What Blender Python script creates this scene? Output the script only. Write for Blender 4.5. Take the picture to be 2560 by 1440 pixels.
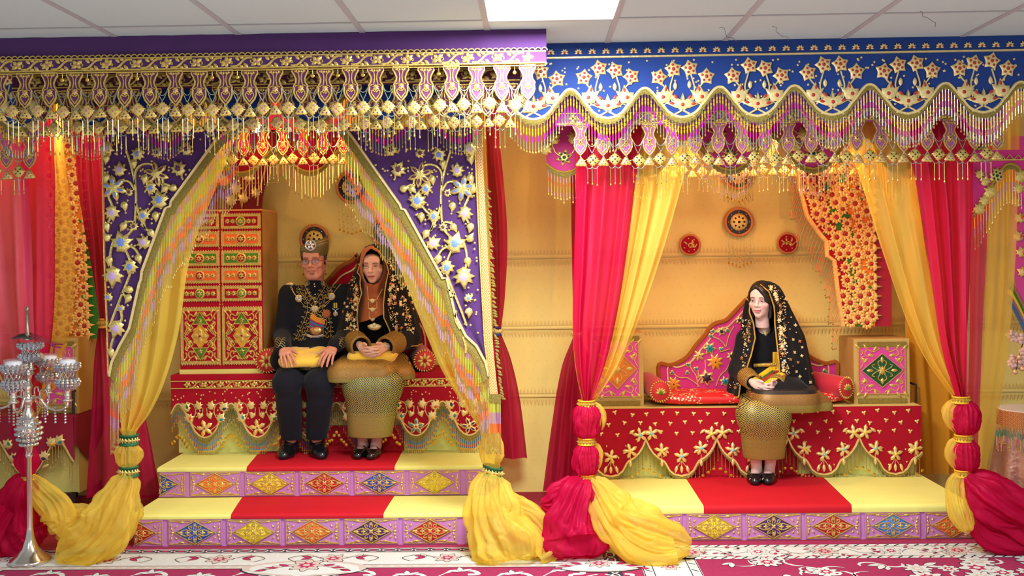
import bpy, bmesh, math, random
import numpy as np
from mathutils import Vector, Matrix, noise
from mathutils.bvhtree import BVHTree
from math import sin, cos, pi, sqrt, atan2, tan, radians

for o in list(bpy.data.objects):
    bpy.data.objects.remove(o)
SC = bpy.context.scene
COL = SC.collection
R = random.Random(7)

# ------------------------------------------------------------------ camera
F, CX, HY = 2465.0, 1280.0, 638.0
CAMZ = 1.64
YAW, ROLL = 0.020, 0.013
r0 = Vector((cos(YAW), sin(YAW), 0)); FW = Vector((-sin(YAW), cos(YAW), 0)); ZZ = Vector((0, 0, 1))
CR = r0 * cos(ROLL) - ZZ * sin(ROLL)
CU = ZZ * cos(ROLL) + r0 * sin(ROLL)
cam = bpy.data.cameras.new('camera'); camo = bpy.data.objects.new('camera', cam); COL.objects.link(camo)
m = Matrix.Identity(4)
for i in range(3):
    m[i][0] = CR[i]; m[i][1] = CU[i]; m[i][2] = -FW[i]
m[2][3] = CAMZ
camo.matrix_world = m
cam.sensor_fit = 'HORIZONTAL'; cam.sensor_width = 36.0
cam.lens = 36.0 * F / 2560.0
cam.shift_y = -(720.0 - HY) / 2560.0
cam.clip_end = 60
SC.camera = camo

def at(px, py, Y):
    d = FW * F + CR * (px - CX) + CU * (HY - py)
    t = Y / d.y
    return Vector((d.x * t, Y, CAMZ + d.z * t))
def atz(px, py, Z=0.0):
    d = FW * F + CR * (px - CX) + CU * (HY - py)
    t = (Z - CAMZ) / d.z
    return Vector((d.x * t, d.y * t, Z))

# ------------------------------------------------------------------ world and lights
w = bpy.data.worlds.new('world'); SC.world = w; w.use_nodes = True
bg = w.node_tree.nodes['Background']
bg.inputs[0].default_value = (0.90, 0.98, 1.0, 1); bg.inputs[1].default_value = 0.40
SC.view_settings.view_transform = 'Standard'; SC.view_settings.look = 'None'
SC.view_settings.gamma = 1.0; SC.view_settings.use_curve_mapping = False
SC.view_settings.exposure = 0.0
CEIL = 2.72
LAMP_W = 46.0      # fluorescent panels of the room, watts
WARM_W = 36.0      # bulbs inside the booths

def area_light(name, loc, sx, sy, power, color, parent=None):
    l = bpy.data.lights.new(name, 'AREA'); l.shape = 'RECTANGLE'; l.size = sx; l.size_y = sy
    l.energy = power; l.color = color
    o = bpy.data.objects.new(name, l); COL.objects.link(o); o.location = loc
    if parent: o.parent = parent
    return o

# ------------------------------------------------------------------ colour and materials
def lin(c):
    r = []
    for v in c[:3]:
        v = v / 255.0
        r.append(v / 12.92 if v <= 0.04045 else ((v + 0.055) / 1.055) ** 2.4)
    return (r[0], r[1], r[2], 1.0)
MATS = {}
def _nt(name):
    m = bpy.data.materials.new(name); m.use_nodes = True
    nt = m.node_tree; b = nt.nodes['Principled BSDF']
    return m, nt, b
def M(name, rgb, rough=0.65, metal=0.0, bump=0.0, bscale=60.0, vary=0.0, vscale=6.0, spec=0.5, sheen=0.0, coat=0.0):
    if name in MATS: return MATS[name]
    m, nt, b = _nt(name)
    b.inputs['Base Color'].default_value = lin(rgb)
    b.inputs['Roughness'].default_value = rough; b.inputs['Metallic'].default_value = metal
    b.inputs['Specular IOR Level'].default_value = spec
    b.inputs['Sheen Weight'].default_value = sheen
    b.inputs['Coat Weight'].default_value = coat
    tc = nt.nodes.new('ShaderNodeTexCoord')
    if vary > 0:
        n = nt.nodes.new('ShaderNodeTexNoise'); n.inputs['Scale'].default_value = vscale; n.inputs['Detail'].default_value = 4
        nt.links.new(tc.outputs['Object'], n.inputs['Vector'])
        mr = nt.nodes.new('ShaderNodeMapRange'); mr.inputs[1].default_value = 0.3; mr.inputs[2].default_value = 0.7
        mr.inputs[3].default_value = 1 - vary; mr.inputs[4].default_value = 1 + vary
        nt.links.new(n.outputs['Fac'], mr.inputs[0])
        mx = nt.nodes.new('ShaderNodeMix'); mx.data_type = 'RGBA'; mx.blend_type = 'MULTIPLY'
        mx.inputs[0].default_value = 1; mx.inputs[6].default_value = lin(rgb)
        nt.links.new(mr.outputs[0], mx.inputs[7]); nt.links.new(mx.outputs[2], b.inputs['Base Color'])
    if bump > 0:
        n = nt.nodes.new('ShaderNodeTexNoise'); n.inputs['Scale'].default_value = bscale; n.inputs['Detail'].default_value = 3
        nt.links.new(tc.outputs['Object'], n.inputs['Vector'])
        bp = nt.nodes.new('ShaderNodeBump'); bp.inputs['Strength'].default_value = bump; bp.inputs['Distance'].default_value = 0.01
        nt.links.new(n.outputs['Fac'], bp.inputs['Height']); nt.links.new(bp.outputs[0], b.inputs['Normal'])
    MATS[name] = m
    return m
def organza(name, rgb, alpha=0.7, gloss=0.12, tl=0.45, crease=0.0):
    if name in MATS: return MATS[name]
    m, nt, b = _nt(name); nt.nodes.remove(b)
    out = [n for n in nt.nodes if n.type == 'OUTPUT_MATERIAL'][0]
    d = nt.nodes.new('ShaderNodeBsdfDiffuse'); d.inputs[0].default_value = lin(rgb)
    t = nt.nodes.new('ShaderNodeBsdfTranslucent'); t.inputs[0].default_value = lin(rgb)
    g = nt.nodes.new('ShaderNodeBsdfGlossy'); g.inputs['Roughness'].default_value = 0.42
    g.inputs[0].default_value = lin([min(255, c * 0.6 + 110) for c in rgb])
    tr = nt.nodes.new('ShaderNodeBsdfTransparent'); tr.inputs[0].default_value = lin([min(255, c * 0.45 + 140) for c in rgb])
    a = nt.nodes.new('ShaderNodeMixShader'); a.inputs[0].default_value = tl
    nt.links.new(d.outputs[0], a.inputs[1]); nt.links.new(t.outputs[0], a.inputs[2])
    c = nt.nodes.new('ShaderNodeMixShader'); c.inputs[0].default_value = gloss
    nt.links.new(a.outputs[0], c.inputs[1]); nt.links.new(g.outputs[0], c.inputs[2])
    e = nt.nodes.new('ShaderNodeMixShader'); e.inputs[0].default_value = alpha
    nt.links.new(tr.outputs[0], e.inputs[1]); nt.links.new(c.outputs[0], e.inputs[2])
    nt.links.new(e.outputs[0], out.inputs['Surface'])
    if crease:          # crisp creases of stiff sheer cloth
        tc = nt.nodes.new('ShaderNodeTexCoord'); n = nt.nodes.new('ShaderNodeTexNoise'); n.noise_type = 'RIDGED_MULTIFRACTAL'
        n.inputs['Scale'].default_value = 5.0; n.inputs['Detail'].default_value = 4.0; n.inputs['Distortion'].default_value = 0.6
        nt.links.new(tc.outputs['Object'], n.inputs['Vector'])
        bp = nt.nodes.new('ShaderNodeBump'); bp.inputs['Strength'].default_value = crease; bp.inputs['Distance'].default_value = 0.03
        nt.links.new(n.outputs['Fac'], bp.inputs['Height'])
        for q in (d, t, g): nt.links.new(bp.outputs[0], q.inputs['Normal'])
    MATS[name] = m
    return m
def emit(name, rgb, k):
    if name in MATS: return MATS[name]
    m, nt, b = _nt(name)
    b.inputs['Base Color'].default_value = lin(rgb)
    b.inputs['Emission Color'].default_value = lin(rgb); b.inputs['Emission Strength'].default_value = k
    MATS[name] = m
    return m
class NG:            # tiny node-expression helper
    def __init__(s, nt): s.nt = nt
    def n(s, op, a, b=None, c=None):
        x = s.nt.nodes.new('ShaderNodeMath'); x.operation = op
        for i, v in enumerate((a, b, c)):
            if v is None: continue
            if isinstance(v, (int, float)): x.inputs[i].default_value = v
            else: s.nt.links.new(v, x.inputs[i])
        return x.outputs[0]
    def mix(s, f, a, b):
        x = s.nt.nodes.new('ShaderNodeMix'); x.data_type = 'RGBA'
        for i, v in ((0, f), (6, a), (7, b)):
            if isinstance(v, (int, float)): x.inputs[i].default_value = v
            elif isinstance(v, tuple): x.inputs[i].default_value = v
            else: s.nt.links.new(v, x.inputs[i])
        return x.outputs[2]
def songket(name, dark, gold, sx=26.0, sz=26.0, dens=0.5, coord='Object', uaxis='X', vaxis='Z'):
    """woven gold-thread cloth: a lattice of diamonds with small florets, gold yarn on dark ground"""
    if name in MATS: return MATS[name]
    m, nt, b = _nt(name); g = NG(nt)
    tc = nt.nodes.new('ShaderNodeTexCoord'); sp = nt.nodes.new('ShaderNodeSeparateXYZ')
    nt.links.new(tc.outputs[coord], sp.inputs[0])
    u = g.n('MULTIPLY', sp.outputs[uaxis], sx); v = g.n('MULTIPLY', sp.outputs[vaxis], sz)
    fu = g.n('ABSOLUTE', g.n('SUBTRACT', g.n('FRACT', u), 0.5)); fv = g.n('ABSOLUTE', g.n('SUBTRACT', g.n('FRACT', v), 0.5))
    d = g.n('ADD', fu, fv)                       # 0 centre .. 1 corner
    rings = g.n('SINE', g.n('MULTIPLY', d, 19.0))
    pet = g.n('SINE', g.n('MULTIPLY', g.n('ARCTAN2', g.n('SUBTRACT', g.n('FRACT', u), 0.5), g.n('SUBTRACT', g.n('FRACT', v), 0.5)), 8.0))
    val = g.n('ADD', rings, g.n('MULTIPLY', pet, 0.55))
    msk = g.n('GREATER_THAN', val, 0.6 - 1.2 * dens)
    col = g.mix(msk, lin(dark), lin(gold))
    nt.links.new(col, b.inputs['Base Color'])
    nt.links.new(g.n('MULTIPLY', msk, 0.35), b.inputs['Metallic'])
    b.inputs['Roughness'].default_value = 0.5
    bp = nt.nodes.new('ShaderNodeBump'); bp.inputs['Strength'].default_value = 0.25; bp.inputs['Distance'].default_value = 0.002
    nt.links.new(msk, bp.inputs['Height']); nt.links.new(bp.outputs[0], b.inputs['Normal'])
    MATS[name] = m
    return m

GOLD = M('gold_foil', (222, 192, 104), 0.34, 0.6, bump=0.5, bscale=90, vary=0.12, vscale=30)
GOLDP = M('gold_padded', (236, 208, 134), 0.36, 0.5, bump=0.35, bscale=70, vary=0.1, vscale=25)
GOLDD = M('gold_cord', (196, 160, 62), 0.45, 0.55, bump=0.7, bscale=260)
FRINGE = M('gold_thread_fringe', (158, 140, 62), 0.6, 0.25, bump=0.9, bscale=300, vary=0.25, vscale=120)
BEADG = M('bead_gold', (206, 184, 108), 0.25, 0.7)
BEADS = M('bead_clear', (150, 154, 134), 0.25, 0.5)
BEADY = M('bead_yellow', (245, 180, 40), 0.3)
BEADP = M('bead_pink', (236, 40, 160), 0.3)
BEADO = M('bead_orange', (240, 104, 62), 0.3)
BEADV = M('bead_violet', (186, 156, 182), 0.25, 0.2)
BEADGR = M('bead_green', (188, 214, 92), 0.25, 0.2)
BEADB = M('bead_blue', (40, 110, 180), 0.3)
BEADR = M('bead_red', (200, 40, 50), 0.3)

# ------------------------------------------------------------------ mesh helpers
class MB:
    def __init__(s): s.v = []; s.f = []; s.m = []; s.mats = []; s.sm = set()
    def mi(s, mat):
        if mat not in s.mats: s.mats.append(mat)
        return s.mats.index(mat)
    def add(s, vs, fs, mat):
        b = len(s.v); k = s.mi(mat)
        s.v.extend([tuple(p) for p in vs])
        for f in fs: s.f.append(tuple(b + i for i in f)); s.m.append(k)
    def box(s, a, b, mat):
        x0, y0, z0 = [min(a[i], b[i]) for i in range(3)]; x1, y1, z1 = [max(a[i], b[i]) for i in range(3)]
        s.add([(x0,y0,z0),(x1,y0,z0),(x1,y1,z0),(x0,y1,z0),(x0,y0,z1),(x1,y0,z1),(x1,y1,z1),(x0,y1,z1)],
              [(0,3,2,1),(4,5,6,7),(0,1,5,4),(1,2,6,5),(2,3,7,6),(3,0,4,7)], mat)
    def prism(s, out, y0, y1, mat):
        """outline of (x,z) points (counter-clockwise seen from -Y), from y0 (front) to y1 (back)"""
        n = len(out)
        vs = [(x, y0, z) for x, z in out] + [(x, y1, z) for x, z in out]
        fs = [tuple(range(n)), tuple(range(2 * n - 1, n - 1, -1))]
        fs += [(i, i + n, (i + 1) % n + n, (i + 1) % n) for i in range(n)]
        s.add(vs, fs, mat)
    def grid(s, rows, mat, close_u=False, flip=False):
        nu = len(rows[0]); vs = [p for r in rows for p in r]; fs = []
        for j in range(len(rows) - 1):
            for i in range(nu if close_u else nu - 1):
                a = j * nu + i; b = j * nu + (i + 1) % nu
                q = (a, b, b + nu, a + nu)
                fs.append(q[::-1] if flip else q)
        s.add(vs, fs, mat)
    def tube(s, path, r, mat, n=6, closed=False, cap=True):
        P = [Vector(p) for p in path]; k = len(P)
        rr = r if isinstance(r, (list, tuple)) else [r] * k
        rows = []; ref = None
        for i in range(k):
            if closed: t = P[(i + 1) % k] - P[i - 1]
            else: t = P[min(i + 1, k - 1)] - P[max(i - 1, 0)]
            if t.length < 1e-9: t = Vector((0, 0, 1))
            t.normalize()
            if ref is None: ref = t.orthogonal().normalized()
            a = ref - t * ref.dot(t)
            if a.length < 1e-6: a = t.orthogonal()
            a.normalize(); ref = a; b = t.cross(a)
            rows.append([tuple(P[i] + (a * cos(2*pi*j/n) + b * sin(2*pi*j/n)) * rr[i]) for j in range(n)])
        if closed: rows.append(rows[0])
        s.grid(rows, mat, close_u=True)
        if cap and not closed:
            s.add(rows[0], [tuple(range(n - 1, -1, -1))], mat); s.add(rows[-1], [tuple(range(n))], mat)
    def lathe(s, prof, mat, c=(0, 0, 0), n=16, sx=1, sy=1):
        rows = [[(c[0] + r * cos(2*pi*j/n) * sx, c[1] + r * sin(2*pi*j/n) * sy, c[2] + z) for j in range(n)] for r, z in prof]
        s.grid(rows, mat, close_u=True)
        s.add(rows[0], [tuple(range(n - 1, -1, -1))], mat); s.add(rows[-1], [tuple(range(n))], mat)
    def ball(s, c, r, mat, n=8, k=5, sc=(1, 1, 1)):
        rows = []
        for i in range(k + 1):
            a = pi * i / k - pi / 2; q = max(cos(a), 0.02)
            rows.append([(c[0] + r*q*cos(2*pi*j/n)*sc[0], c[1] + r*q*sin(2*pi*j/n)*sc[1], c[2] + r*sin(a)*sc[2]) for j in range(n)])
        s.grid(rows, mat, close_u=True)
    def puff(s, out, h, mat, c=(0, 0, 0), rot=0.0, sc=1.0, inner=0.78, flipx=False, y=0.0):
        """padded applique: outline (u,v) raised towards the viewer (-Y)"""
        n = len(out); cu = sum(p[0] for p in out) / n; cv = sum(p[1] for p in out) / n
        ca, sa = cos(rot), sin(rot); vs = []
        def tp(u, v, d):
            if flipx: u = -u
            u *= sc; v *= sc
            return (c[0] + u * ca - v * sa, c[1] + y - d, c[2] + u * sa + v * ca)
        rings = ((1.0, 0.0), (0.93, h * 0.45), (inner * 0.9, h * 0.85)) if h > 0.0055 else ((1.0, 0.0), (inner, h * 0.8))
        for kk, dd in rings:
            for u, v in out: vs.append(tp(cu + (u - cu) * kk, cv + (v - cv) * kk, dd))
        vs.append(tp(cu, cv, h))
        fs = []; top = (len(rings) - 1) * n
        for i in range(n):
            j = (i + 1) % n
            for r_ in range(len(rings) - 1):
                b_ = r_ * n; q = (b_ + i, b_ + j, b_ + n + j, b_ + n + i); fs.append(q[::-1] if flipx else q)
            t = (top + i, top + j, top + n); fs.append(t[::-1] if flipx else t)
        s.sm.update(range(len(s.f), len(s.f) + len(fs)))
        s.add(vs, fs, mat)
    def ribbon(s, path, wd, h, mat, c=(0, 0, 0), closed=False, y=0.0, flipx=False):
        """raised cord along a (u,v) path"""
        P = [(-p[0] if flipx else p[0], p[1]) for p in path]; k = len(P); rows = []
        ww = wd if isinstance(wd, (list, tuple)) else [wd] * k
        for i in range(k):
            if closed: a, b = P[i - 1], P[(i + 1) % k]
            else: a, b = P[max(i - 1, 0)], P[min(i + 1, k - 1)]
            tx, ty = b[0] - a[0], b[1] - a[1]; L = math.hypot(tx, ty) or 1; nx, ny = -ty / L, tx / L
            w_ = ww[i] * 0.5
            rows.append([(c[0] + P[i][0] + nx * q * w_, c[1] + y - d, c[2] + P[i][1] + ny * q * w_)
                         for q, d in ((1, 0), (0.55, h), (-0.55, h), (-1, 0))])
        if closed: rows.append(rows[0])
        s.grid(rows, mat)
    def merge(s, o, off=(0, 0, 0), sc=1.0, flipx=False, rot=0.0):
        b = len(s.v); ca, sa = cos(rot), sin(rot)
        for x, y, z in o.v:
            x *= sc; y *= sc; z *= sc
            if flipx: x = -x
            s.v.append((off[0] + x * ca - z * sa, off[1] + y, off[2] + x * sa + z * ca))
        mm = [s.mi(q) for q in o.mats]
        for f, k in zip(o.f, o.m):
            f = tuple(b + i for i in f)
            s.f.append(f[::-1] if flipx else f); s.m.append(mm[k])
    def mesh(s, name, off=(0, 0, 0), smooth=False):
        me = bpy.data.meshes.new(name)
        if off[0] or off[1] or off[2]:
            vs = [(x - off[0], y - off[1], z - off[2]) for x, y, z in s.v]
        else: vs = s.v
        me.from_pydata(vs, [], s.f)
        for q in s.mats: me.materials.append(q)
        me.polygons.foreach_set('material_index', s.m)
        if smooth: me.polygons.foreach_set('use_smooth', [True] * len(s.f))
        elif s.sm: me.polygons.foreach_set('use_smooth', [i in s.sm for i in range(len(s.f))])
        me.update()
        return me
    def build(s, name, parent=None, smooth=False, base=None):
        """one object; vertices given in world space"""
        off = WPOS[parent.name] if parent else Vector(base or (0, 0, 0))
        o = bpy.data.objects.new(name, s.mesh(name, off, smooth)); COL.objects.link(o)
        if parent: o.parent = parent
        else: o.location = off
        WPOS[o.name] = Vector(off)
        return o
WPOS = {}
def place(name, me, parent, loc, rot=0.0, sc=1.0):
    """object sharing a mesh, at a world place under its parent"""
    o = bpy.data.objects.new(name, me); COL.objects.link(o)
    loc = Vector(loc)
    if parent: o.parent = parent; o.location = loc - WPOS[parent.name]
    else: o.location = loc
    if rot: o.rotation_euler = (0, -rot, 0)
    if sc != 1.0: o.scale = (sc,) * 3 if not isinstance(sc, tuple) else sc
    WPOS[o.name] = loc
    return o
def tag(o, label, cat, group=None, kind=None):
    o['label'] = label
    if cat: o['category'] = cat
    if group: o['group'] = group
    if kind: o['kind'] = kind
    return o
def thing(name, label, cat, loc=(0, 0, 0), group=None):
    o = bpy.data.objects.new(name, None); COL.objects.link(o); o.location = loc; o.empty_display_size = 0.05
    WPOS[o.name] = Vector(loc)
    return tag(o, label, cat, group)
def stuff(o): o['kind'] = 'stuff'; return o
def structure(o): o['kind'] = 'structure'; return o

# ------------------------------------------------------------------ 2-D ornament outlines
def o_flower(n, Ro, Ri, pointed=True, k=0):
    out = []
    if pointed:
        for i in range(n):
            a = pi/2 + 2*pi*i/n
            out += [(Ro*cos(a), Ro*sin(a)), (Ro*0.72*cos(a+0.55*pi/n), Ro*0.72*sin(a+0.55*pi/n)), (Ri*cos(a+pi/n), Ri*sin(a+pi/n)),
                    (Ro*0.72*cos(a+1.45*pi/n), Ro*0.72*sin(a+1.45*pi/n))]
    else:
        for i in range(n * 5):
            a = pi/2 + 2*pi*i/(n*5); q = 0.5 + 0.5*cos(n*(a-pi/2))
            r = Ri + (Ro - Ri) * q**0.6
            out.append((r*cos(a), r*sin(a)))
    return out
def o_leaf(L, W, n=4):
    a = [(W*0.5*sin(pi*i/n)**0.8 * (1.15 - 0.3*i/n), L*i/n) for i in range(1, n)]
    return [(0, 0)] + a + [(0, L)] + [(-x, y) for x, y in reversed(a)]
def o_heart(s):
    return [(0, -s), (s*0.55, -s*0.35), (s*0.85, s*0.2), (s*0.6, s*0.75), (s*0.2, s*0.7), (0, s*0.45),
            (-s*0.2, s*0.7), (-s*0.6, s*0.75), (-s*0.85, s*0.2), (-s*0.55, -s*0.35)]
def o_mleaf(s):      # three-lobed maple/tulip leaf pointing up
    h = [(0, -s), (0.22, -0.75), (0.62, -0.62), (0.5, -0.3), (1.0, -0.05), (0.62, 0.12), (0.78, 0.55), (0.35, 0.45), (0.0, 1.05)]
    h = [(0, -0.9)] + h[1:]
    return [(x*s, y*s) for x, y in h] + [(-x*s, y*s) for x, y in reversed(h[1:-1])]
def o_circle(r, n=12): return [(r*cos(2*pi*i/n), r*sin(2*pi*i/n)) for i in range(n)]
def arc(cx, cy, r, a0, a1, n=8, r1=None):
    return [(cx + (r + ((r1 if r1 is not None else r) - r)*i/n)*cos(a0+(a1-a0)*i/n), cy + (r + ((r1 if r1 is not None else r) - r)*i/n)*sin(a0+(a1-a0)*i/n)) for i in range(n+1)]
def smooth(pts, k=6, closed=False):
    n = len(pts); out = []
    rng = range(n) if closed else range(n - 1)
    for i in rng:
        p0 = pts[i-1] if (closed or i > 0) else pts[i]; p1 = pts[i]; p2 = pts[(i+1) % n]
        p3 = pts[(i+2) % n] if (closed or i + 2 < n) else pts[(i+1) % n]
        for j in range(k):
            t = j / k
            out.append(tuple(0.5*((2*b) + (-a+c)*t + (2*a-5*b+4*c-d)*t*t + (-a+3*b-3*c+d)*t**3) for a, b, c, d in zip(p0, p1, p2, p3)))
    if not closed: out.append(tuple(pts[-1]))
    return out
def lerp_table(tab, t):
    """tab: rows (t, v0, v1, ...) -> smooth interpolated values"""
    for i in range(len(tab) - 1):
        a, b = tab[i], tab[i+1]
        if t <= b[0] or i == len(tab) - 2:
            q = min(max((t - a[0]) / max(b[0] - a[0], 1e-9), 0), 1); q = q*q*(3-2*q)
            return [x + (y - x) * q for x, y in zip(a[1:], b[1:])]
def strand(mb, x, y, z, segs, tip=0.0, r=0.0022, tipmat=None):
    """one bead string hanging from (x,y,z); segs = [(length, material, radius factor)]"""
    for L, mt, k in segs:
        rr = r * k
        mb.add([(x-rr, y, z), (x, y-rr, z), (x+rr, y, z), (x, y+rr, z), (x-rr, y, z-L), (x, y-rr, z-L), (x+rr, y, z-L), (x, y+rr, z-L)],
               [(0,4,5,1),(1,5,6,2),(2,6,7,3),(3,7,4,0)], mt)
        z -= L
    if tip:
        rr = r * 2.1; q = tipmat or BEADG
        mb.add([(x, y, z), (x-rr, y, z-tip*0.7), (x, y-rr, z-tip*0.7), (x+rr, y, z-tip*0.7), (x, y+rr, z-tip*0.7), (x, y, z-tip)],
               [(0,1,2),(0,2,3),(0,3,4),(0,4,1),(5,2,1),(5,3,2),(5,4,3),(5,1,4)], q)
# ================================================================== the room
RED_FLOOR = M('red_floor_carpet', (150, 22, 42), 0.95, vary=0.15, vscale=20, bump=0.3, bscale=300)
mb = MB(); mb.box((-6, -3, -0.06), (6, 7.2, -0.004), M('pale_floor_tile', (214, 210, 202), 0.4, vary=0.03))
floor = structure(mb.build('floor'))
mb = MB(); mb.box((-5.5, 5.0, -0.004), (5.5, 6.85, 0.0), RED_FLOOR); mb.build('stage_carpet', floor)
mb = MB(); mb.box((-6, 6.86, 0), (6, 7.0, CEIL), M('plaster_wall', (205, 190, 140), 0.9))
structure(mb.build('wall_back'))
TILE = M('ceiling_tile', (196, 212, 216), 0.85, vary=0.02, vscale=2)
GRID = M('ceiling_grid_bar', (176, 178, 184), 0.55)
mb = MB(); mb.box((-6, -3, CEIL + 0.02), (6, 7.2, CEIL + 0.1), TILE)
ceiling = structure(mb.build('ceiling'))
# tile grid, 0.6 m module
X0L = at(1540, 48, 4.53).x     # right side of the lit panel
tm = MB(); tm.box((0.012, 0.012, 0.0), (0.588, 0.588, 0.018), TILE)
tme = tm.mesh('ceiling_tile')
for i in range(-7, 8):
    for j, yy in enumerate((3.93, 4.53, 5.13)):
        if i == -1 and j == 0: continue
        place('ceiling_tile', tme, ceiling, (X0L + i * 0.6, yy, CEIL + 0.002))
bar = MB(); bar.box((-0.014, -3, -0.002), (0.014, 7.2, 0.012), GRID); bme = bar.mesh('grid_bar')
for i in range(-7, 9): place('grid_bar', bme, ceiling, (X0L + i * 0.6, 0, CEIL))
bar = MB(); bar.box((-6, -0.008, -0.001), (6, 0.008, 0.011), GRID); bme = bar.mesh('cross_bar')
for yy in (3.33, 3.93, 4.53, 5.13, 5.73): place('cross_bar', bme, ceiling, (0, yy, CEIL))
PANEL = emit('lamp_diffuser', (255, 255, 255), 3.0)
def lamp_panel(x, y, label, lx=0.57, ly=1.17, power=LAMP_W):
    t = thing('ceiling_lamp', label, 'lamp', (x, y, CEIL), 'recessed fluorescent ceiling panels')
    mb = MB(); mb.box((x - lx/2, y - ly/2, CEIL - 0.004), (x + lx/2, y + ly/2, CEIL + 0.004), PANEL); mb.build('diffuser', t)
    mb = MB(); q = 0.014
    mb.box((x-lx/2-q, y-ly/2-q, CEIL-0.008), (x-lx/2, y+ly/2+q, CEIL+0.006), GRID); mb.box((x+lx/2, y-ly/2-q, CEIL-0.008), (x+lx/2+q, y+ly/2+q, CEIL+0.006), GRID)
    mb.box((x-lx/2, y+ly/2, CEIL-0.008), (x+lx/2, y+ly/2+q, CEIL+0.006), GRID); mb.box((x-lx/2, y-ly/2-q, CEIL-0.008), (x+lx/2, y-ly/2, CEIL+0.006), GRID)
    mb.build('lamp_frame', t)
    area_light('lamp_light', (0, 0, -0.02), lx, ly, power, (0.93, 0.96, 1.0), t)
lamp_panel(X0L - 0.3, 3.93, 'white glowing fluorescent ceiling panel above the end of the purple pelmet', power=LAMP_W*3.2)
for x, nm in ((-2.7, 'left'), (0, 'middle'), (2.7, 'right')):
    lamp_panel(X0L - 0.3 + x, 0.9, 'white fluorescent ceiling panel out in the room, the %s one of three' % nm, power=LAMP_W*1.4)
# loose wires hanging from the ceiling tiles
WIRE = M('thin_wire', (90, 86, 84), 0.6)
for k, (px, py) in enumerate(((1798, 62), (1930, 70), (2300, 52))):
    p = at(px, py, 4.75 if py > 60 else 4.5); mb = MB()
    q = [(p.x, p.y, CEIL)]
    for i in range(1, 7): q.append((p.x + 0.012 * sin(i * 1.3 + k) + 0.012 * i, p.y, CEIL - 0.012 * i + (0.008 if i % 2 else 0)))
    mb.tube(q, 0.0011, WIRE, 4)
    tag(mb.build('loose_wire', base=(p.x, p.y, CEIL)), ['short loose wire hanging from the ceiling nearest the lit panel', 'forked loose wire hanging from the ceiling, the middle one of three',
        'crooked loose wire hanging from the ceiling, the rightmost of three'][k], 'wire')
# yellow backdrop cloth, hung in three widths with woven border seams
def backdrop_mat():
    m, nt, b = _nt('yellow_damask'); g = NG(nt)
    tc = nt.nodes.new('ShaderNodeTexCoord'); sp = nt.nodes.new('ShaderNodeSeparateXYZ'); nt.links.new(tc.outputs['Object'], sp.inputs[0])
    u = g.n('MULTIPLY', sp.outputs['X'], 16.0); v = g.n('MULTIPLY', sp.outputs['Z'], 16.0)
    cu = g.n('SUBTRACT', g.n('FRACT', g.n('ADD', u, g.n('MULTIPLY', g.n('FLOOR', v), 0.5))), 0.5); cv = g.n('SUBTRACT', g.n('FRACT', v), 0.5)
    d = g.n('SQRT', g.n('ADD', g.n('MULTIPLY', cu, cu), g.n('MULTIPLY', cv, cv)))
    dot = g.n('LESS_THAN', d, 0.11)
    n = nt.nodes.new('ShaderNodeTexNoise'); n.inputs['Scale'].default_value = 2.0; n.inputs['Detail'].default_value = 5; nt.links.new(tc.outputs['Object'], n.inputs['Vector'])
    base = g.mix(n.outputs['Fac'], lin((232, 212, 116)), lin((240, 218, 126)))
    nt.links.new(g.mix(g.n('MULTIPLY', dot, 0.10), base, lin((170, 140, 60))), b.inputs['Base Color'])
    b.inputs['Roughness'].default_value = 0.6
    MATS['yellow_damask'] = m
    return m
BD = backdrop_mat()
SEAMC = M('yellow_seam', (215, 190, 110), 0.6)
bd = thing('backdrop_cloth', 'yellow damask cloth covering the whole back wall behind the thrones', 'backdrop', (0, 6.84, 0))
zs = [0.0, 0.66, 1.13, 1.62, CEIL]
for i in range(4):
    mb = MB(); rows = []
    n = 160
    for j in range(5):
        z = zs[i] + (zs[i+1] - zs[i]) * j / 4
        rows.append([(-6 + 12*k/n, 6.835 + 0.002*sin(k*0.55 + i) + 0.002*noise.noise((k*0.35, z*3, i)) - 0.006*(j == 0), z) for k in range(n+1)])
    mb.grid(rows, BD); mb.build('cloth_width', bd, smooth=True)
    if 0 < i:
        mb = MB(); mb.box((-6, 6.824, zs[i] - 0.005), (6, 6.828, zs[i] + 0.004), SEAMC); mb.build('hem', bd)
        mb = MB()
        for k in range(0, 480):
            x = -6 + k * 0.025
            for sgn in (1, -1):
                mb.add([(x, 6.826, zs[i] + sgn*0.02), (x + 0.022, 6.826, zs[i] + sgn*0.02), (x + 0.011, 6.826, zs[i] + sgn*0.06)], [(0, 1, 2) if sgn > 0 else (2, 1, 0)], M('woven_border', (221, 192, 106), 0.6))
        stuff(mb.build('woven_border', bd))
# ================================================================== pelmets
PURPLE = M('purple_velvet', (70, 20, 94), 0.75, sheen=0.3, vary=0.08, vscale=3, bump=0.15, bscale=400)
WINE = M('wine_velvet', (86, 20, 62), 0.8, vary=0.1)
MAUVE = M('mauve_satin', (168, 84, 150), 0.6, vary=0.06)
BLUE = M('royal_blue_cloth', (6, 52, 130), 0.75, vary=0.05)
MAGENTA = M('magenta_cloth', (186, 30, 110), 0.7, vary=0.08)
REDC = M('crimson_cloth', (164, 12, 36), 0.85, vary=0.06, spec=0.2)
JRED = M('jewel_red', (176, 52, 34), 0.5)
JBLACK = M('jewel_black', (22, 16, 20), 0.4)
JPINK = M('jewel_pink', (186, 110, 150), 0.5)
GOLDW = M('gold_lame', (238, 214, 150), 0.4, 0.5, bump=0.4, bscale=60)
COIN = M('coin_gold', (240, 196, 70), 0.2, 0.9)

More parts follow.
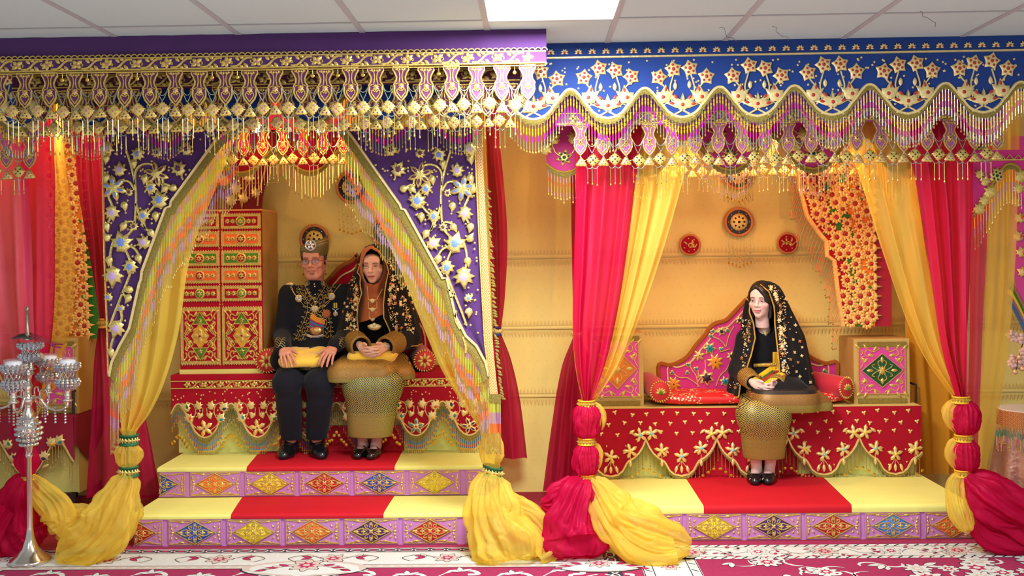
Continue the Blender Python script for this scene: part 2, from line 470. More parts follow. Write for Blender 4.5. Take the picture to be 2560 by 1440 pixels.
VASE = [(0, .040), (.014, .040), (.028, .031), (.050, .022), (.066, .024), (.080, .033), (.086, .036), (.092, .032), (.116, .034), (.138, .026), (.155, .012), (.167, 0.0)]
def vase_outline(s=1.0):
    r = [(w_*s, -v*s) for v, w_ in VASE]
    return r[::-1] + [(-x, z) for x, z in r[:-1]]
def make_vase(cloth, dot):
    o = vase_outline(); a = MB(); a.prism(o, -0.006, 0.0, cloth)
    g = MB(); g.ribbon([(x*0.95, z*0.985 - 0.002) for x, z in o], 0.0085, 0.005, GOLD, closed=True, y=-0.006)
    for sx in (1, -1):
        g.ribbon(smooth([(sx*0.028, -0.012), (sx*0.010, -0.022), (sx*0.005, -0.05), (sx*0.010, -0.078)], 4), 0.006, 0.004, GOLD, y=-0.006)
        g.ribbon(smooth([(sx*0.002, -0.118), (sx*0.016, -0.108), (sx*0.02, -0.122), (sx*0.008, -0.14), (0, -0.152)], 4), 0.006, 0.004, GOLD, y=-0.006)
        g.ribbon(smooth([(sx*0.026, -0.086), (sx*0.014, -0.08), (sx*0.004, -0.086)], 4), 0.005, 0.004, GOLD, y=-0.006)
    g.puff(o_flower(6, 0.017, 0.010, False), 0.006, GOLD, (0, -0.006, -0.096))
    for k in range(4): g.puff(o_circle(0.006, 6), 0.004, GOLD, (-0.018 + 0.012*k, -0.006, -0.012 - (0.002 if k in (1, 2) else 0)))
    g.puff(o_circle(0.005, 8), 0.009, dot, (0, -0.006, -0.096))
    return a.mesh('vase_pendant'), g.mesh('gold_embroidery')
def make_diamond(dot, cloth):
    a = MB(); o = []
    for i in range(32):
        t = 2*pi*i/32; r = 0.036 / (abs(cos(t)) + abs(sin(t)))**0.75
        r *= 1 + 0.09*cos(16*t)
        o.append((r*cos(t), r*sin(t)))
    a.puff(o, 0.007, GOLD, inner=0.82); a.prism(o, 0.0, 0.004, cloth)
    for k in range(4):
        a.puff(o_leaf(0.012, 0.007), 0.003, dot, (0.011*cos(k*pi/2+pi/4), -0.0062, 0.011*sin(k*pi/2+pi/4)), rot=k*pi/2+pi/4-pi/2)
    a.puff(o_circle(0.005, 8), 0.004, dot, (0, -0.006, 0))
    return a.mesh('diamond_pendant')
def make_bell(cloth):
    a = MB(); o = [(0.028, -0.018), (0.03, -0.012), (0.02, 0.004), (0.008, 0.022), (0, 0.026), (-0.008, 0.022), (-0.02, 0.004), (-0.03, -0.012), (-0.028, -0.018),
                   (-0.018, -0.022), (-0.009, -0.019), (0, -0.023), (0.009, -0.019), (0.018, -0.022)][::-1]
    o = o[::-1][:9] + o[::-1][9:]
    o = [(x, z) for x, z in o]
    a.puff(o, 0.008, GOLD, inner=0.8); a.prism(o, 0.0, 0.004, cloth)
    for x, z in ((0.009, -0.008), (-0.009, -0.008), (0, 0.004)): a.puff(o_circle(0.004, 6), 0.003, cloth, (x, -0.0075, z))
    return a.mesh('bell_pendant')
def chain(mb, p, q, sag, r=0.0022, mat=BEADS, n=7):
    pts = []
    for i in range(n + 1):
        t = i / n
        pts.append((p[0] + (q[0]-p[0])*t, p[1] + (q[1]-p[1])*t, p[2] + (q[2]-p[2])*t - sag*4*t*(1-t)))
    mb.tube(pts, r, mat, 4, cap=False)
PM = {}
def pendants(t, xs, ztop, Y, cloth, dot, drop=0.075, coins=False, key=None, tilt=0.0):
    if key not in PM: PM[key] = (make_vase(cloth, dot), make_diamond(dot, cloth), make_bell(cloth))
    (va, vg), dm, bl = PM[key]
    ch = MB(); st = MB(); pitch = xs[1] - xs[0]
    for i, x in enumerate(xs):
        zt = ztop + tilt * (x - xs[0])
        j = R.uniform(-0.004, 0.004)
        v = place('vase_pendant', va, t, (x, Y, zt + j), R.uniform(-0.03, 0.03))
        place('gold_embroidery', vg, v, (x, Y, zt + j))
        place('bell_pendant', bl, t, (x + j, Y - 0.004, zt - 0.203 + R.uniform(-0.006, 0.006)), R.uniform(-0.08, 0.08))
        if i < len(xs) - 1:
            zd = zt - 0.187 + R.uniform(-0.008, 0.008)
            place('diamond_pendant', dm, t, (x + pitch/2 + R.uniform(-0.006, 0.006), Y - 0.006, zd), R.uniform(-0.12, 0.12))
            chain(ch, (x + 0.034, Y - 0.006, zt - 0.088), (x + pitch - 0.034, Y - 0.006, zt - 0.088), 0.03)
            for a, b in ((x + 0.034, x + pitch/2), (x + pitch - 0.034, x + pitch/2)):
                chain(ch, (a, Y - 0.006, zt - 0.09), (b, Y - 0.006, zd + 0.036), 0.004, n=3)
            for a, b in ((x, x + pitch/2 - 0.036), (x + pitch, x + pitch/2 + 0.036)):
                chain(ch, (a, Y - 0.006, zt - 0.167), (b, Y - 0.006, zd), 0.012, n=4)
            chain(ch, (x + 0.028, Y - 0.006, zt - 0.222), (x + pitch/2, Y - 0.006, zd - 0.036), 0.012, n=4)
            chain(ch, (x + pitch - 0.028, Y - 0.006, zt - 0.222), (x + pitch/2, Y - 0.006, zd - 0.036), 0.012, n=4)
            strand(st, x + pitch/2, Y - 0.006, zt - 0.225, [(drop*0.9, BEADS, 0.9)], 0.022)
            strand(st, x + pitch*0.3, Y - 0.006, zt - 0.232, [(drop*R.uniform(.7, 1), BEADG, 0.8)], 0.022)
            strand(st, x + pitch*0.72, Y - 0.006, zt - 0.232, [(drop*R.uniform(.7, 1), BEADG, 0.8)], 0.022)
            if coins:
                for q in (0.3, 0.5, 0.72): st.lathe([(0.010, -0.001), (0.010, 0.001)], COIN, (x + pitch*q, Y - 0.008, zt - 0.232 - drop - 0.026), 8)
        chain(ch, (x - 0.003, Y - 0.006, zt - 0.165), (x, Y - 0.006, zt - 0.178), 0, n=1)
    stuff(ch.build('bead_chain', t)); stuff(st.build('bead_drops', t))
def scroll_band(t, x0, x1, z0, z1, Y, ground=None, jewel=None, step=0.145, simple=False):
    """gold embroidered band between z0 and z1: four-petalled flowers joined by leafy scrolls"""
    h = z1 - z0; zc = (z0 + z1) / 2
    mb = MB()
    for z in (z0, z1): mb.ribbon([(x0, z), (x1, z)], 0.0085, 0.004, GOLD, y=Y)
    if simple: mb.ribbon([(x0, z0 - 0.013), (x1, z0 - 0.013)], 0.005, 0.003, GOLD, y=Y)
    mb.build('gold_cord', t)
    fm = MB()
    for k in range(4): fm.puff(o_leaf(h*0.50, h*0.36), 0.006, GOLD, (0, 0, 0), rot=k*pi/2)
    fm.puff(o_circle(h*0.09, 8), 0.009, jewel or WINE)
    me = fm.mesh('flower'); lm = MB()
    s = step - h*0.9
    for q in (1, -1):
        lm.ribbon(smooth([(-s*0.55, -q*h*0.36), (-s*0.2, -q*h*0.30), (s*0.2, q*h*0.30), (s*0.55, q*h*0.36)], 5), 0.011, 0.004, GOLD) if q > 0 else None
        lm.puff(o_leaf(h*0.72, h*0.34), 0.005, GOLD, (q*s*0.48, 0, -q*h*0.36), rot=(-0.9 if q > 0 else -0.9 + pi)); lm.puff(o_leaf(h*0.6, h*0.3), 0.005, GOLD, (-q*s*0.1, 0, q*h*0.1), rot=(0.8 if q > 0 else 0.8 + pi)); lm.puff(o_leaf(h*0.4, h*0.26), 0.005, GOLD, (q*s*0.12, 0, q*h*0.36), rot=(1.5 if q > 0 else 1.5 + pi))
        lm.ribbon(arc(q*s*0.52, q*h*0.08, h*0.2, 0 if q > 0 else pi, (-4.6 if q > 0 else pi - 4.6), 8, h*0.06), 0.006, 0.004, GOLD)
    le = lm.mesh('leaf_scroll')
    n = int((x1 - x0) / step); off = (x1 - x0 - n*step) / 2 + step/2
    for i in range(n):
        x = x0 + off + i*step
        place('flower', me, t, (x, Y, zc), pi/4 if i % 2 else 0)
        if i < n - 1: place('leaf_scroll', le, t, (x + step/2, Y, zc))
    if ground is not None:
        g = MB(); g.box((x0, Y, z0), (x1, Y + 0.004, z1), ground); g.build('band_ground', t)

# ---- purple pelmet, nearest the camera
Y = 4.72
xl, xr = at(-70, 150, Y).x, at(1366, 110, Y).x
zt_ = lambda py: at(700, py, Y).z
t = thing('pelmet', 'dark purple velvet pelmet with gold vase pendants hanging across the top left', 'pelmet', (xl, Y, CEIL))
mb = MB(); rows = []
for j, z in enumerate((CEIL, 2.66, 2.60, zt_(168))):
    rows.append([(xl + (xr-xl)*k/60, Y + 0.012*noise.noise((k*0.4, j*0.7, 2.0)) * (1 if j < 3 else 0.3), z) for k in range(61)])
rows2 = [[(x, y + 0.02, z) for x, y, z in r] for r in rows]
mb.grid(rows, PURPLE, flip=True); mb.grid(rows2, PURPLE)
mb.add([rows[0][-1], rows[-1][-1], rows2[-1][-1], rows2[0][-1]], [(0, 1, 2, 3)], PURPLE); mb.build('cloth', t, smooth=True)
scroll_band(t, xl, xr - 0.004, zt_(169), zt_(140), Y - 0.014, PURPLE, JPINK, simple=True)
mb = MB(); k = 0; x = xl
while x < xr - 0.02:
    mb.ribbon(arc(x + 0.0145, zt_(139), 0.0145, pi, 0, 6), 0.006, 0.004, GOLD, y=Y - 0.014); x += 0.029
stuff(mb.build('scalloped_cord', t))
mb = MB(); mb.box((xl, Y - 0.004, zt_(172)), (xr, Y + 0.016, zt_(166)), GOLD); mb.build('gold_cord', t)
v0 = at(3, 180, Y).x; v1 = at(1318, 158, Y).x
xs = [v0 + (v1 - v0) * i / 21 for i in range(-1, 22)]
pendants(t, xs, zt_(174), Y - 0.005, M('plum_satin', (96, 30, 84), 0.6), JPINK, drop=0.10, key='pur')
# coins in the gaps
mb = MB()
for i in range(22):
    x = (xs[i] + xs[i+1]) / 2
    if R.random() < 0.7:
        strand(mb, x, Y - 0.01, zt_(174), [(0.026, BEADG, 0.7)]); mb.ball((x, Y - 0.012, zt_(174) - 0.035), 0.0095, COIN, 8, 5, (1, 0.35, 1))
stuff(mb.build('coin_drops', t))
# ---- second, shadowed row behind it
Y = 4.90
xl2, xr2 = at(30, 150, Y).x, at(1300, 110, Y).x
t = thing('pelmet', 'shadowed second row of gold vase pendants just behind the purple pelmet', 'pelmet', (xl2, Y, CEIL))
mb = MB(); mb.box((xl2, Y, 2.50), (xr2, Y + 0.015, CEIL), WINE); mb.build('cloth', t)
scroll_band(t, xl2, xr2, 2.51, 2.57, Y - 0.002, None, WINE)
n = 22; xs = [xl2 + 0.05 + (xr2 - xl2 - 0.1) * i / n for i in range(n + 1)]
pendants(t, xs, 2.495, Y - 0.005, WINE, JPINK, drop=0.09, key='under')

# ---- blue scalloped pelmet across the whole stage
Y = 5.05
xl, xr = at(-120, 150, Y).x, at(2680, 110, Y).x
P = 185.6 / (F / Y); xc0 = at(1520, 300, Y).x
zb = lambda px, py: at(px, py, Y).z
ZL = zb(1900, 294)                       # lobe bottom
LOBE = [(0, 0), (.10, .008), (.18, .026), (.235, .047), (.25, .060), (.30, .078), (.36, .110), (.42, .138), (.46, .150), (.5, .153)]
def lobe_z(t):
    t = abs(t)
    for a, b in zip(LOBE, LOBE[1:]):
        if t <= b[0]: return a[1] + (b[1]-a[1]) * (t-a[0])/(b[0]-a[0])
    return LOBE[-1][1]
def scallop(t, xl, xr, xc, P, ztop, zlow, Y, cloth, amp=1.0, cord=0.016, thread=0.024, pitch=0.0152, segs=None, length=None, step=0.012, vary=0.0, cordmat=None, zmin=-9):
    f = lambda x: zlow + amp * lobe_z(((x - xc) / P + 0.5) % 1.0 - 0.5)
    n = int((xr - xl) / step); X = [xl + (xr - xl)*i/n for i in range(n+1)]
    mb = MB()
    mb.grid([[(x, Y, ztop) for x in X], [(x, Y - 0.004*sin(x*9), (ztop + f(x))/2) for x in X], [(x, Y, f(x)) for x in X]], cloth, flip=True)
    mb.grid([[(x, Y + 0.012, ztop) for x in X], [(x, Y + 0.012, f(x)) for x in X]], cloth)
    mb.build('cloth', t, smooth=True)
    mb = MB(); mb.ribbon([(x, f(x) + cord*0.45) for x in X], cord, 0.006, cordmat or GOLDW, y=Y - 0.003); mb.build('gold_border', t)
    mb = MB()
    mb.grid([[(x, Y - 0.004, f(x)) for x in X], [(x, Y - 0.009, f(x) - thread*0.5) for x in X], [(x, Y - 0.005, f(x) - thread*(0.85 + 0.3*(i % 2))) for i, x in enumerate(X)]], FRINGE, flip=True)
    stuff(mb.build('thread_fringe', t))
    mb = MB(); x = xl + pitch/2
    while x < xr:
        z = f(x) - thread*0.9; L = min(length * R.uniform(1 - vary, 1 + vary), z - zmin - 0.024)
        strand(mb, x, Y - 0.004 + R.uniform(-.003, .003), z, [(L*q, mt, k) for q, mt, k in segs], 0.02)
        x += pitch
    stuff(mb.build('bead_fringe', t))
    return f
t = thing('pelmet', 'royal blue scalloped pelmet with gold flower sprays and bead fringe across the stage', 'pelmet', (xl, Y, CEIL))
SEG_BLUE = [(.16, BEADS, 1), (.10, BEADY, 1.5), (.03, BEADS, 1), (.12, BEADY, 1.5), (.06, BEADG, 1), (.22, BEADP, 1.3), (.31, BEADS, 1.1)]
scallop(t, xl, xr, xc0, P, CEIL, ZL, Y, BLUE, segs=SEG_BLUE, length=0.13)
zline = zb(1900, 136)
mb = MB(); mb.ribbon([(xl, zline), (xr, zline)], 0.012, 0.005, GOLDW, y=Y - 0.002); mb.build('gold_cord', t)
# flower meshes
def inlay_flower(n, Ro, Ri, jew, gold=GOLDW):
    a = MB(); a.puff(o_flower(n, Ro, Ri), 0.008, gold)
    for k in range(n):
        q = pi/2 + 2*pi*k/n
        a.puff(o_circle(Ro*0.16, 7), 0.003, jew, (Ro*0.47*cos(q), -0.0062, Ro*0.47*sin(q)))
    a.puff(o_circle(Ro*0.22, 8), 0.004, jew, (0, -0.0068, 0))
    return a
F5 = inlay_flower(5, 0.047, 0.031, JRED).mesh('flower')
a = MB(); s = 0.062
a.puff([(0, 0.9*s), (0.25*s, 0.25*s), (1.0*s, 0.75*s), (0.75*s, 0.2*s), (1.35*s, 0.0), (0.6*s, -0.35*s), (0, -0.45*s), (-0.6*s, -0.35*s), (-1.35*s, 0.0), (-0.75*s, 0.2*s), (-1.0*s, 0.75*s), (-0.25*s, 0.25*s)][::-1], 0.009, GOLDW)
for x, z, rr in ((0.52, 0.42, -0.65), (-0.52, 0.42, 0.65), (0.75, -0.06, -1.4), (-0.75, -0.06, 1.4)): a.puff(o_leaf(0.034, 0.016), 0.003, JRED, (x*s*0.8, -0.0062, z*s*0.75), rot=rr)
a.puff(o_circle(0.011, 8), 0.004, JRED, (0, -0.007, -0.006)); 
a.v = [(x, y, z) for x, y, z in a.v]
LOTUS = a.mesh('lotus')
a = MB(); s = 0.05
a.puff([(0.1*s, -0.9*s), (0.7*s, -0.5*s), (0.9*s, 0.1*s), (0.45*s, 0.2*s), (0.1*s, 1.1*s), (-0.35*s, 0.35*s), (-0.9*s, 0.7*s), (-0.7*s, -0.1*s), (-0.6*s, -0.7*s)], 0.008, GOLDW)
a.puff(o_leaf(0.03, 0.014), 0.003, JRED, (0.0, -0.0062, 0.012)); a.puff(o_circle(0.011, 8), 0.003, JRED, (0.006, -0.0066, -0.014))
SIDEF = a.mesh('side_flower')
a = MB(); a.puff(o_leaf(0.046, 0.022), 0.007, GOLDW); BUD = a.mesh('bud')
def spray(t, xc, zl):
    for sx in (1, -1):
        dj = lambda q=0.004: R.uniform(-q, q)
        for (fx, fz, st) in ((0.042, 0.258, [(0.05, 0.10), (0.062, 0.155), (0.052, 0.2), (0.043, 0.23)]), (0.122, 0.222, [(0.052, 0.09), (0.075, 0.145), (0.10, 0.175), (0.118, 0.2)])):
            mb = MB(); mb.ribbon(smooth([(xc + sx*x, zl + z) for x, z in st], 5), 0.0085, 0.004, GOLDW, y=Y - 0.003); mb.build('stem', t)
            place('flower', F5, t, (xc + sx*fx + dj(), Y - 0.004, zl + fz + dj(0.012)), R.uniform(-0.4, 0.4))
        place('bud', BUD, t, (xc + sx*0.036, Y - 0.004, zl + 0.148 + dj()), 0)
        place('side_flower', SIDEF, t, (xc + sx*0.09, Y - 0.005, zl + 0.125 + dj()), 0.2*sx, (sx*1.0, 1, 1))
        mb = MB(); mb.ribbon([(xc - sx*0.06, zl + 0.012), (xc + sx*0.02, zl + 0.055)], 0.010, 0.004, GOLDW, y=Y - 0.003)
        mb.ribbon(smooth([(xc + sx*0.05, zl + 0.085), (xc + sx*0.09, zl + 0.075), (xc + sx*0.095, zl + 0.05)], 4), 0.006, 0.003, GOLDW, y=Y - 0.003); mb.build('ribbon_tail', t)
    place('lotus', LOTUS, t, (xc, Y - 0.006, zl + 0.077 + dj()), R.uniform(-0.05, 0.05))
SF = MB()
for k in range(6): SF.puff(o_leaf(0.022, 0.011), 0.005, GOLDW, (0, 0, 0.004), rot=-1.9 + k*0.76)
SF.puff(o_circle(0.007, 7), 0.007, JRED, (0, 0, 0.004)); SFm = SF.mesh('small_flower')
x = at(-20, 130, Y).x
while x < xr:
    place('small_flower', SFm, t, (x, Y - 0.003, zline + 0.021)); x += 0.0705
for k in range(-9, 8):
    xc = xc0 + k*P
    if k > -3 or k < -6: spray(t, xc, ZL)
mb = MB()
for i in range(420):
    x = R.uniform(at(1200, 200, Y).x, xr) if i < 340 else R.uniform(xl, at(300, 200, Y).x); z = R.uniform(ZL + 0.03, zline - 0.02)
    if z < ZL + 0.03 + lobe_z(((x - xc0) / P + 0.5) % 1.0 - 0.5): continue
    mb.puff(o_flower(5, 0.0075, 0.003), 0.003, GOLDW, (x, Y - 0.002, z))
stuff(mb.build('scattered_sequins', t))

# ---- magenta scalloped pelmet and mauve vase pelmet of the right booth
Y = 5.5
xl, xr = at(1365, 300, Y).x, at(2470, 300, Y).x
t = thing('pelmet', 'magenta scalloped pelmet with floral lobes behind the mauve pendants of the right booth', 'pelmet', (xl, Y, CEIL))
SEG_M = [(.3, BEADV, .9), (.2, BEADO, .9), (.3, BEADG, 1), (.2, BEADV, .9)]
Pm = 206 / (F / Y); xm = at(1825, 420, Y).x; zlm = at(1825, 428, Y).z
scallop(t, xl, xr, xm, Pm, CEIL, zlm, Y, MAGENTA, amp=1.3, segs=SEG_M, length=0.125, vary=0.15, pitch=0.017, cord=0.014, cordmat=GOLDD)
ML = MB(); ML.puff(o_mleaf(0.045), 0.008, GOLD); MLm = ML.mesh('leaf'); MF = inlay_flower(6, 0.05, 0.022, M('jewel_darkgreen', (10, 60, 44), 0.4), GOLD).mesh('flower')
for k in range(-2, 4):
    xc = xm + k*Pm
    if xc < xl or xc > xr: continue
    place('flower', MF, t, (xc, Y - 0.006, zlm + 0.09), R.random()); 
    for sx in (1, -1):
        place('leaf', MLm, t, (xc + sx*0.10, Y - 0.006, zlm + 0.14), sx*0.6); place('leaf', MLm, t, (xc + sx*0.055, Y - 0.006, zlm + 0.2), -sx*0.4)
        mb = MB(); mb.ribbon(smooth([(xc, zlm + 0.09), (xc + sx*0.05, zlm + 0.12), (xc + sx*0.08, zlm + 0.2), (xc + sx*0.14, zlm + 0.24)], 5), 0.007, 0.004, GOLD, y=Y - 0.003); mb.build('stem', t)
Y = 5.24
xl, xr = at(1388, 300, Y).x, at(2512, 300, Y).x
t = thing('pelmet', 'mauve pelmet of gold vase pendants under the blue pelmet in the right booth', 'pelmet', (xl, Y, CEIL))
zt2 = at(1900, 305, Y).z
mb = MB(); mb.box((xl, Y, zt2 - 0.005), (xr, Y + 0.015, CEIL), MAUVE); mb.build('cloth', t)
scroll_band(t, xl, xr, zt2 + 0.005, zt2 + 0.06, Y - 0.002, None, JBLACK)
x0 = at(1450, 300, Y).x; x1 = at(2490, 300, Y).x
xs = [x0 + (x1 - x0)*i/18 for i in range(19)]
pendants(t, xs, zt2, Y - 0.005, MAUVE, JBLACK, drop=0.085, key='mau')
# ---- mauve pendants of the far left bay
xl, xr = at(-150, 300, Y).x, at(95, 300, Y).x
t = thing('pelmet', 'mauve pelmet end with gold vase pendants at the far left edge', 'pelmet', (xl, Y, CEIL))
zt3 = at(50, 342, Y).z
mb = MB(); mb.box((xl, Y, zt3 - 0.005), (xr, Y + 0.015, CEIL), MAUVE); mb.build('cloth', t)
scroll_band(t, xl, xr, zt3 + 0.005, zt3 + 0.06, Y - 0.002, None, JBLACK)
x1 = at(76, 300, Y).x
pendants(t, [x1 - 0.123*i for i in range(3, -1, -1)], zt3, Y - 0.005, MAUVE, JBLACK, drop=0.075, key='mau')
# ---- red pendants glowing inside the left booth
Y = 6.05
xl, xr = at(530, 330, Y).x, at(890, 330, Y).x
t = thing('pelmet', 'red and gold pendant pelmet glowing orange inside the left booth', 'pelmet', (xl, Y, CEIL))
zt4 = at(700, 322, Y).z
mb = MB(); mb.box((xl, Y, zt4 - 0.005), (xr, Y + 0.015, CEIL), REDC); mb.build('cloth', t)
x0 = at(559, 300, Y).x; x1 = at(858, 300, Y).x
pendants(t, [x0 + (x1-x0)*i/6 for i in range(7)], zt4, Y - 0.005, REDC, JRED, drop=0.075, coins=True, key='red')
# red scalloped lobes right behind it
Y = 6.3
xl, xr = at(540, 330, Y).x, at(900, 330, Y).x
t = thing('pelmet', 'red scalloped inner valance hanging just behind the glowing pendants', 'pelmet', (xl, Y, CEIL))
scallop(t, xl, xr, at(775, 400, Y).x, 0.44, CEIL, at(770, 432, Y).z, Y, REDC, amp=1.0, segs=[(1, BEADG, .8)], length=0.14, vary=0.15, pitch=0.02, cordmat=GOLDD)
# ---- red pendants deep in the right booth, bulb glow painted as orange cloth
Y = 6.1
xl, xr = at(1560, 330, Y).x, at(2260, 330, Y).x
t = thing('pelmet', 'orange and gold pendant pelmet deep inside the right booth under the bulb', 'pelmet', (xl, Y, CEIL))
REDLIT = M('orange_satin', (232, 120, 50), 0.6)  # red cloth; the warm light on it is put into the base colour
zt5 = at(1900, 350, Y).z
mb = MB(); mb.box((xl, Y, zt5 - 0.005), (xr, Y + 0.015, CEIL), REDLIT); mb.build('cloth', t)
n = int((xr - xl) / 0.123)
pendants(t, [xl + 0.05 + 0.123*i for i in range(n)], zt5, Y - 0.005, REDLIT, JRED, drop=0.085, key='ora')
# ---- magenta pelmet of the bay at the right edge
Y = 5.48
xl, xr = at(2432, 500, Y).x, at(2700, 500, Y).x
t = thing('pelmet', 'bright magenta arched pelmet with gold vine at the right edge', 'pelmet', (xl, Y, 2.2))
PINKC = M('bright_magenta', (214, 40, 130), 0.7, vary=0.05)
Pq = 290 / (F/Y); xq = at(2380, 560, Y).x
scallop(t, xl, xr, xq, Pq, at(2500, 375, Y).z, at(2420, 560, Y).z, Y, PINKC, amp=2.1, segs=[(.4, BEADY, 1), (.3, BEADV, 1.1), (.3, BEADG, 1)], length=0.17, pitch=0.016, cordmat=GOLDD, vary=0.05)
mb = MB(); zz = at(2500, 400, Y).z; mb.ribbon([(xl, zz), (xr, zz)], 0.01, 0.004, GOLD, y=Y-0.003)
for i in range(14): mb.ribbon([(xl + i*0.045, zz), (xl + i*0.045 + 0.022, zz + 0.03), (xl + i*0.045 + 0.045, zz)], 0.006, 0.003, GOLD, y=Y-0.003)
mb.build('gold_cord', t)
for px, py, q in ((2448, 435, 0.7), (2462, 452, .8), (2492, 436, 1.0), (2475, 480, 1.0), (2460, 500, .8), (2448, 522, .9), (2552, 440, 1), (2545, 470, .8)):
    p = at(px, py, Y); place('leaf', MLm, t, (p.x, Y - 0.006, p.z), R.uniform(-1, 1), q)
p = at(2490, 440, Y); place('flower', MF, t, (p.x, Y - 0.008, p.z), 0.2, 0.9)
# ================================================================== stage, benches
LILAC = M('lilac_cloth', (190, 122, 182), 0.8, vary=0.05, vscale=8)
PALEY = M('pale_yellow_cloth', (226, 222, 122), 0.85, vary=0.03, bump=0.1, bscale=30)
REDT = M('red_satin_runner', (188, 16, 34), 0.7, vary=0.04, spec=0.25)
DIA = {'blue': M('satin_blue', (30, 76, 200), 0.45), 'orange': M('satin_orange', (244, 104, 40), 0.45), 'yellow': M('satin_yellow', (240, 214, 40), 0.45),
       'red': M('satin_red', (190, 16, 34), 0.45), 'purple': M('satin_purple', (70, 24, 110), 0.45), 'sky': M('satin_sky', (60, 130, 235), 0.45)}
PW, PH = 0.312, 0.150
base = MB(); base.prism([(-PW/2, -PH/2), (PW/2, -PH/2), (PW/2, PH/2), (-PW/2, PH/2)], -0.006, 0.0, LILAC); PBASE = base.mesh('riser_panel')
og = MB(); yy = -0.006
og.ribbon([(-PW/2+.006, -PH/2+.006), (PW/2-.006, -PH/2+.006), (PW/2-.006, PH/2-.006), (-PW/2+.006, PH/2-.006)], 0.006, 0.004, GOLD, closed=True, y=yy)
dx, dz = 0.118, 0.066
og.ribbon([(dx, 0), (0, dz), (-dx, 0), (0, -dz)], 0.008, 0.006, GOLD, closed=True, y=yy - 0.004)
for sx in (1, -1):
    for sz in (1, -1):
        og.ribbon(smooth([(sx*0.012, sz*0.014), (sx*0.03, sz*0.022), (sx*0.036, sz*0.036), (sx*0.022, sz*0.036), (sx*0.02, sz*0.026)], 4), 0.007, 0.005, GOLD, y=yy - 0.006)
        og.ribbon(smooth([(sx*0.02, sz*0.006), (sx*0.05, sz*0.018), (sx*0.085, sz*0.006)], 4), 0.007, 0.005, GOLD, y=yy - 0.006)
        og.ribbon(smooth([(sx*0.004, sz*0.018), (sx*0.009, sz*0.034), (sx*0.003, sz*0.055)], 4), 0.006, 0.005, GOLD, y=yy - 0.006)
        # corner scroll and leaves
        og.ribbon(smooth([(sx*0.012, sz*0.068), (sx*0.045, sz*0.056), (sx*0.085, sz*0.06), (sx*0.145, sz*0.066)], 4), 0.006, 0.004, GOLD, y=yy)
        og.puff(o_leaf(0.036, 0.014), 0.005, GOLD, (sx*0.062, yy, sz*0.058), rot=-sx*1.5)
        og.puff(o_leaf(0.03, 0.012), 0.005, GOLD, (sx*0.128, yy, sz*0.006), rot=-sx*(0.5 if sz > 0 else pi - 0.5))
        og.puff(o_leaf(0.03, 0.011), 0.005, GOLD, (sx*0.136, yy, sz*0.024), rot=-sx*(0.2 if sz > 0 else pi - 0.2))
        og.puff(o_leaf(0.024, 0.010), 0.005, GOLD, (sx*0.118, yy, sz*0.024), rot=sx*(0.7 if sz > 0 else pi - 0.7))
    og.puff(o_flower(4, 0.018, 0.007), 0.007, GOLD, (sx*0.044, yy - 0.004, 0))
    og.puff(o_leaf(0.045, 0.015), 0.006, GOLD, (sx*0.064, yy - 0.004, 0), rot=-sx*pi/2)
    og.puff(o_leaf(0.026, 0.012), 0.005, GOLD, (sx*0.122, yy, 0), rot=-sx*pi/2)
og.puff(o_flower(4, 0.02, 0.008), 0.007, GOLD, (0, yy - 0.004, 0), rot=pi/4)
for sz in (1, -1): og.puff(o_flower(4, 0.013, 0.006), 0.006, GOLD, (0, yy - 0.004, sz*0.04))
PORN = og.mesh('gold_embroidery')
DM = {}
for k, mt in DIA.items():
    q = MB(); q.puff([(dx, 0), (0, dz), (-dx, 0), (0, -dz)], 0.007, mt, y=yy); DM[k] = q.mesh('diamond')
def half_mesh(src, name):
    o = MB()
    for f, k in zip(src.f, src.m):
        if min(src.v[i][0] for i in f) >= -0.006: o.add([src.v[i] for i in f], [tuple(range(len(f)))], src.mats[k])
    return o.mesh(name)
hb = MB(); hb.prism([(0, -PH/2), (PW/2, -PH/2), (PW/2, PH/2), (0, PH/2)], -0.006, 0.0, LILAC); HBASE = hb.mesh('riser_panel'); HORN = half_mesh(og, 'gold_embroidery'); HDM = {}
for k, mt in DIA.items():
    q = MB(); q.puff([(dx, 0), (0, dz), (0, -dz)], 0.007, mt, y=yy); HDM[k] = q.mesh('diamond')
def half_panel(t, x, zc, Yf, col, sx):
    p = place('riser_panel', HBASE, t, (x, Yf, zc), 0.0, (sx, 1, 1)); place('gold_embroidery', HORN, p, (x, Yf, zc)); place('diamond', HDM[col], p, (x, Yf, zc))
def riser(t, x0, x1, zc, Yf, cx, pitch, cols):
    for i, c in enumerate(cols):
        x = cx + pitch * i
        p = place('riser_panel', PBASE, t, (x, Yf, zc)); place('gold_embroidery', PORN, p, (x, Yf, zc)); place('diamond', DM[c], p, (x, Yf, zc))
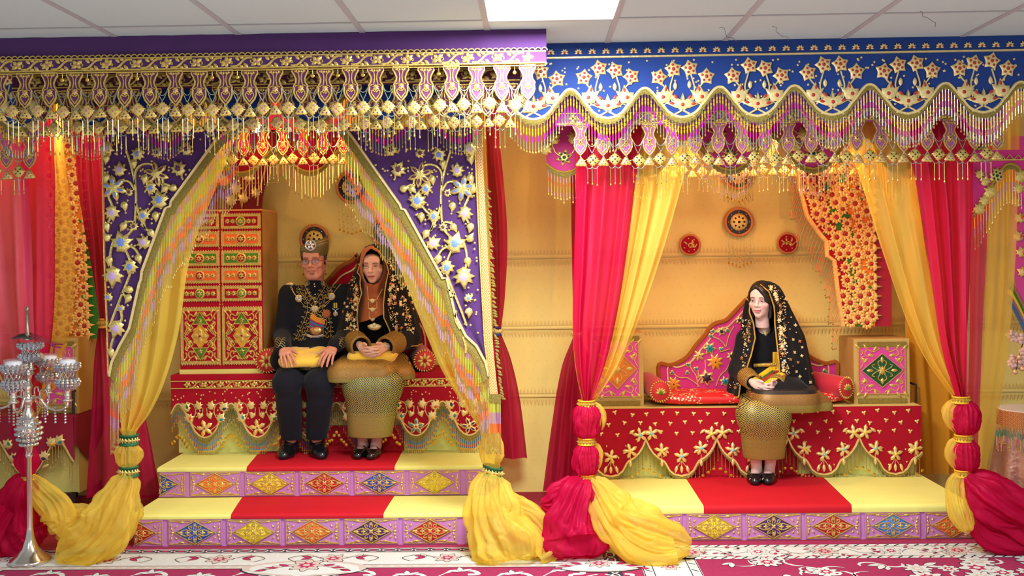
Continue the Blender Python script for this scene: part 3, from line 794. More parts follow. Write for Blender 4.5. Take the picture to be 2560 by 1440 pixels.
def platform(name, label, x0, x1, Yf, Yb, z0, z1, runner, skew, cols, cx, pitch=0.336, thick=0.022):
    t = thing(name, label, 'step', ((x0+x1)/2, Yf, z0))
    mb = MB(); mb.box((x0, Yf + 0.001, z0), (x1, Yb, z1 - thick), LILAC); mb.build('body', t)
    mb = MB()
    for z in (z0 + 0.006, z1 - thick - 0.006): mb.box((x0 - 0.002, Yf - 0.003, z - 0.006), (x1 + 0.002, Yf + 0.002, z + 0.004), LILAC)
    mb.build('edging', t)
    riser(t, x0, x1, (z0 + z1 - thick)/2, Yf, cx, pitch, cols)
    ra, rb = runner; rc, rd = skew
    def slab(nm, xa, xb, xc, xd, mat, zz, over):
        # front corners xa..xb, back corners xc..xd; softly rounded front edge
        mb = MB(); rows = []
        prof = [(Yf - over, z1 - thick - 0.004), (Yf - over - 0.004, z1 - thick*0.5), (Yf - over + 0.004, z1 + zz - 0.004), (Yf - over + 0.02, z1 + zz), ((Yf+Yb)/2, z1 + zz + 0.002), (Yb, z1 + zz)]
        for y, z in prof:
            q = (y - Yf) / (Yb - Yf); q = max(q, 0)
            rows.append([(xa + (xc-xa)*q + (xb + (xd-xb)*q - xa - (xc-xa)*q)*k/8, y, z + 0.0015*noise.noise((k*1.3, y*6, z*3))) for k in range(9)])
        mb.grid(rows, mat)
        for k in (0, 8): mb.add([r[k] for r in rows] + [(rows[-1][k][0], Yb, z1 - thick)], [tuple(range(len(rows) + 1)) if k == 0 else tuple(range(len(rows), -1, -1))], mat)
        mb.build(nm, t, smooth=True)
    slab('tread_cloth', x0 - 0.008, ra, x0 - 0.008, rc, PALEY, 0, 0.008)
    slab('tread_cloth', rb, x1 + 0.008, rd, x1 + 0.008, PALEY, 0, 0.008)
    slab('runner', ra - 0.003, rb + 0.003, rc - 0.003, rd + 0.003, REDT, 0.0025, 0.010)
    return t
ZS1 = at(760, 1284, 5.6).z; ZS2 = at(760, 1166, 6.0).z
lx = lambda px, py, Y: at(px, py, Y).x
platform('stage_step', 'lower step of the left throne with red runner and embroidered diamond riser', lx(334, 1320, 5.6), lx(1236, 1320, 5.6), 5.6, 6.0, 0.0, ZS1,
         (lx(580, 1285, 5.6), lx(958, 1285, 5.6)), (lx(608, 1243, 6.0), lx(985, 1243, 6.0)), ['blue', 'yellow', 'orange', 'purple', 'red'], lx(489, 1322, 5.6))
half_panel(bpy.data.objects['stage_step'], lx(341, 1322, 5.6), (ZS1 - .022)/2, 5.6, 'red', 1); half_panel(bpy.data.objects['stage_step'], lx(1229, 1322, 5.6), (ZS1 - .022)/2, 5.6, 'orange', -1)
platform('stage_step', 'upper step of the left throne under the couple\'s feet', lx(398, 1200, 6.0), lx(1232, 1200, 6.0), 6.0, 6.80, ZS1 + 0.004, ZS2,
         (lx(619, 1166, 6.0), lx(986, 1166, 6.0)), (lx(672, 1110, 6.8), lx(1020, 1110, 6.8)), ['orange', 'yellow', 'red', 'blue', 'yellow'], lx(539, 1206, 6.0))
for px, c, sx in ((401, 'blue', 1), (1230, 'purple', -1)): half_panel(bpy.data.objects['stage_step.001'], lx(px, 1206, 6.0), (ZS1 + .004 + ZS2 - .022)/2, 6.0, c, sx)
ZR = at(2000, 1262, 5.64).z
platform('stage_platform', 'low platform of the right throne with wide red runner and embroidered riser', lx(1485, 1310, 5.64), lx(2425, 1310, 5.64), 5.64, 6.80, 0.0, ZR,
         (lx(1760, 1268, 5.64), lx(2126, 1262, 5.64)), (lx(1690, 1150, 6.8), lx(2015, 1150, 6.8)), ['orange', 'yellow', 'purple', 'red', 'sky', 'orange'], lx(1637, 1307, 5.64), thick=0.04)

# ---- benches with embroidered hangings
STARJ = [M('jewel_teal', (20, 140, 150), 0.4), M('jewel_yellow', (240, 190, 50), 0.4), M('jewel_navy', (24, 34, 90), 0.4), M('jewel_green', (40, 120, 40), 0.4), M('jewel_orange', (226, 90, 30), 0.4)]
TULIP = MB(); TULIP.puff(o_mleaf(0.042), 0.010, GOLDP); TULm = TULIP.mesh('leaf_flower')
TUJ = []
for q in STARJ:
    a = MB(); a.puff(o_mleaf(0.042), 0.010, GOLDP); a.puff(o_leaf(0.034, 0.020), 0.004, q, (0.004, -0.0085, -0.02), rot=-0.5); TUJ.append(a.mesh('leaf_flower'))
STAR = []
for q in STARJ:
    a = MB(); a.puff(o_flower(5, 0.058, 0.018), 0.010, GOLDP)
    for k in range(5): a.puff(o_leaf(0.034, 0.013), 0.004, q, (0.012*cos(pi/2+k*2*pi/5), -0.0082, 0.012*sin(pi/2+k*2*pi/5)), rot=k*2*pi/5)
    a.puff(o_circle(0.007, 7), 0.005, JRED, (0, -0.009, 0)); STAR.append(a.mesh('star_flower'))
a = MB(); a.puff(o_heart(0.026), 0.009, GOLDP); HEART = a.mesh('bud')
a = MB(); a.puff(o_flower(3, 0.014, 0.005), 0.005, GOLDP, rot=pi); TRI = a.mesh('sequin')
def bench(label, x0, x1, Yf, Yb, z0, z1):
    t = thing('throne_bench', label, 'bench', ((x0+x1)/2, Yf, z0))
    mb = MB(); mb.box((x0 + 0.01, Yf + 0.10, z0), (x1 - 0.01, Yb, z1), PALEY); mb.build('body', t)
    return t
WOODG = M('gilt_wood', (186, 142, 70), 0.6, vary=0.15)
# left bench
Yf = 6.36; Y = Yf
x0, x1 = lx(428, 1000, Yf), lx(1228, 1000, Yf); z1 = at(760, 936, Yf).z; z0 = ZS2
t = bench('long crimson throne bench under the couple, hung with scalloped gold embroidery', x0, x1, Yf, 6.80, z0, z1)
mb = MB(); mb.box((x0, Yf - 0.006, z1 - 0.03), (x1, 6.80, z1 + 0.004), REDC); mb.build('top_cloth', t)
P = 133.0 / (F/Yf); xc = lx(645, 1090, Yf); zl = at(760, 1094, Yf).z
SEG_L = [(.2, BEADS, 1), (.2, BEADB, 1.3), (.15, BEADS, 1), (.15, BEADR, 1.2), (.15, BEADB, 1.2), (.15, BEADY, 1)]
fL = scallop(t, x0, x1, xc, P, z1 - 0.02, zl, Yf - 0.004, REDC, amp=1.45, cord=0.013, thread=0.03, pitch=0.013, segs=SEG_L, length=0.085, vary=0.2, cordmat=GOLDP, zmin=z0)
scroll_band(t, x0, x1, at(760, 968, Yf).z, at(760, 950, Yf).z, Yf - 0.006, None, STARJ[3], step=0.11)
k0 = int((x0 - xc) / P) - 1
for k in range(-2, 6):
    cx_ = xc + k*P
    if cx_ < x0 - 0.05 or cx_ > x1 + 0.05: continue
    yq = Yf - 0.008
    place('star_flower', STAR[(k + 2) % 5 if k % 2 else (k + 1) % 3], t, (cx_, yq, zl + 0.068), R.uniform(-.5, .5))
    for sx in (1, -1):
        mb = MB(); mb.ribbon(smooth([(cx_ + sx*0.03, zl + 0.05), (cx_ + sx*0.085, zl + 0.10), (cx_ + sx*0.06, zl + 0.17), (cx_ + sx*0.075, zl + 0.22), (cx_ + sx*0.115, zl + 0.235)], 5), 0.007, 0.004, GOLDP, y=yq + 0.003); mb.build('stem', t)
        mb = MB(); mb.ribbon(smooth([(cx_ + sx*0.06, zl + 0.17), (cx_ + sx*0.02, zl + 0.155), (cx_ + sx*0.012, zl + 0.20)], 5), 0.006, 0.004, GOLDP, y=yq + 0.003); mb.build('stem', t)
        place('leaf_flower', TUJ[R.randrange(5)], t, (cx_ + sx*0.105, yq, zl + 0.135), -sx*R.uniform(.3, .9), 0.92)
        place('leaf_flower', TUJ[R.randrange(5)], t, (cx_ + sx*0.125, yq, zl + 0.205), -sx*0.7, 0.95)
        place('leaf_flower', TULm, t, (cx_ + sx*0.042, yq, zl + 0.215), -sx*0.3, 0.8)
        place('bud', HEART, t, (cx_ + sx*0.032, yq, zl + 0.15), sx*0.3)
mb = MB()
for i in range(330):
    x = R.uniform(x0 + .01, x1 - .01); z = R.uniform(zl + 0.03, z1 - 0.09)
    if z > fL(x) + 0.03: mb.puff(o_flower(5, 0.007, 0.003), 0.003, GOLDP, (x, Yf - 0.006, z))
stuff(mb.build('scattered_sequins', t))
mb = MB()      # coins at the peaks of the fringe
for k in range(-3, 6):
    px = xc + (k + .5)*P
    for i in range(9):
        q = (i - 4) / 4
        if x0 < px + q*0.06 < x1: mb.ball((px + q*0.062, Yf - 0.014, zl + 0.03 - abs(q)*0.075 + R.uniform(-.01, .01)), 0.0125, COIN, 8, 4, (1, .3, 1))
stuff(mb.build('coin_drops', t))
mb = MB(); mb.box((lx(690, 1100, Yf), Yf + 0.085, z0), (lx(1005, 1100, Yf), Yf + 0.10, z0 + 0.17), REDT); mb.build('red_drop_cloth', t)
# right bench
Yf = 6.31
x0, x1 = lx(1478, 1080, Yf), lx(2304, 1080, Yf); z1 = at(1890, 1019, Yf).z; z0 = ZR
t = bench('crimson throne bench of the right booth hung with gold star flowers in scallops', x0, x1, Yf, 6.80, z0, z1)
mb = MB(); mb.box((x0, Yf + 0.004, z1 - 0.012), (x1, 6.80, z1 + 0.003), M('olive_cloth', (206, 190, 110), 0.8)); mb.build('top_cloth', t)
P = 176.0 / (F/Yf); xc = lx(1704, 1190, Yf); zl = at(1890, 1190, Yf).z
LOBE_S = LOBE
LOBE = [(0, 0), (.10, .006), (.17, .022), (.22, .05), (.25, .062), (.33, .075), (.40, .095), (.45, .117), (.48, .137), (.5, .153)]
fR = scallop(t, x0, x1, xc, P, z1 + 0.002, zl, Yf - 0.004, REDC, amp=1.55, cord=0.014, thread=0.018, pitch=0.024, segs=[(.5, BEADS, .8), (.5, BEADG, .8)], length=0.09, vary=0.25, cordmat=GOLDP, step=0.006, zmin=z0)
LOBE = LOBE_S
SR = []
for q in (M('jewel_turquoise', (120, 200, 210), 0.4), M('jewel_lemon', (236, 210, 70), 0.4)):
    a = MB(); a.puff(o_flower(5, 0.052, 0.014), 0.014, GOLDP); a.puff(o_circle(0.0105, 8), 0.006, q, (0, -0.012, 0)); SR.append(a.mesh('star_flower'))
a = MB(); a.puff(o_leaf(0.06, 0.024, 5), 0.010, GOLDP); LFm = a.mesh('leaf')
for k in range(-2, 5):
    c = xc + k*P
    if c < x0 - 0.1 or c > x1 + 0.06: continue
    yq = Yf - 0.008
    for i, (u, v, st) in enumerate(((0.0, 0.135, 0), (-0.125, 0.175, 1), (0.125, 0.175, 0), (-0.19, 0.275, 0), (0.19, 0.275, 1))):
        if not (x0 + 0.02 < c + u < x1 - 0.02): continue
        place('star_flower', SR[(st + k) % 2], t, (c + u, yq, zl + v + R.uniform(-.008, .008)), R.uniform(-.3, .3))
        if abs(u) < 0.15:
            dn = [(0, 0.0)] if i else [(-.035, .25), (0, 0), (.04, -.25)]
            for ox, rr in dn:
                mb = MB(); mb.ribbon([(c + u, zl + v - 0.03), (c + u + ox*0.7, zl + v - 0.07)], 0.005, 0.003, GOLDP, y=yq + 0.003); mb.build('stem', t)
                place('leaf', LFm, t, (c + u + ox*0.8, yq, zl + v - 0.06), pi - rr, 0.9)
        if u: place('leaf', LFm, t, (c + u*0.62, yq, zl + v - 0.02 + (0.02 if abs(u) > .15 else -.005)), -(0.9 if u > 0 else -0.9), 0.8)
n = 0
for r_ in range(3):
    for i in range(22):
        x = x0 + 0.06 + i*0.098 + (r_ % 2)*0.05 + R.uniform(-.01, .01); z = z1 - 0.03 - r_*0.062 + R.uniform(-.01, .01)
        if x < x1 - 0.02 and z > fR(x) + 0.02: place('sequin', TRI, t, (x, Yf - 0.006, z), R.uniform(-.3, .3), 1.25)
mb = MB()
for i in range(60):
    x = R.uniform(x0 + .01, x1 - .01); z = R.uniform(zl + 0.03, z1 - 0.2)
    if z > fR(x) + 0.02: mb.puff(o_leaf(0.016, 0.009), 0.004, GOLDP, (x, Yf - 0.006, z), rot=R.uniform(-1, 1))
stuff(mb.build('scattered_sequins', t))
mb = MB()
for k in range(-2, 4):
    px = xc + (k + .5)*P
    for q in (-.09, -.055, -.02, .02, .055, .09):
        if x0 < px + q < x1: mb.ball((px + q, Yf - 0.006, zl + 0.06 - abs(q)*0.6), 0.011, COIN, 8, 4, (1, .3, 1))
stuff(mb.build('coin_drops', t))
mb = MB(); mb.box((lx(1735, 1190, Yf), Yf + 0.085, z0), (lx(2005, 1190, Yf), Yf + 0.10, z0 + 0.22), REDT); mb.build('red_drop_cloth', t)
# dark metal rail of the right bench
DKM = M('dark_metal', (60, 46, 44), 0.5, 0.4)
mb = MB(); xa = lx(2290, 985, 6.45); zz = at(2290, 962, 6.45).z
mb.tube([(xa, 6.45, z1), (xa, 6.45, zz), (xa - 0.09, 6.75, zz + 0.03)], 0.008, DKM, 6); mb.build('bench_rail', t)
# far left bench
Yf = 6.3
x0, x1 = lx(-160, 1100, Yf), lx(183, 1100, Yf); z1 = at(90, 1040, Yf).z
t = bench('crimson embroidered bench at the far left edge behind the candelabra', x0, x1, Yf, 6.75, 0.12, z1)
mb = MB(); mb.box((x0, Yf - 0.004, z1 - 0.01), (x1 + 0.004, 6.75, z1 + 0.004), M('wine_cloth', (150, 18, 52), 0.8)); mb.build('top_cloth', t)
zl = at(90, 1190, Yf).z
WC = MATS['wine_cloth']
fF = scallop(t, x0, x1 + 0.004, lx(70, 1190, Yf), 0.40, z1, zl, Yf - 0.004, WC, amp=1.5, cord=0.013, thread=0.02, pitch=0.018, segs=[(1, BEADG, .9)], length=0.09, vary=0.2, cordmat=GOLDP)
mb = MB(); rows = []
for j in range(2): rows.append([(x1 + 0.006, Yf + 0.45*k/20, z1 if j == 0 else zl + 0.05 + 0.16*abs(k/10 - 1)) for k in range(21)])
mb.grid(rows, WC, flip=True); mb.build('side_cloth', t)
for (px, py, i, rr) in ((20, 1110, 0, .8), (35, 1145, 2, 1.2), (130, 1105, 1, -.8), (112, 1140, 2, -1.2), (150, 1100, 0, -.5)):
    p = at(px, py, Yf); place('leaf_flower', TUJ[i], t, (p.x, Yf - 0.008, p.z), rr)
for px, py, rr in ((75, 1185, 0), (48, 1170, 1), (105, 1172, -1)):
    p = at(px, py, Yf); place('leaf', LFm, t, (p.x, Yf - 0.008, p.z), rr)
mb = MB(); 
for yq in (Yf + 0.04, 6.7): mb.box((x1 - 0.05, yq, 0), (x1 - 0.01, yq + 0.04, 0.13), DKM)
mb.box((x0, Yf + 0.05, 0.1), (x1 - 0.01, Yf + 0.08, 0.13), DKM); mb.build('frame', t)
mb = MB(); xa = x1 - 0.01; zz = at(182, 980, 6.32).z
mb.tube([(xa, 6.33, z1), (xa, 6.33, zz), (xa + 0.0, 6.74, zz + 0.04), (xa, 6.74, z1)], 0.010, DKM, 6); mb.build('bench_rail', t)

# ================================================================== carpets
CARM = M('carpet_magenta', (146, 26, 74), 0.95, vary=0.1, vscale=40, bump=0.3, bscale=400)
CARW = M('carpet_ivory', (200, 202, 196), 0.95, vary=0.05, vscale=60, bump=0.3, bscale=400)
CARB = M('carpet_beige', (186, 170, 158), 0.95, vary=0.05, vscale=60)
CARK = M('carpet_black', (34, 34, 48), 0.95)
CARP = M('carpet_rose', (160, 26, 74), 0.95)
class Flat(MB):
    def poly(s, pts, mat, z): 
        s.add([(x, y, z) for x, y in pts], [tuple(range(len(pts)))], mat)
    def fan(s, pts, c, mat, z, rot=0, sc=1.0, sy=1.0):
        ca, sa = cos(rot), sin(rot); q = []
        for u, v in pts: q.append((c[0] + sc*(u*ca - v*sa), c[1] + sc*sy*(u*sa + v*ca), z))
        n = len(q); s.add(q + [(c[0], c[1], z)], [(i, (i+1) % n, n) for i in range(n)], mat)
    def line(s, path, wd, mat, z):
        k = len(path); rows = []
        for i in range(k):
            a, b = path[max(i-1, 0)], path[min(i+1, k-1)]; tx, ty = b[0]-a[0], b[1]-a[1]; L = math.hypot(tx, ty) or 1
            w_ = (wd[i] if isinstance(wd, list) else wd)*0.5
            rows.append([(path[i][0] - ty/L*w_, path[i][1] + tx/L*w_, z), (path[i][0] + ty/L*w_, path[i][1] - tx/L*w_, z)])
        s.grid(rows, mat, flip=True)
def blossom(fl, c, s, z, body=CARW, core=CARP, line=CARK, n=8, rot=0.0):
    fl.fan(o_flower(n, s*1.08, s*0.62, False), c, line, z, rot); fl.fan(o_flower(n, s, s*0.55, False), c, body, z + .0002, rot)
    fl.fan(o_flower(n, s*0.55, s*0.3), c, core, z + .0004, rot + .3); fl.fan(o_circle(s*0.2, 8), c, body, z + .0006)
def leaf_at(fl, c, L, a, z, mat=CARW, line=CARK):
    o = o_leaf(L, L*0.42); fl.fan([(u*1.25, v*1.08 - L*0.03) for u, v in o], c, line, z, a); fl.fan(o, c, mat, z + .0002, a)
ca, cb = atz(-60, 1366), atz(1592, 1368)
xL0, xL1, yB = ca.x - 0.6, cb.x, 5.565
zc_ = 0.006
t = thing('carpet', 'magenta carpet with ivory scroll border in front of the left throne', 'carpet', (xL0, yB, 0))
mb = MB(); mb.box((xL0, 3.4, 0.0), (xL1, yB, zc_), CARM); mb.build('pile', t)
fl = Flat(); z = zc_ + .0006
def band(fl, x0, x1, y0, y1, mat, zz): fl.poly([(x0, y0), (x1, y0), (x1, y1), (x0, y1)], mat, zz)
xi = atz(1546, 1400).x
band(fl, xL0, xi, yB - 0.125, yB - 0.05, CARK, z); 
n = int((xi - xL0) / 0.09)
for i in range(n):
    x = xL0 + 0.045 + i*0.09
    fl.line([(x + 0.04*cos(a), yB - 0.087 + 0.022*sin(a)) for a in [2*pi*k/10 for k in range(11)]], 0.008, CARW, z + .0003)
    fl.fan(o_circle(0.022, 8), (x, yB - 0.087), CARP, z + .0004, sy=0.45)
    fl.line([(x + 0.04, yB - 0.087), (x + 0.05, yB - 0.087)], 0.02, CARP, z + .0004)
for yy in (0.052, 0.122): fl.line([(xL0, yB - yy), (xi, yB - yy)], 0.006, CARW, z + .0003)
# right-hand chain border running towards the room
band(fl, xi - 0.075, xi, 3.45, yB - 0.05, CARK, z + .0001)
for i in range(22):
    y = yB - 0.11 - i*0.09
    fl.line([(xi - 0.038 + 0.022*cos(a), y + 0.04*sin(a)) for a in [2*pi*k/10 for k in range(11)]], 0.008, CARW, z + .0004)
    fl.fan(o_circle(0.012, 6), (xi - 0.038, y), CARP, z + .0004)
# ivory border
band(fl, xL0, xi - 0.08, yB - 0.36, yB - 0.13, CARW, z)
band(fl, xL0, xi - 0.08, yB - 0.40, yB - 0.345, CARB, z + .0002)
for yy in (0.345, 0.40): fl.line([(xL0, yB - yy), (xi - 0.08, yB - yy)], 0.005, CARK, z + .0004)
for i in range(70): fl.fan(o_circle(0.016, 8), (xL0 + 0.03 + i*0.062, yB - 0.372), CARW, z + .0004, sy=0.5)
for i in range(8):
    x = xL0 + 0.25 + i*0.62
    if x > xi - 0.2: break
    blossom(fl, (x, yB - 0.235), 0.075, z + .0006, CARB, CARP, CARK, 7, i)
    for sx in (1, -1):
        fl.line(smooth([(x + sx*0.05, yB - 0.24), (x + sx*0.15, yB - 0.17), (x + sx*0.24, yB - 0.22), (x + sx*0.2, yB - 0.28), (x + sx*0.15, yB - 0.25)], 5), 0.012, CARB, z + .0005)
        fl.line(smooth([(x + sx*0.05, yB - 0.245), (x + sx*0.15, yB - 0.178), (x + sx*0.245, yB - 0.226), (x + sx*0.2, yB - 0.288)], 5), 0.005, CARK, z + .0007)
        for a in (0.5, 1.2, 2.2): leaf_at(fl, (x + sx*0.12, yB - 0.215), 0.065, -sx*a, z + .0007, CARP if a > 1 else CARB)
# scroll medallions breaking into the field
for cx_, s in ((atz(760, 1425).x, 1.0), (atz(760, 1425).x - 1.9, 0.9), (atz(1500, 1425).x, 0.7)):
    c = (cx_, yB - 0.40)
    fl.fan(o_circle(0.33*s, 28), c, CARB, z + .0006, sy=0.40); fl.fan(o_circle(0.29*s, 28), c, CARW, z + .0008, sy=0.36)
    fl.line([(c[0] + 0.335*s*cos(a), c[1] + 0.135*s*sin(a)) for a in [pi + pi*k/16 for k in range(17)]], 0.012, CARK, z + .0009)
    blossom(fl, (c[0], c[1] + 0.05), 0.10*s, z + .001, CARB, CARP, CARK, 8)
    for sx in (1, -1):
        for q in range(5): leaf_at(fl, (c[0] + sx*(0.09 + q*0.025), c[1] + 0.03 - q*0.012), 0.07, -sx*(1.0 + q*0.25), z + .001, CARB if q % 2 else CARP)
        fl.line(smooth([(c[0] + sx*0.02, c[1] - 0.13), (c[0] + sx*0.12, c[1] - 0.18), (c[0] + sx*0.16, c[1] - 0.14), (c[0] + sx*0.12, c[1] - 0.125)], 5), [0.012]*8 + [0.022]*8, CARW, z + .001)
def vine(fl, xa, xb, y0, y1, seed, z, body=CARW):
    rr = random.Random(seed)
    for i in range(int((xb - xa) * (y1 - y0) * 80)):
        x, y = rr.uniform(xa, xb), rr.uniform(y0, y1); k = rr.random()
        if k < 0.28: blossom(fl, (x, y), rr.uniform(0.055, 0.095), z + rr.uniform(0, .0004), body, CARB if k < .14 else CARP, CARK, rr.choice((6, 8, 9)), rr.random()*3)
        elif k < 0.7:
            a = rr.uniform(0, 6.28); leaf_at(fl, (x, y), rr.uniform(.06, .1), a, z); 
            if k < .5: leaf_at(fl, (x, y), rr.uniform(.06, .09), a + 0.9, z + .0003)
        else:
            a = rr.uniform(0, 6.28); fl.line([(x + 0.09*cos(a + q*.5)*(1 - q*.08), y + 0.06*sin(a + q*.5)) for q in range(7)], [.004, .008, .013, .016, .018, .016, .006], CARW, z + .0003)
for i in range(16):     # white acanthus scrolls in the field
    x = xL0 + 0.2 + i*0.27
    if x > xi - 0.25: break
    y = yB - 0.50 - 0.05*(i % 2)
    fl.line(smooth([(x - 0.12, y - 0.06), (x - 0.04, y + 0.045), (x + 0.06, y + 0.04), (x + 0.09, y - 0.01), (x + 0.04, y - 0.02)], 5), [.008]*4 + [.026]*10 + [.03]*7, CARW, z + .0004)
    for a in (0.4, 1.5, 2.6): leaf_at(fl, (x + 0.0, y + 0.03), 0.07, a - 1.3, z + .0005)
vine(fl, xL0, xi - 0.1, 3.45, yB - 0.58, 3, z + .0004)
stuff(fl.build('woven_pattern', t))
# right carpet
xR0, xR1 = cb.x + 0.004, 5.2; yB2 = 5.60
t = thing('carpet', 'magenta floral carpet with ivory border in front of the right throne', 'carpet', (xR0, yB2, 0))
mb = MB(); mb.box((xR0, 3.4, 0.0), (xR1, yB2, zc_), CARM); mb.build('pile', t)
fl = Flat(); x0i = atz(1604, 1420).x; x1i = atz(1748, 1420).x
band(fl, x0i, xR1, yB2 - 0.325, yB2 - 0.075, CARW, z); band(fl, x0i, x1i, 3.45, yB2 - 0.3, CARW, z)
for y in (0.095, 0.305):
    for i in range(66):
        x = x0i + i*0.055
        fl.line([(x, yB2 - y - 0.016), (x + 0.035, yB2 - y + 0.016)], 0.010, CARK if i % 3 else CARP, z + .0003)
    for d in (-.022, .022): fl.line([(x0i, yB2 - y + d), (xR1, yB2 - y + d)], 0.004, CARK, z + .0003)
for xx in (x0i + 0.03, x1i - 0.03):
    for i in range(32): fl.line([(xx - 0.016, yB2 - 0.33 - i*0.055), (xx + 0.016, yB2 - 0.33 - i*0.055 - 0.03)], 0.009, CARK if i % 2 else CARB, z + .0003)
    for d in (-.025, .025): fl.line([(xx + d, yB2 - 0.32), (xx + d, 3.45)], 0.005, CARK, z + .0003)
rr = random.Random(4)
for i in range(10):
    x = x0i + 0.30 + i*0.36
    blossom(fl, (x, yB2 - 0.2), 0.06 if i % 2 else 0.075, z + .0004, CARW if i % 2 else CARB, CARP, CARK, 9, i)
    for q in range(18):
        a = rr.uniform(0, 6.28); leaf_at(fl, (x + rr.uniform(.06, .30), yB2 - 0.2 + rr.uniform(-.08, .08)), 0.04, a, z + .0004, CARP if q % 3 == 0 else CARB)
    fl.line(smooth([(x + 0.06, yB2 - 0.2), (x + 0.13, yB2 - 0.16), (x + 0.2, yB2 - 0.24), (x + 0.3, yB2 - 0.2)], 5), 0.005, CARK, z + .0003)
for i in range(6): blossom(fl, ((x0i + x1i)/2, yB2 - 0.45 - i*0.25), 0.05, z + .0004, CARB, CARP, CARK, 7, i)
vine(fl, x1i + 0.06, xR1, 3.45, yB2 - 0.36, 11, z + .0004)
stuff(fl.build('woven_pattern', t))
# ================================================================== curtains
OY = organza('organza_yellow', (255, 231, 100), 0.58, 0.05)
OY2 = organza('organza_gold', (255, 226, 106), 0.52, 0.06)
OR = organza('organza_red', (214, 22, 72), 0.80, 0.08, 0.3)
OR2 = organza('organza_crimson', (176, 14, 58), 0.85, 0.08, 0.3)
OYT = organza('organza_yellow_crisp', (255, 234, 112), 0.44, 0.025, 0.45, 0.35)
ORT = organza('organza_red_crisp', (214, 22, 76), 0.66, 0.03, 0.35, 0.35)
OP = organza('organza_pink', (222, 60, 96), 0.7, 0.14, 0.4)
def interp_edge(pts, y):
    pts = sorted(pts, key=lambda p: p[1])
    if y <= pts[0][1]: return pts[0][0]
    for i in range(len(pts) - 1):
        a, b = pts[i], pts[i+1]
        if y <= b[1]:
            m0 = (b[0]-pts[i-1][0])/(b[1]-pts[i-1][1]) if i > 0 else (b[0]-a[0])/(b[1]-a[1])
            m1 = (pts[i+2][0]-a[0])/(pts[i+2][1]-a[1]) if i + 2 < len(pts) else (b[0]-a[0])/(b[1]-a[1])
            h = b[1]-a[1]; t = (y-a[1])/h
            return (2*t**3-3*t*t+1)*a[0] + (t**3-2*t*t+t)*h*m0 + (-2*t**3+3*t*t)*b[0] + (t**3-t*t)*h*m1
    return pts[-1][0]
def drape_mesh(mb, L, Rr, Y, mat, folds=7, amp=0.03, nv=46, nu=64, seed=0, lean=0.0, wave=0.6):
    folds = max(1.0, folds*0.48)
    """hanging cloth between a left and a right edge given as picture points at depth Y"""
    y0 = max(min(p[1] for p in L), min(p[1] for p in Rr)); y1 = min(max(p[1] for p in L), max(p[1] for p in Rr))
    if y0 < 330: y0 = 648 - 1.07*F/Y
    rows = []
    for j in range(nv + 1):
        py = y0 + (y1 - y0)*j/nv; Yj = Y + lean*j/nv
        a = at(interp_edge(L, py), py, Yj); b = at(interp_edge(Rr, py), py, Yj); wd = max(b.x - a.x, 0.01)
        r = []
        for i in range(nu + 1):
            u = i / nu
            uu = u + 0.35/folds*noise.noise((u*folds*0.9, seed + j*0.012, 1.7))
            am = amp*(0.55 + 0.9*abs(noise.noise((u*3 + seed, j*0.03, 4.0)))) * (0.55 + 0.45*min(1, j/nv*1.2))
            d = am*sin(2*pi*folds*uu + seed) + 0.22*am*sin(2*pi*folds*2.3*uu + 1.3*seed + j*0.04)
            d += wave*0.02*noise.noise((u*4, j*0.12, seed))
            r.append((a.x + wd*u, Yj + d, a.z + (b.z - a.z)*u))
        rows.append(r)
    mb.grid(rows, mat, flip=True)
def bundle_mesh(mb, path, mat, nf=9, ridge=0.16, seed=0, k=6, n=44, floor=None, lump=0.0, cap=False):
    """gathered cloth: closed folded tube through (px,py,Y,rx,ry) with radii in metres"""
    P = []
    for q in path:
        p = at(q[0], q[1], q[2]) if len(q) == 5 else Vector(q[:3])
        P.append((p.x, p.y, p.z, q[-2], q[-1]))
    if lump: k, n = 10, 110
    P = smooth(P, k); rows = []
    for i, (x, y, z, rx, ry) in enumerate(P):
        a, b = P[max(i-1, 0)], P[min(i+1, len(P)-1)]
        t = Vector((b[0]-a[0], b[1]-a[1], b[2]-a[2])); t = t.normalized() if t.length > 1e-9 else Vector((0, 0, -1))
        e1 = Vector((0, 1, 0)).cross(t)
        if e1.length < 1e-3: e1 = Vector((1, 0, 0))
        e1.normalize(); e2 = t.cross(e1); r = []
        for j in range(n):
            th = 2*pi*j/n
            q = 1 + ridge*sin(nf*th + 1.5*sin(th*2 + seed) + 0.15*i*0.3 + seed) + 0.5*ridge*sin(2.3*nf*th + seed*2)*0.5
            if lump:
                q += lump*0.6*noise.noise((cos(th)*1.6 + seed, sin(th)*1.6, i*0.10))
                ph = 9*th + 2.2*noise.noise((cos(th)*1.3, sin(th)*1.3, seed + i*0.035)) + seed
                q += (0.16 if rx > 0.05 else 0.07)*(0.62 - abs(sin(ph))) + 0.05*(0.6 - abs(sin(2.7*ph + 0.05*i)))
                w1 = noise.noise((cos(th)*2.2 + i*0.05, sin(th)*2.2, seed + i*0.07)); q -= 0.30*max(0, 0.22 - abs(w1))
                w2 = noise.noise((cos(th)*4.5 - i*0.04, sin(th)*4.5, seed*2 + i*0.15)); q -= 0.22*max(0, 0.2 - abs(w2))
            p = Vector((x, y, z)) + e1*(rx*q*cos(th)) + e2*(ry*q*sin(th))
            if floor is not None and p.z < floor + 0.006: p.z = floor + 0.004 + 0.004*(1 + noise.noise((p.x*30, p.y*30, 0)))
            r.append(tuple(p))
        rows.append(r)
    mb.grid(rows, mat, close_u=True)
    if cap: mb.add(rows[-1], [tuple(range(n))], mat)
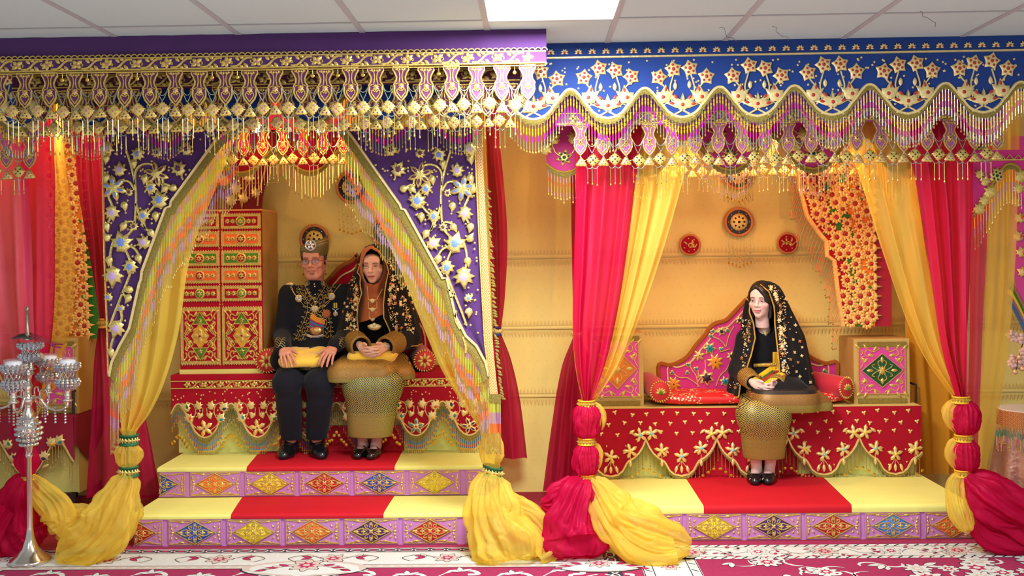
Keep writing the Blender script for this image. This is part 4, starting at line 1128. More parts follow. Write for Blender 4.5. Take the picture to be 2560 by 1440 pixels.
def band_mesh(c, r, h, mats, ry=None, tilt=0.0):
    """embroidered tie band around a gathered curtain"""
    mb = MB(); n = 20; ry = ry or r*0.9
    def ring(z, k): return [(c[0] + k*r*cos(2*pi*j/n), c[1] + k*ry*sin(2*pi*j/n), c[2] + z + tilt*r*cos(2*pi*j/n)) for j in range(n)]
    mb.grid([ring(h/2, .92), ring(h/2, 1.04), ring(h*0.34, 1.08), ring(h*0.34, 1.02), ring(-h*0.34, 1.02), ring(-h*0.34, 1.08), ring(-h/2, 1.04), ring(-h/2, .92)], mats[0], close_u=True, flip=True)
    for j in range(9):
        a = -pi + pi*(j + 0.5)/9
        x, y = c[0] + r*1.03*cos(a), c[1] + ry*1.03*sin(a)
        mb.puff(o_flower(4, h*0.26, h*0.12), 0.004, mats[1], (x, y, c[2] + tilt*r*cos(a)))
    return mb
TIEG = [M('tie_green', (30, 100, 60), 0.6), GOLD]; TIEY = [M('tie_yellow', (236, 180, 40), 0.55, 0.2), GOLDD]; TIEB = [M('tie_blue', (24, 40, 110), 0.6), GOLD]
# ---- purple vine panels with bead fringe
CRA = lambda x, y: (x/2.117 + 240, y/2.117 + 320)
CRB = lambda x, y: ((730 - x)/2.117 + 860, (y + 4)/2.117 + 320)
SKY = M('satin_pale_blue', (110, 140, 215), 0.45); LIL = M('satin_lilac', (196, 160, 215), 0.45); MAR = M('satin_maroon', (96, 40, 70), 0.5)
VG = M('gold_vine', (222, 200, 120), 0.34, 0.62, bump=0.6, bscale=60, vary=0.1, vscale=20)
BIG = [(130, 220, .9, 0, 1), (295, 320, .85, 2.9, 0), (340, 380, 1.15, .2, 0), (440, 215, 1.0, .5, 2), (255, 465, .85, 3.3, 0), (140, 605, 1.35, .3, 0), (255, 605, .95, 1, 1),
       (185, 735, 1.0, 3.0, 0), (95, 785, 1.3, 3.1, 1), (70, 895, .6, 1, 0), (135, 955, .55, 2, 0), (112, 1062, 1.15, 2.8, 1), (90, 450, 1.0, 3.3, 1), (205, 520, .6, 0, 2), (180, 340, .55, .5, 2), (325, 130, .7, 1, 2), (225, 140, .9, 2.6, 0), (60, 110, 1.0, 2.8, 1), (480, 110, .9, .4, 2)]
FLW = [(102, 318, 1.15, 0), (325, 245, 1.1, 2)]
LEAF = [(60, 262, 2.8), (155, 410, 3.3), (150, 520, 2.6), (60, 520, 3.4), (62, 580, .6), (75, 700, 3), (230, 688, 3.4), (295, 555, 3.6), (320, 465, 3.2), (412, 318, 1.4), (370, 318, 2.4), (262, 268, 3), (180, 856, 1.5), (175, 900, 2.6), (68, 968, 3.2), (84, 1185, 3.2), (46, 322, .2), (205, 185, 3.2), (60, 160, 3.0)]
STEMS = [[(165, 120), (190, 200), (212, 300), (216, 400), (205, 520), (170, 570), (150, 600)], [(212, 300), (215, 230), (250, 195), (300, 195), (345, 235), (362, 300)], [(216, 400), (240, 480), (270, 540)],
         [(210, 330), (180, 285), (130, 285), (100, 310)], [(290, 260), (275, 300), (295, 320)], [(340, 380), (290, 440), (255, 465)], [(60, 280), (70, 360), (95, 430), (70, 500)], [(215, 500), (180, 495), (150, 510)],
         [(150, 620), (180, 690), (190, 730)], [(170, 620), (210, 640), (235, 680)], [(100, 590), (85, 640), (80, 700), (95, 780)], [(190, 760), (150, 860), (110, 960), (80, 1040)], [(150, 865), (180, 850)], [(140, 870), (165, 895)],
         [(135, 960), (140, 1010), (115, 1060)], [(100, 1100), (85, 1150), (84, 1185)], [(350, 300), (380, 300), (410, 318)], [(255, 480), (265, 530), (295, 550)]]
def vine_panel(CR, sgn, edge_in, edge_out, label, Y=5.30):
    t = thing('side_curtain', label, 'curtain', at(edge_out[-1][0], edge_out[-1][1], Y))
    # cloth
    mb = MB(); rows = []; nv = 50; y0, y1 = edge_in[0][1], edge_in[-1][1]
    for j in range(nv + 1):
        py = y0 + (y1 - y0)*j/nv; a = at(interp_edge(edge_out, py), py, Y)
        xin = lin_edge(edge_in, py); b = at(xin, py, Y)
        rows.append([(a.x + (b.x - a.x)*k/10, Y + 0.010*sin(k*0.9 + j*0.05), a.z + (b.z - a.z)*k/10) for k in range(11)])
    rows2 = [[(x, y + 0.01, z) for x, y, z in r] for r in rows]
    mb.grid(rows, PURPLE, flip=sgn > 0); mb.grid(rows2, PURPLE, flip=sgn < 0); mb.build('cloth', t, smooth=True)
    Q = lambda x, y, d=0.012: (lambda p: (p.x, Y - d, p.z))(at(*CR(x, y), Y))
    Q2 = lambda x, y: (lambda p: (p[0], p[2]))(Q(x, y))
    e = [at(px, py, Y) for px, py in edge_in]
    mb = MB(); mb.ribbon([(p.x, p.z) for p in e], 0.016, 0.006, GOLDW, y=Y - 0.012); mb.build('gold_border', t)
    eo = [at(px, py, Y) for px, py in edge_out]
    mb = MB(); mb.ribbon([(p.x, p.z) for p in eo], 0.010, 0.006, GOLD, y=Y - 0.012); mb.build('gold_border', t)
    def hung(x, y):   # inside the panel?
        px, py = CR(x, y); 
        return (px - interp_edge(edge_out, py))*sgn > 4 and (lin_edge(edge_in, py) - px)*sgn > 8
    for x, y, s, r, j in BIG:
        if not hung(x, y): continue
        p = Q(x, y); f = place('leaf_flower', VL, t, p, sgn*r, 1.02*s); place('inlay', VI[j], f, p)
    for x, y, s, j in FLW:
        p = Q(x, y); f = place('flower', VF, t, p, sgn*0.2, s*1.2); place('inlay', VFI[j], f, p)
    for x, y, r in LEAF:
        if hung(x, y): place('leaf', VLf, t, Q(x, y), sgn*r, 1.12)
    for st in STEMS:
        pts = [Q2(x, y) for x, y in st]
        mb = MB(); mb.ribbon(smooth(pts, 5), 0.014, 0.007, VG, y=Y - 0.011); mb.build('stem', t)
    mb = MB(); rr = random.Random(5)
    for i in range(260):
        x, y = rr.uniform(20, 620), rr.uniform(60, 1230)
        if hung(x, y): mb.puff(o_flower(6, 0.008, 0.003), 0.003, VG, Q(x, y))
    stuff(mb.build('scattered_sequins', t))
    # thread fringe, then bead strands hanging from the inner edge
    mb = MB(); th = MB(); A = []; 
    n = 300
    ey = [edge_in[0][1] + (edge_in[-1][1] + 0 - edge_in[0][1])*i/n for i in range(n + 1)]
    P3 = [at(lin_edge(edge_in, py), py, Y) for py in ey]
    th.grid([[(p.x, Y - 0.006, p.z) for p in P3], [(p.x + sgn*0.018, Y - 0.012, p.z - 0.022) for p in P3], [(p.x + sgn*0.028*(1 + .15*(i % 2)), Y - 0.008, p.z - 0.036*(1 + .15*(i % 2))) for i, p in enumerate(P3)]], FRINGE, flip=sgn < 0)
    stuff(th.build('thread_fringe', t))
    xmin, xmax = sorted((P3[0].x, P3[-1].x)); x = xmin; step = 0.0088
    tipx = P3[-1].x
    while x < xmax + 0.0:
        q = min(P3, key=lambda p: abs(p.x - x)); z = q.z - 0.02
        f = 1.0
        L = 0.38*(1 + 0.05*sin(x*60))*R.uniform(.97, 1.03)
        dr = (P3[0].z - q.z)
        sg = [(L*.16, BEADG, .9), (L*.10, BEADV, 1.1), (L*.16, BEADGR, 1.2), (L*.05, BEADY, 1.0), (L*.08, BEADV, 1.0), (L*.10, BEADO, 1.5), (L*.07, BEADS, 1), (L*.12, BEADV, 1.3), (L*.16, BEADG, 1)]
        for row in range(1): strand(mb, x + row*0.006, Y + 0.004 - 0.008*row, z - row*0.012, sg, 0.022, 0.0017)
        x += step
    # long tail below the tip
    for i in range(7):
        strand(mb, tipx + sgn*(0.004 + i*0.007), Y - 0.004, P3[-1].z - 0.01 - i*0.004, [(0.05 + .01*(i % 3), BEADG, 1), (0.05, BEADGR, 1.1), (0.06, BEADG, 1), (0.04, BEADO, 1.2), (0.06, BEADV, 1.0), (0.12 - i*0.012, BEADG, 1)], 0.03, 0.0015)
    stuff(mb.build('bead_fringe', t))
    return t
def lin_edge(pts, y):
    if y <= pts[0][1]: return pts[0][0]
    for a, b in zip(pts, pts[1:]):
        if y <= b[1]: return a[0] + (b[0]-a[0])*(y-a[1])/max(b[1]-a[1], 1e-6)
    return pts[-1][0]
a = MB(); a.puff(o_mleaf(0.048), 0.012, VG); VL = a.mesh('leaf_flower')
VI = []
for q in (SKY, LIL, MAR): a = MB(); a.puff(o_mleaf(0.025), 0.004, q, (0, -0.0085, 0)); VI.append(a.mesh('inlay'))
a = MB(); a.puff(o_flower(6, 0.055, 0.022), 0.012, VG); VF = a.mesh('flower'); VFI = []
for q in (SKY, LIL, MAR):
    a = MB()
    for k in range(6): a.puff(o_leaf(0.03, 0.012), 0.004, q, (0.012*cos(pi/2+k*pi/3), -0.009, 0.012*sin(pi/2+k*pi/3)), rot=k*pi/3)
    VFI.append(a.mesh('inlay'))
a = MB(); a.puff([(0, -.022), (.016, -.012), (.02, .004), (.008, .016), (0, .034), (-.012, .016), (-.019, .002), (-.014, -.014)], 0.010, VG); VLf = a.mesh('leaf')
inL = [(590, 318), (545, 345), (429, 504), (427, 516), (415, 521), (356, 679), (354, 700), (350, 708), (340, 752), (325, 820), (301, 863), (281, 905), (274, 940)]
outL = [(256, 318), (259, 400), (263, 640), (270, 820), (273, 940)]
vine_panel(CRA, 1, inL, outL, 'purple vine embroidered side curtain with bead fringe on the left of the couple')
inR = [(862, 318), (888, 352), (1000, 512), (1004, 522), (1013, 525), (1104, 690), (1106, 696), (1117, 695), (1139, 790), (1165, 840), (1191, 864), (1214, 906), (1222, 940)]
outR = [(1186, 318), (1189, 400), (1200, 640), (1212, 860), (1224, 940)]
tR = vine_panel(CRB, -1, inR, outR, 'purple vine embroidered side curtain with bead fringe on the right of the couple')
# the flat gold-patterned edge strip beside the right panel
mb = MB(); PATG = songket('gold_brocade', (206, 120, 60), (232, 200, 130), 30, 22, 0.62)
Y = 5.32; rows = []
for j in range(21):
    py = 330 + (995 - 330)*j/20; rows.append([tuple(at(interp_edge([(1190, 330), (1203, 640), (1214, 860), (1226, 995)], py) + k*(3.5 + j*0.07), py, Y)) for k in range(5)])
mb.grid(rows, PATG, flip=True); mb.build('brocade_edge', tR)
mb = MB(); rr = random.Random(8)
for j in range(70):
    py = 470 + j*7.6; p = at(interp_edge([(1190, 330), (1203, 640), (1214, 860), (1228, 995)], py) + 19 + j*.07, py, Y - 0.005)
    mb.puff(o_leaf(0.03, 0.014), 0.006, FRINGE, tuple(p), rot=-2.2 + rr.uniform(-.5, .5))
for i in range(9):
    p = at(1222 + i*3.5, 985, Y - 0.01); strand(mb, p.x, p.y, p.z, [(0.05, FRINGE, 2), (0.05, BEADGR, 1), (0.06, BEADV, 1), (0.05, BEADO, 1), (0.06 + R.uniform(0, .03), BEADG, 1)], 0.028)
stuff(mb.build('gold_edging', tR))

# ---- yellow organza curtains of the left booth
def tied(label, name='tied_curtain', base=None): return thing(name, label, 'curtain', base)
Y = 5.42
t = tied('yellow organza curtain tied with green bands left of the couple, tail on the floor', base=atz(230, 1385))
mb = MB(); drape_mesh(mb, [(262, 322), (270, 600), (276, 860), (290, 1000), (304, 1075)], [(600, 322), (545, 460), (478, 640), (448, 830), (415, 950), (378, 1030), (342, 1078)], Y, OY, 8, 0.035, seed=1)
mb.build('sheer_cloth', t, smooth=True)
mb = MB(); bundle_mesh(mb, [(322, 1070, Y, .045, .05), (322, 1090, Y, .034, .036), (322, 1106, Y, .036, .038), (321, 1125, Y, .066, .06), (321, 1150, Y, .064, .06), (322, 1170, Y, .038, .04), (323, 1186, Y, .036, .038)], OYT, 6, .06, seed=2, lump=.3)
mb.build('gathered_puff', t, smooth=True)
for py in (1099, 1178): p = at(322, py, Y); band_mesh(p, 0.050, 0.062, TIEG).build('tie_band', t, smooth=True)
mb = MB()
bundle_mesh(mb, [(323, 1184, Y, .036, .04), (316, 1205, Y - .02, .07, .06), (300, 1240, Y - .05, .10, .08), (285, 1280, Y - .08, .13, .10), (262, 1320, Y - .10, .14, .11), (225, 1352, Y - .12, .13, .10), (190, 1370, Y - .12, .11, .08), (158, 1384, Y - .12, .07, .05), (142, 1388, Y - .12, .02, .02)], OYT, 6, .16, seed=3, floor=0, lump=.45, n=56)
bundle_mesh(mb, [(318, 1200, Y, .05, .05), (300, 1260, Y + .05, .07, .05), (290, 1310, Y + .08, .09, .05), (250, 1320, Y + .08, .10, .06), (190, 1312, Y + .05, .10, .06), (150, 1300, Y + .02, .08, .06), (130, 1298, Y + .04, .05, .05), (115, 1300, Y + .04, .02, .02)], OYT, 5, .2, seed=5, floor=0, lump=.55, n=48)
mb.build('floor_tail', t, smooth=True)
t = tied('yellow organza curtain tied right of the couple, tail pooled on the floor', base=atz(1290, 1395))
mb = MB(); drape_mesh(mb, [(850, 322), (900, 440), (960, 580), (1012, 700), (1060, 820), (1105, 925), (1160, 1015), (1196, 1068), (1204, 1105)], [(1195, 322), (1206, 600), (1218, 800), (1232, 960), (1246, 1105)], Y, OY, 8, 0.035, seed=4)
mb.build('sheer_cloth', t, smooth=True)
mb = MB(); bundle_mesh(mb, [(1226, 1085, Y, .05, .055), (1228, 1110, Y, .06, .06), (1229, 1140, Y, .064, .06), (1231, 1165, Y, .044, .04), (1232, 1186, Y, .038, .038)], OYT, 6, .06, seed=6, lump=.3); mb.build('gathered_puff', t, smooth=True)
p = at(1232, 1178, Y); band_mesh(p, 0.052, 0.06, TIEG, tilt=-.25).build('tie_band', t, smooth=True)
mb = MB()
bundle_mesh(mb, [(1232, 1184, Y, .04, .04), (1228, 1205, Y - .02, .085, .07), (1228, 1250, Y - .06, .115, .09), (1238, 1300, Y - .09, .14, .10), (1262, 1345, Y - .13, .17, .12), (1280, 1385, Y - .18, .17, .10), (1285, 1405, Y - .2, .14, .06)], OYT, 7, .14, seed=7, floor=0, lump=.4, n=56)
bundle_mesh(mb, [(1240, 1220, Y, .05, .05), (1275, 1270, Y - .02, .08, .06), (1320, 1300, Y - .06, .09, .07), (1360, 1340, Y - .10, .07, .06), (1378, 1375, Y - .14, .05, .04), (1345, 1400, Y - .18, .06, .04)], OYT, 5, .2, seed=8, floor=0, lump=.5, n=44)
mb.build('floor_tail', t, smooth=True)

# ---- red back curtains in the gap between the booths
def back_curtain(label, L, Rr, tie, L2, R2, Y, mat, tiem, extra=None):
    t = tied(label, base=at((L2[-1][0] + R2[-1][0])/2, L2[-1][1], Y))
    mb = MB(); drape_mesh(mb, L, Rr, Y, mat, 4, 0.03, seed=L[0][0]); mb.build('upper_cloth', t, smooth=True)
    p = at(tie[0], tie[1], Y); band_mesh(p, tie[2], 0.062, tiem).build('tie_band', t, smooth=True)
    mb = MB(); drape_mesh(mb, L2, R2, Y, mat, 5, 0.035, seed=R2[0][0]); mb.build('lower_cloth', t, smooth=True)
    return t
back_curtain('red organza curtain tied with a blue band beside the right purple panel', [(1196, 318), (1218, 560), (1230, 760), (1234, 825)], [(1246, 318), (1268, 580), (1262, 740), (1252, 825)], (1243, 828, .026),
             [(1234, 832), (1216, 900), (1208, 1000), (1206, 1146)], [(1252, 832), (1278, 900), (1300, 1000), (1318, 1146)], 6.55, OR2, TIEB)
back_curtain('dark red organza curtain flaring down beside the left drapes of the right booth', [(1425, 318), (1428, 560), (1432, 760), (1434, 830)], [(1470, 318), (1470, 580), (1462, 740), (1452, 830)], (1442, 836, .026),
             [(1434, 840), (1404, 920), (1380, 1060), (1357, 1228)], [(1452, 840), (1480, 920), (1490, 1060), (1496, 1228)], 6.55, OR2, TIEB)
back_curtain('dark magenta organza curtain flaring down left of the purple vine panel', [(183, 318), (196, 480), (222, 640), (246, 800)], [(262, 318), (268, 500), (272, 660), (270, 800)], (258, 808, .028),
             [(247, 816), (236, 900), (228, 1050), (215, 1245)], [(270, 816), (320, 920), (360, 1050), (402, 1245)], 6.2, OR2, [M('tie_gold', (226, 160, 60), .5, .3), GOLDD])
# orange-yellow strip beside the first one
t = tied('narrow yellow organza strip hanging beside the right purple panel', base=at(1212, 1000, 5.6))
mb = MB(); drape_mesh(mb, [(1190, 318), (1200, 600), (1212, 900), (1222, 1090)], [(1215, 318), (1224, 600), (1232, 900), (1240, 1090)], 5.6, OY2, 2, 0.012, nu=16, seed=3); mb.build('sheer_cloth', t, smooth=True)

# ---- red and yellow curtains of the right booth
def puffs(t, pts, Y, matA, matB, side):
    """bands and puffs: matA bulk, matB showing on one side"""
    mb = MB(); mb2 = MB()
    for (px, py, w_, h_) in pts:
        hh = h_/2
        bundle_mesh(mb, [(px, py - hh, Y, .030, .03), (px, py - hh*.6, Y, w_*.92, w_*.8), (px, py, Y, w_, w_*.9), (px, py + hh*.6, Y, w_*.9, w_*.8), (px, py + hh, Y, .030, .03)], ORT, 5, .05, seed=py, lump=.3)
        q = px + side*12
        bundle_mesh(mb2, [(px, py - hh, Y + .02, .026, .026), (q, py - hh*.5, Y + .02, w_*.85, w_*.6), (q, py + hh*.1, Y + .02, w_*.9, w_*.6), (px, py + hh, Y + .02, .026, .026)], OYT, 4, .05, seed=py + 1, lump=.3)
    mb.build('gathered_puff', t, smooth=True); return mb2
Y = 5.40
t = tied('red organza curtain with three gold tie bands at the left of the right booth', base=atz(1430, 1385))
mb = MB(); drape_mesh(mb, [(1442, 318), (1440, 460), (1436, 640), (1432, 820), (1442, 930), (1458, 1003)], [(1608, 318), (1590, 450), (1572, 600), (1548, 760), (1520, 890), (1480, 1003)], Y, OR, 6, 0.04, seed=2); mb.build('sheer_cloth', t, smooth=True)
m2 = puffs(t, [(1467, 1054, .075, 92), (1465, 1150, .068, 88)], Y, OR, OY, 1)
for py in (1009, 1103, 1194): band_mesh(at(1466, py, Y), .045, .04, TIEY).build('tie_band', t, smooth=True)
mb = MB()
bundle_mesh(mb, [(1465, 1200, Y, .04, .04), (1455, 1222, Y - .02, .10, .08), (1440, 1265, Y - .05, .13, .10), (1432, 1310, Y - .06, .15, .12), (1435, 1350, Y - .08, .17, .12), (1440, 1380, Y - .12, .17, .08), (1442, 1396, Y - .14, .12, .04)], ORT, 6, .15, seed=11, floor=0, lump=.4, n=52)
bundle_mesh(mb, [(1440, 1220, Y, .06, .05), (1405, 1240, Y - .02, .07, .05), (1375, 1258, Y - .03, .06, .04), (1352, 1258, Y - .03, .02, .02)], ORT, 5, .2, seed=12, floor=0, lump=.4)
mb.build('floor_tail', t, smooth=True)
t = tied('yellow organza curtain crossing to the bands at the left of the right booth', base=atz(1640, 1370))
mb = MB(); drape_mesh(mb, [(1570, 318), (1585, 450), (1566, 620), (1536, 800), (1508, 910), (1474, 1003)], [(1740, 318), (1708, 450), (1660, 620), (1602, 790), (1552, 910), (1488, 1003)], Y + .05, OY2, 5, 0.03, seed=5); 
drape_mesh(mb, [(1437, 700), (1432, 830), (1440, 930), (1456, 1003)], [(1447, 700), (1446, 830), (1455, 930), (1464, 1003)], Y + .06, OY, 1, 0.01, nu=10, seed=5); mb.build('sheer_cloth', t, smooth=True)
m2.build('gathered_puff', t, smooth=True)
mb = MB()
bundle_mesh(mb, [(1474, 1200, Y, .03, .035), (1490, 1222, Y - .02, .065, .06), (1512, 1262, Y - .05, .10, .09), (1540, 1300, Y - .08, .13, .11), (1590, 1325, Y - .12, .13, .10), (1645, 1345, Y - .14, .11, .08), (1690, 1360, Y - .14, .09, .06), (1725, 1368, Y - .14, .04, .03)], OYT, 6, .16, seed=13, floor=0, lump=.5, n=52)
bundle_mesh(mb, [(1500, 1250, Y - .05, .06, .05), (1545, 1330, Y - .14, .07, .06), (1590, 1370, Y - .18, .09, .05), (1640, 1388, Y - .2, .09, .04), (1690, 1380, Y - .2, .06, .04)], OYT, 5, .2, seed=14, floor=0, lump=.5, n=40)
mb.build('floor_tail', t, smooth=True)
# right side
t = tied('red organza curtain with three gold tie bands at the right of the right booth', base=atz(2480, 1320))
mb = MB(); drape_mesh(mb, [(2262, 318), (2290, 450), (2318, 620), (2342, 780), (2362, 890), (2392, 993)], [(2440, 318), (2434, 500), (2428, 700), (2420, 880), (2414, 993)], Y, OR, 6, 0.04, seed=9)
mb.build('sheer_cloth', t, smooth=True)
mb = MB(); drape_mesh(mb, [(2425, 318), (2424, 700), (2420, 1000), (2418, 1195)], [(2486, 318), (2470, 600), (2456, 900), (2446, 1195)], Y + .17, OP, 3, 0.02, nu=30, seed=6); mb.build('side_fall', t, smooth=True)
m2 = puffs(t, [(2413, 1045, .078, 88), (2414, 1140, .068, 86)], Y, OR, OY, -1.6)
for px, py in ((2402, 999), (2408, 1095), (2408, 1183)): band_mesh(at(px, py, Y), .045, .04, TIEY).build('tie_band', t, smooth=True)
mb = MB()
bundle_mesh(mb, [(2408, 1188, Y, .04, .04), (2428, 1205, Y - .01, .09, .07), (2462, 1232, Y - .03, .13, .10), (2505, 1262, Y - .05, .14, .11), (2560, 1290, Y - .06, .14, .11), (2630, 1305, Y - .06, .12, .1)], ORT, 6, .14, seed=15, floor=0, lump=.4, n=52)
bundle_mesh(mb, [(2440, 1240, Y, .06, .06), (2450, 1290, Y - .02, .09, .07), (2480, 1318, Y - .04, .12, .07), (2560, 1325, Y - .06, .13, .07), (2640, 1325, Y - .06, .1, .07)], ORT, 5, .18, seed=16, floor=0, lump=.4, n=40)
mb.build('floor_tail', t, smooth=True)
t = tied('yellow organza curtain crossing to the bands at the right of the right booth', base=atz(2415, 1325))
mb = MB(); drape_mesh(mb, [(2100, 318), (2148, 450), (2200, 620), (2256, 780), (2312, 900), (2384, 993)], [(2290, 318), (2292, 450), (2316, 620), (2344, 790), (2368, 900), (2396, 993)], Y + .05, OY2, 5, 0.035, seed=12); mb.build('sheer_cloth', t, smooth=True)
m2.build('gathered_puff', t, smooth=True)
mb = MB(); bundle_mesh(mb, [(2398, 1188, Y, .03, .03), (2390, 1212, Y - .02, .045, .04), (2392, 1250, Y - .05, .055, .05), (2404, 1290, Y - .08, .055, .05), (2416, 1318, Y - .1, .04, .04), (2422, 1328, Y - .1, .015, .015)], OYT, 5, .15, seed=17, floor=0, lump=.3); mb.build('floor_tail', t, smooth=True)
t = tied('straight yellow organza curtain near the right edge of the picture', base=at(2455, 1190, 5.6))
mb = MB(); drape_mesh(mb, [(2468, 318), (2472, 560), (2462, 850), (2444, 1040), (2436, 1195)], [(2548, 318), (2540, 560), (2522, 850), (2492, 1040), (2462, 1195)], 5.66, OY2, 3, 0.02, nu=30, seed=13); mb.build('sheer_cloth', t, smooth=True)
t = tied('golden back curtain gathered behind the right drapes of the right booth', base=at(2330, 1185, 6.5))
mb = MB(); drape_mesh(mb, [(2268, 318), (2268, 860), (2285, 1000), (2296, 1120), (2300, 1185)], [(2400, 318), (2410, 860), (2408, 1000), (2405, 1120), (2400, 1185)], 6.5, organza('organza_amber', (226, 160, 40), .85, .06), 5, 0.035, seed=14); mb.build('sheer_cloth', t, smooth=True)
# ---- far left curtains
t = tied('pale pink organza curtain at the left edge behind the candelabra', base=at(0, 1190, 5.5))
mb = MB(); drape_mesh(mb, [(-90, 318), (-70, 600), (-20, 900), (40, 1030)], [(66, 318), (75, 600), (80, 850), (78, 1030)], 5.42, OP, 4, 0.04, seed=21); mb.build('sheer_cloth', t, smooth=True)
for py in (1040, 1108, 1192): band_mesh(at(72, py, 5.42), .034, .03, TIEY).build('tie_band', t, smooth=True)
mb = MB(); bundle_mesh(mb, [(72, 1045, 5.42, .03, .03), (66, 1075, 5.42, .07, .06), (70, 1104, 5.42, .03, .03), (72, 1112, 5.42, .03, .03), (68, 1150, 5.42, .062, .055), (72, 1190, 5.42, .03, .03)], ORT, 6, .06, seed=22, lump=.3); mb.build('gathered_puff', t, smooth=True)
mb = MB()
bundle_mesh(mb, [(70, 1195, 5.42, .04, .04), (58, 1220, 5.44, .09, .07), (45, 1270, 5.46, .13, .08), (40, 1320, 5.47, .16, .09), (55, 1355, 5.47, .17, .09), (70, 1378, 5.45, .15, .05)], ORT, 6, .14, seed=23, floor=0, lump=.4, n=52)
bundle_mesh(mb, [(30, 1260, 5.44, .08, .08), (-20, 1330, 5.44, .13, .09), (-60, 1372, 5.42, .15, .08)], ORT, 5, .15, seed=24, floor=0, lump=.4, n=40)
mb.build('floor_tail', t, smooth=True)
t = tied('deep red organza curtain second from the left edge', base=at(90, 1000, 5.6))
mb = MB(); drape_mesh(mb, [(52, 318), (54, 620), (62, 860), (68, 1040)], [(132, 318), (136, 620), (128, 860), (86, 1040)], 5.5, OR, 3, 0.03, nu=40, seed=25); mb.build('sheer_cloth', t, smooth=True)
t = tied('amber organza curtain over the gold floral hanging at the far left', base=at(140, 1200, 5.7))
mb = MB(); drape_mesh(mb, [(126, 318), (130, 620), (118, 880), (76, 1040)], [(158, 318), (188, 640), (170, 860), (92, 1040)], 5.7, OY2, 3, 0.02, nu=30, seed=26); mb.build('sheer_cloth', t, smooth=True)
mb = MB(); bundle_mesh(mb, [(78, 1195, 5.45, .03, .03), (100, 1225, 5.42, .06, .05), (135, 1262, 5.42, .08, .06), (150, 1300, 5.42, .09, .07), (130, 1320, 5.40, .08, .05)], OYT, 5, .16, seed=27, floor=0, lump=.4); mb.build('floor_tail', t, smooth=True)
# ================================================================== furniture and wall ornaments
def scrolls(mb, cx, cz, w_, h_, y, mat=GOLD, cw=0.007):
    """four-fold gold scrollwork filling a w x h field"""
    for sx in (1, -1):
        for sz in (1, -1):
            q = lambda u, v: (cx + sx*u*w_/2, cz + sz*v*h_/2)
            mb.ribbon(smooth([q(.08, .95), q(.35, .80), q(.62, .88), q(.72, .70), q(.55, .60), q(.50, .74)], 4), cw, 0.004, mat, y=y)
            mb.ribbon(smooth([q(.95, .08), q(.80, .30), q(.90, .52), q(.74, .60)], 4), cw, 0.004, mat, y=y)
            mb.ribbon(smooth([q(.92, .92), q(.82, .80), q(.88, .66)], 4), cw, 0.004, mat, y=y)
            for u, v, r in ((.35, .80, .5), (.62, .90, -.6), (.88, .55, 2.2), (.80, .32, .8), (.90, .90, -.8), (.30, .62, -1.4)):
                p = q(u, v); s_ = min(w_, h_)*0.16
                mb.puff(o_leaf(s_, s_*0.42), 0.005, mat, (p[0], y, p[1]), rot=(r if sx*sz > 0 else -r) + (0 if sz > 0 else pi))
OLIVE = M('olive_gold_cloth', (196, 168, 92), 0.7, vary=0.08, bump=0.2, bscale=200)
BROWNG = M('gold_brown_cloth', (186, 138, 66), 0.75, vary=0.08, bump=0.2, bscale=160)
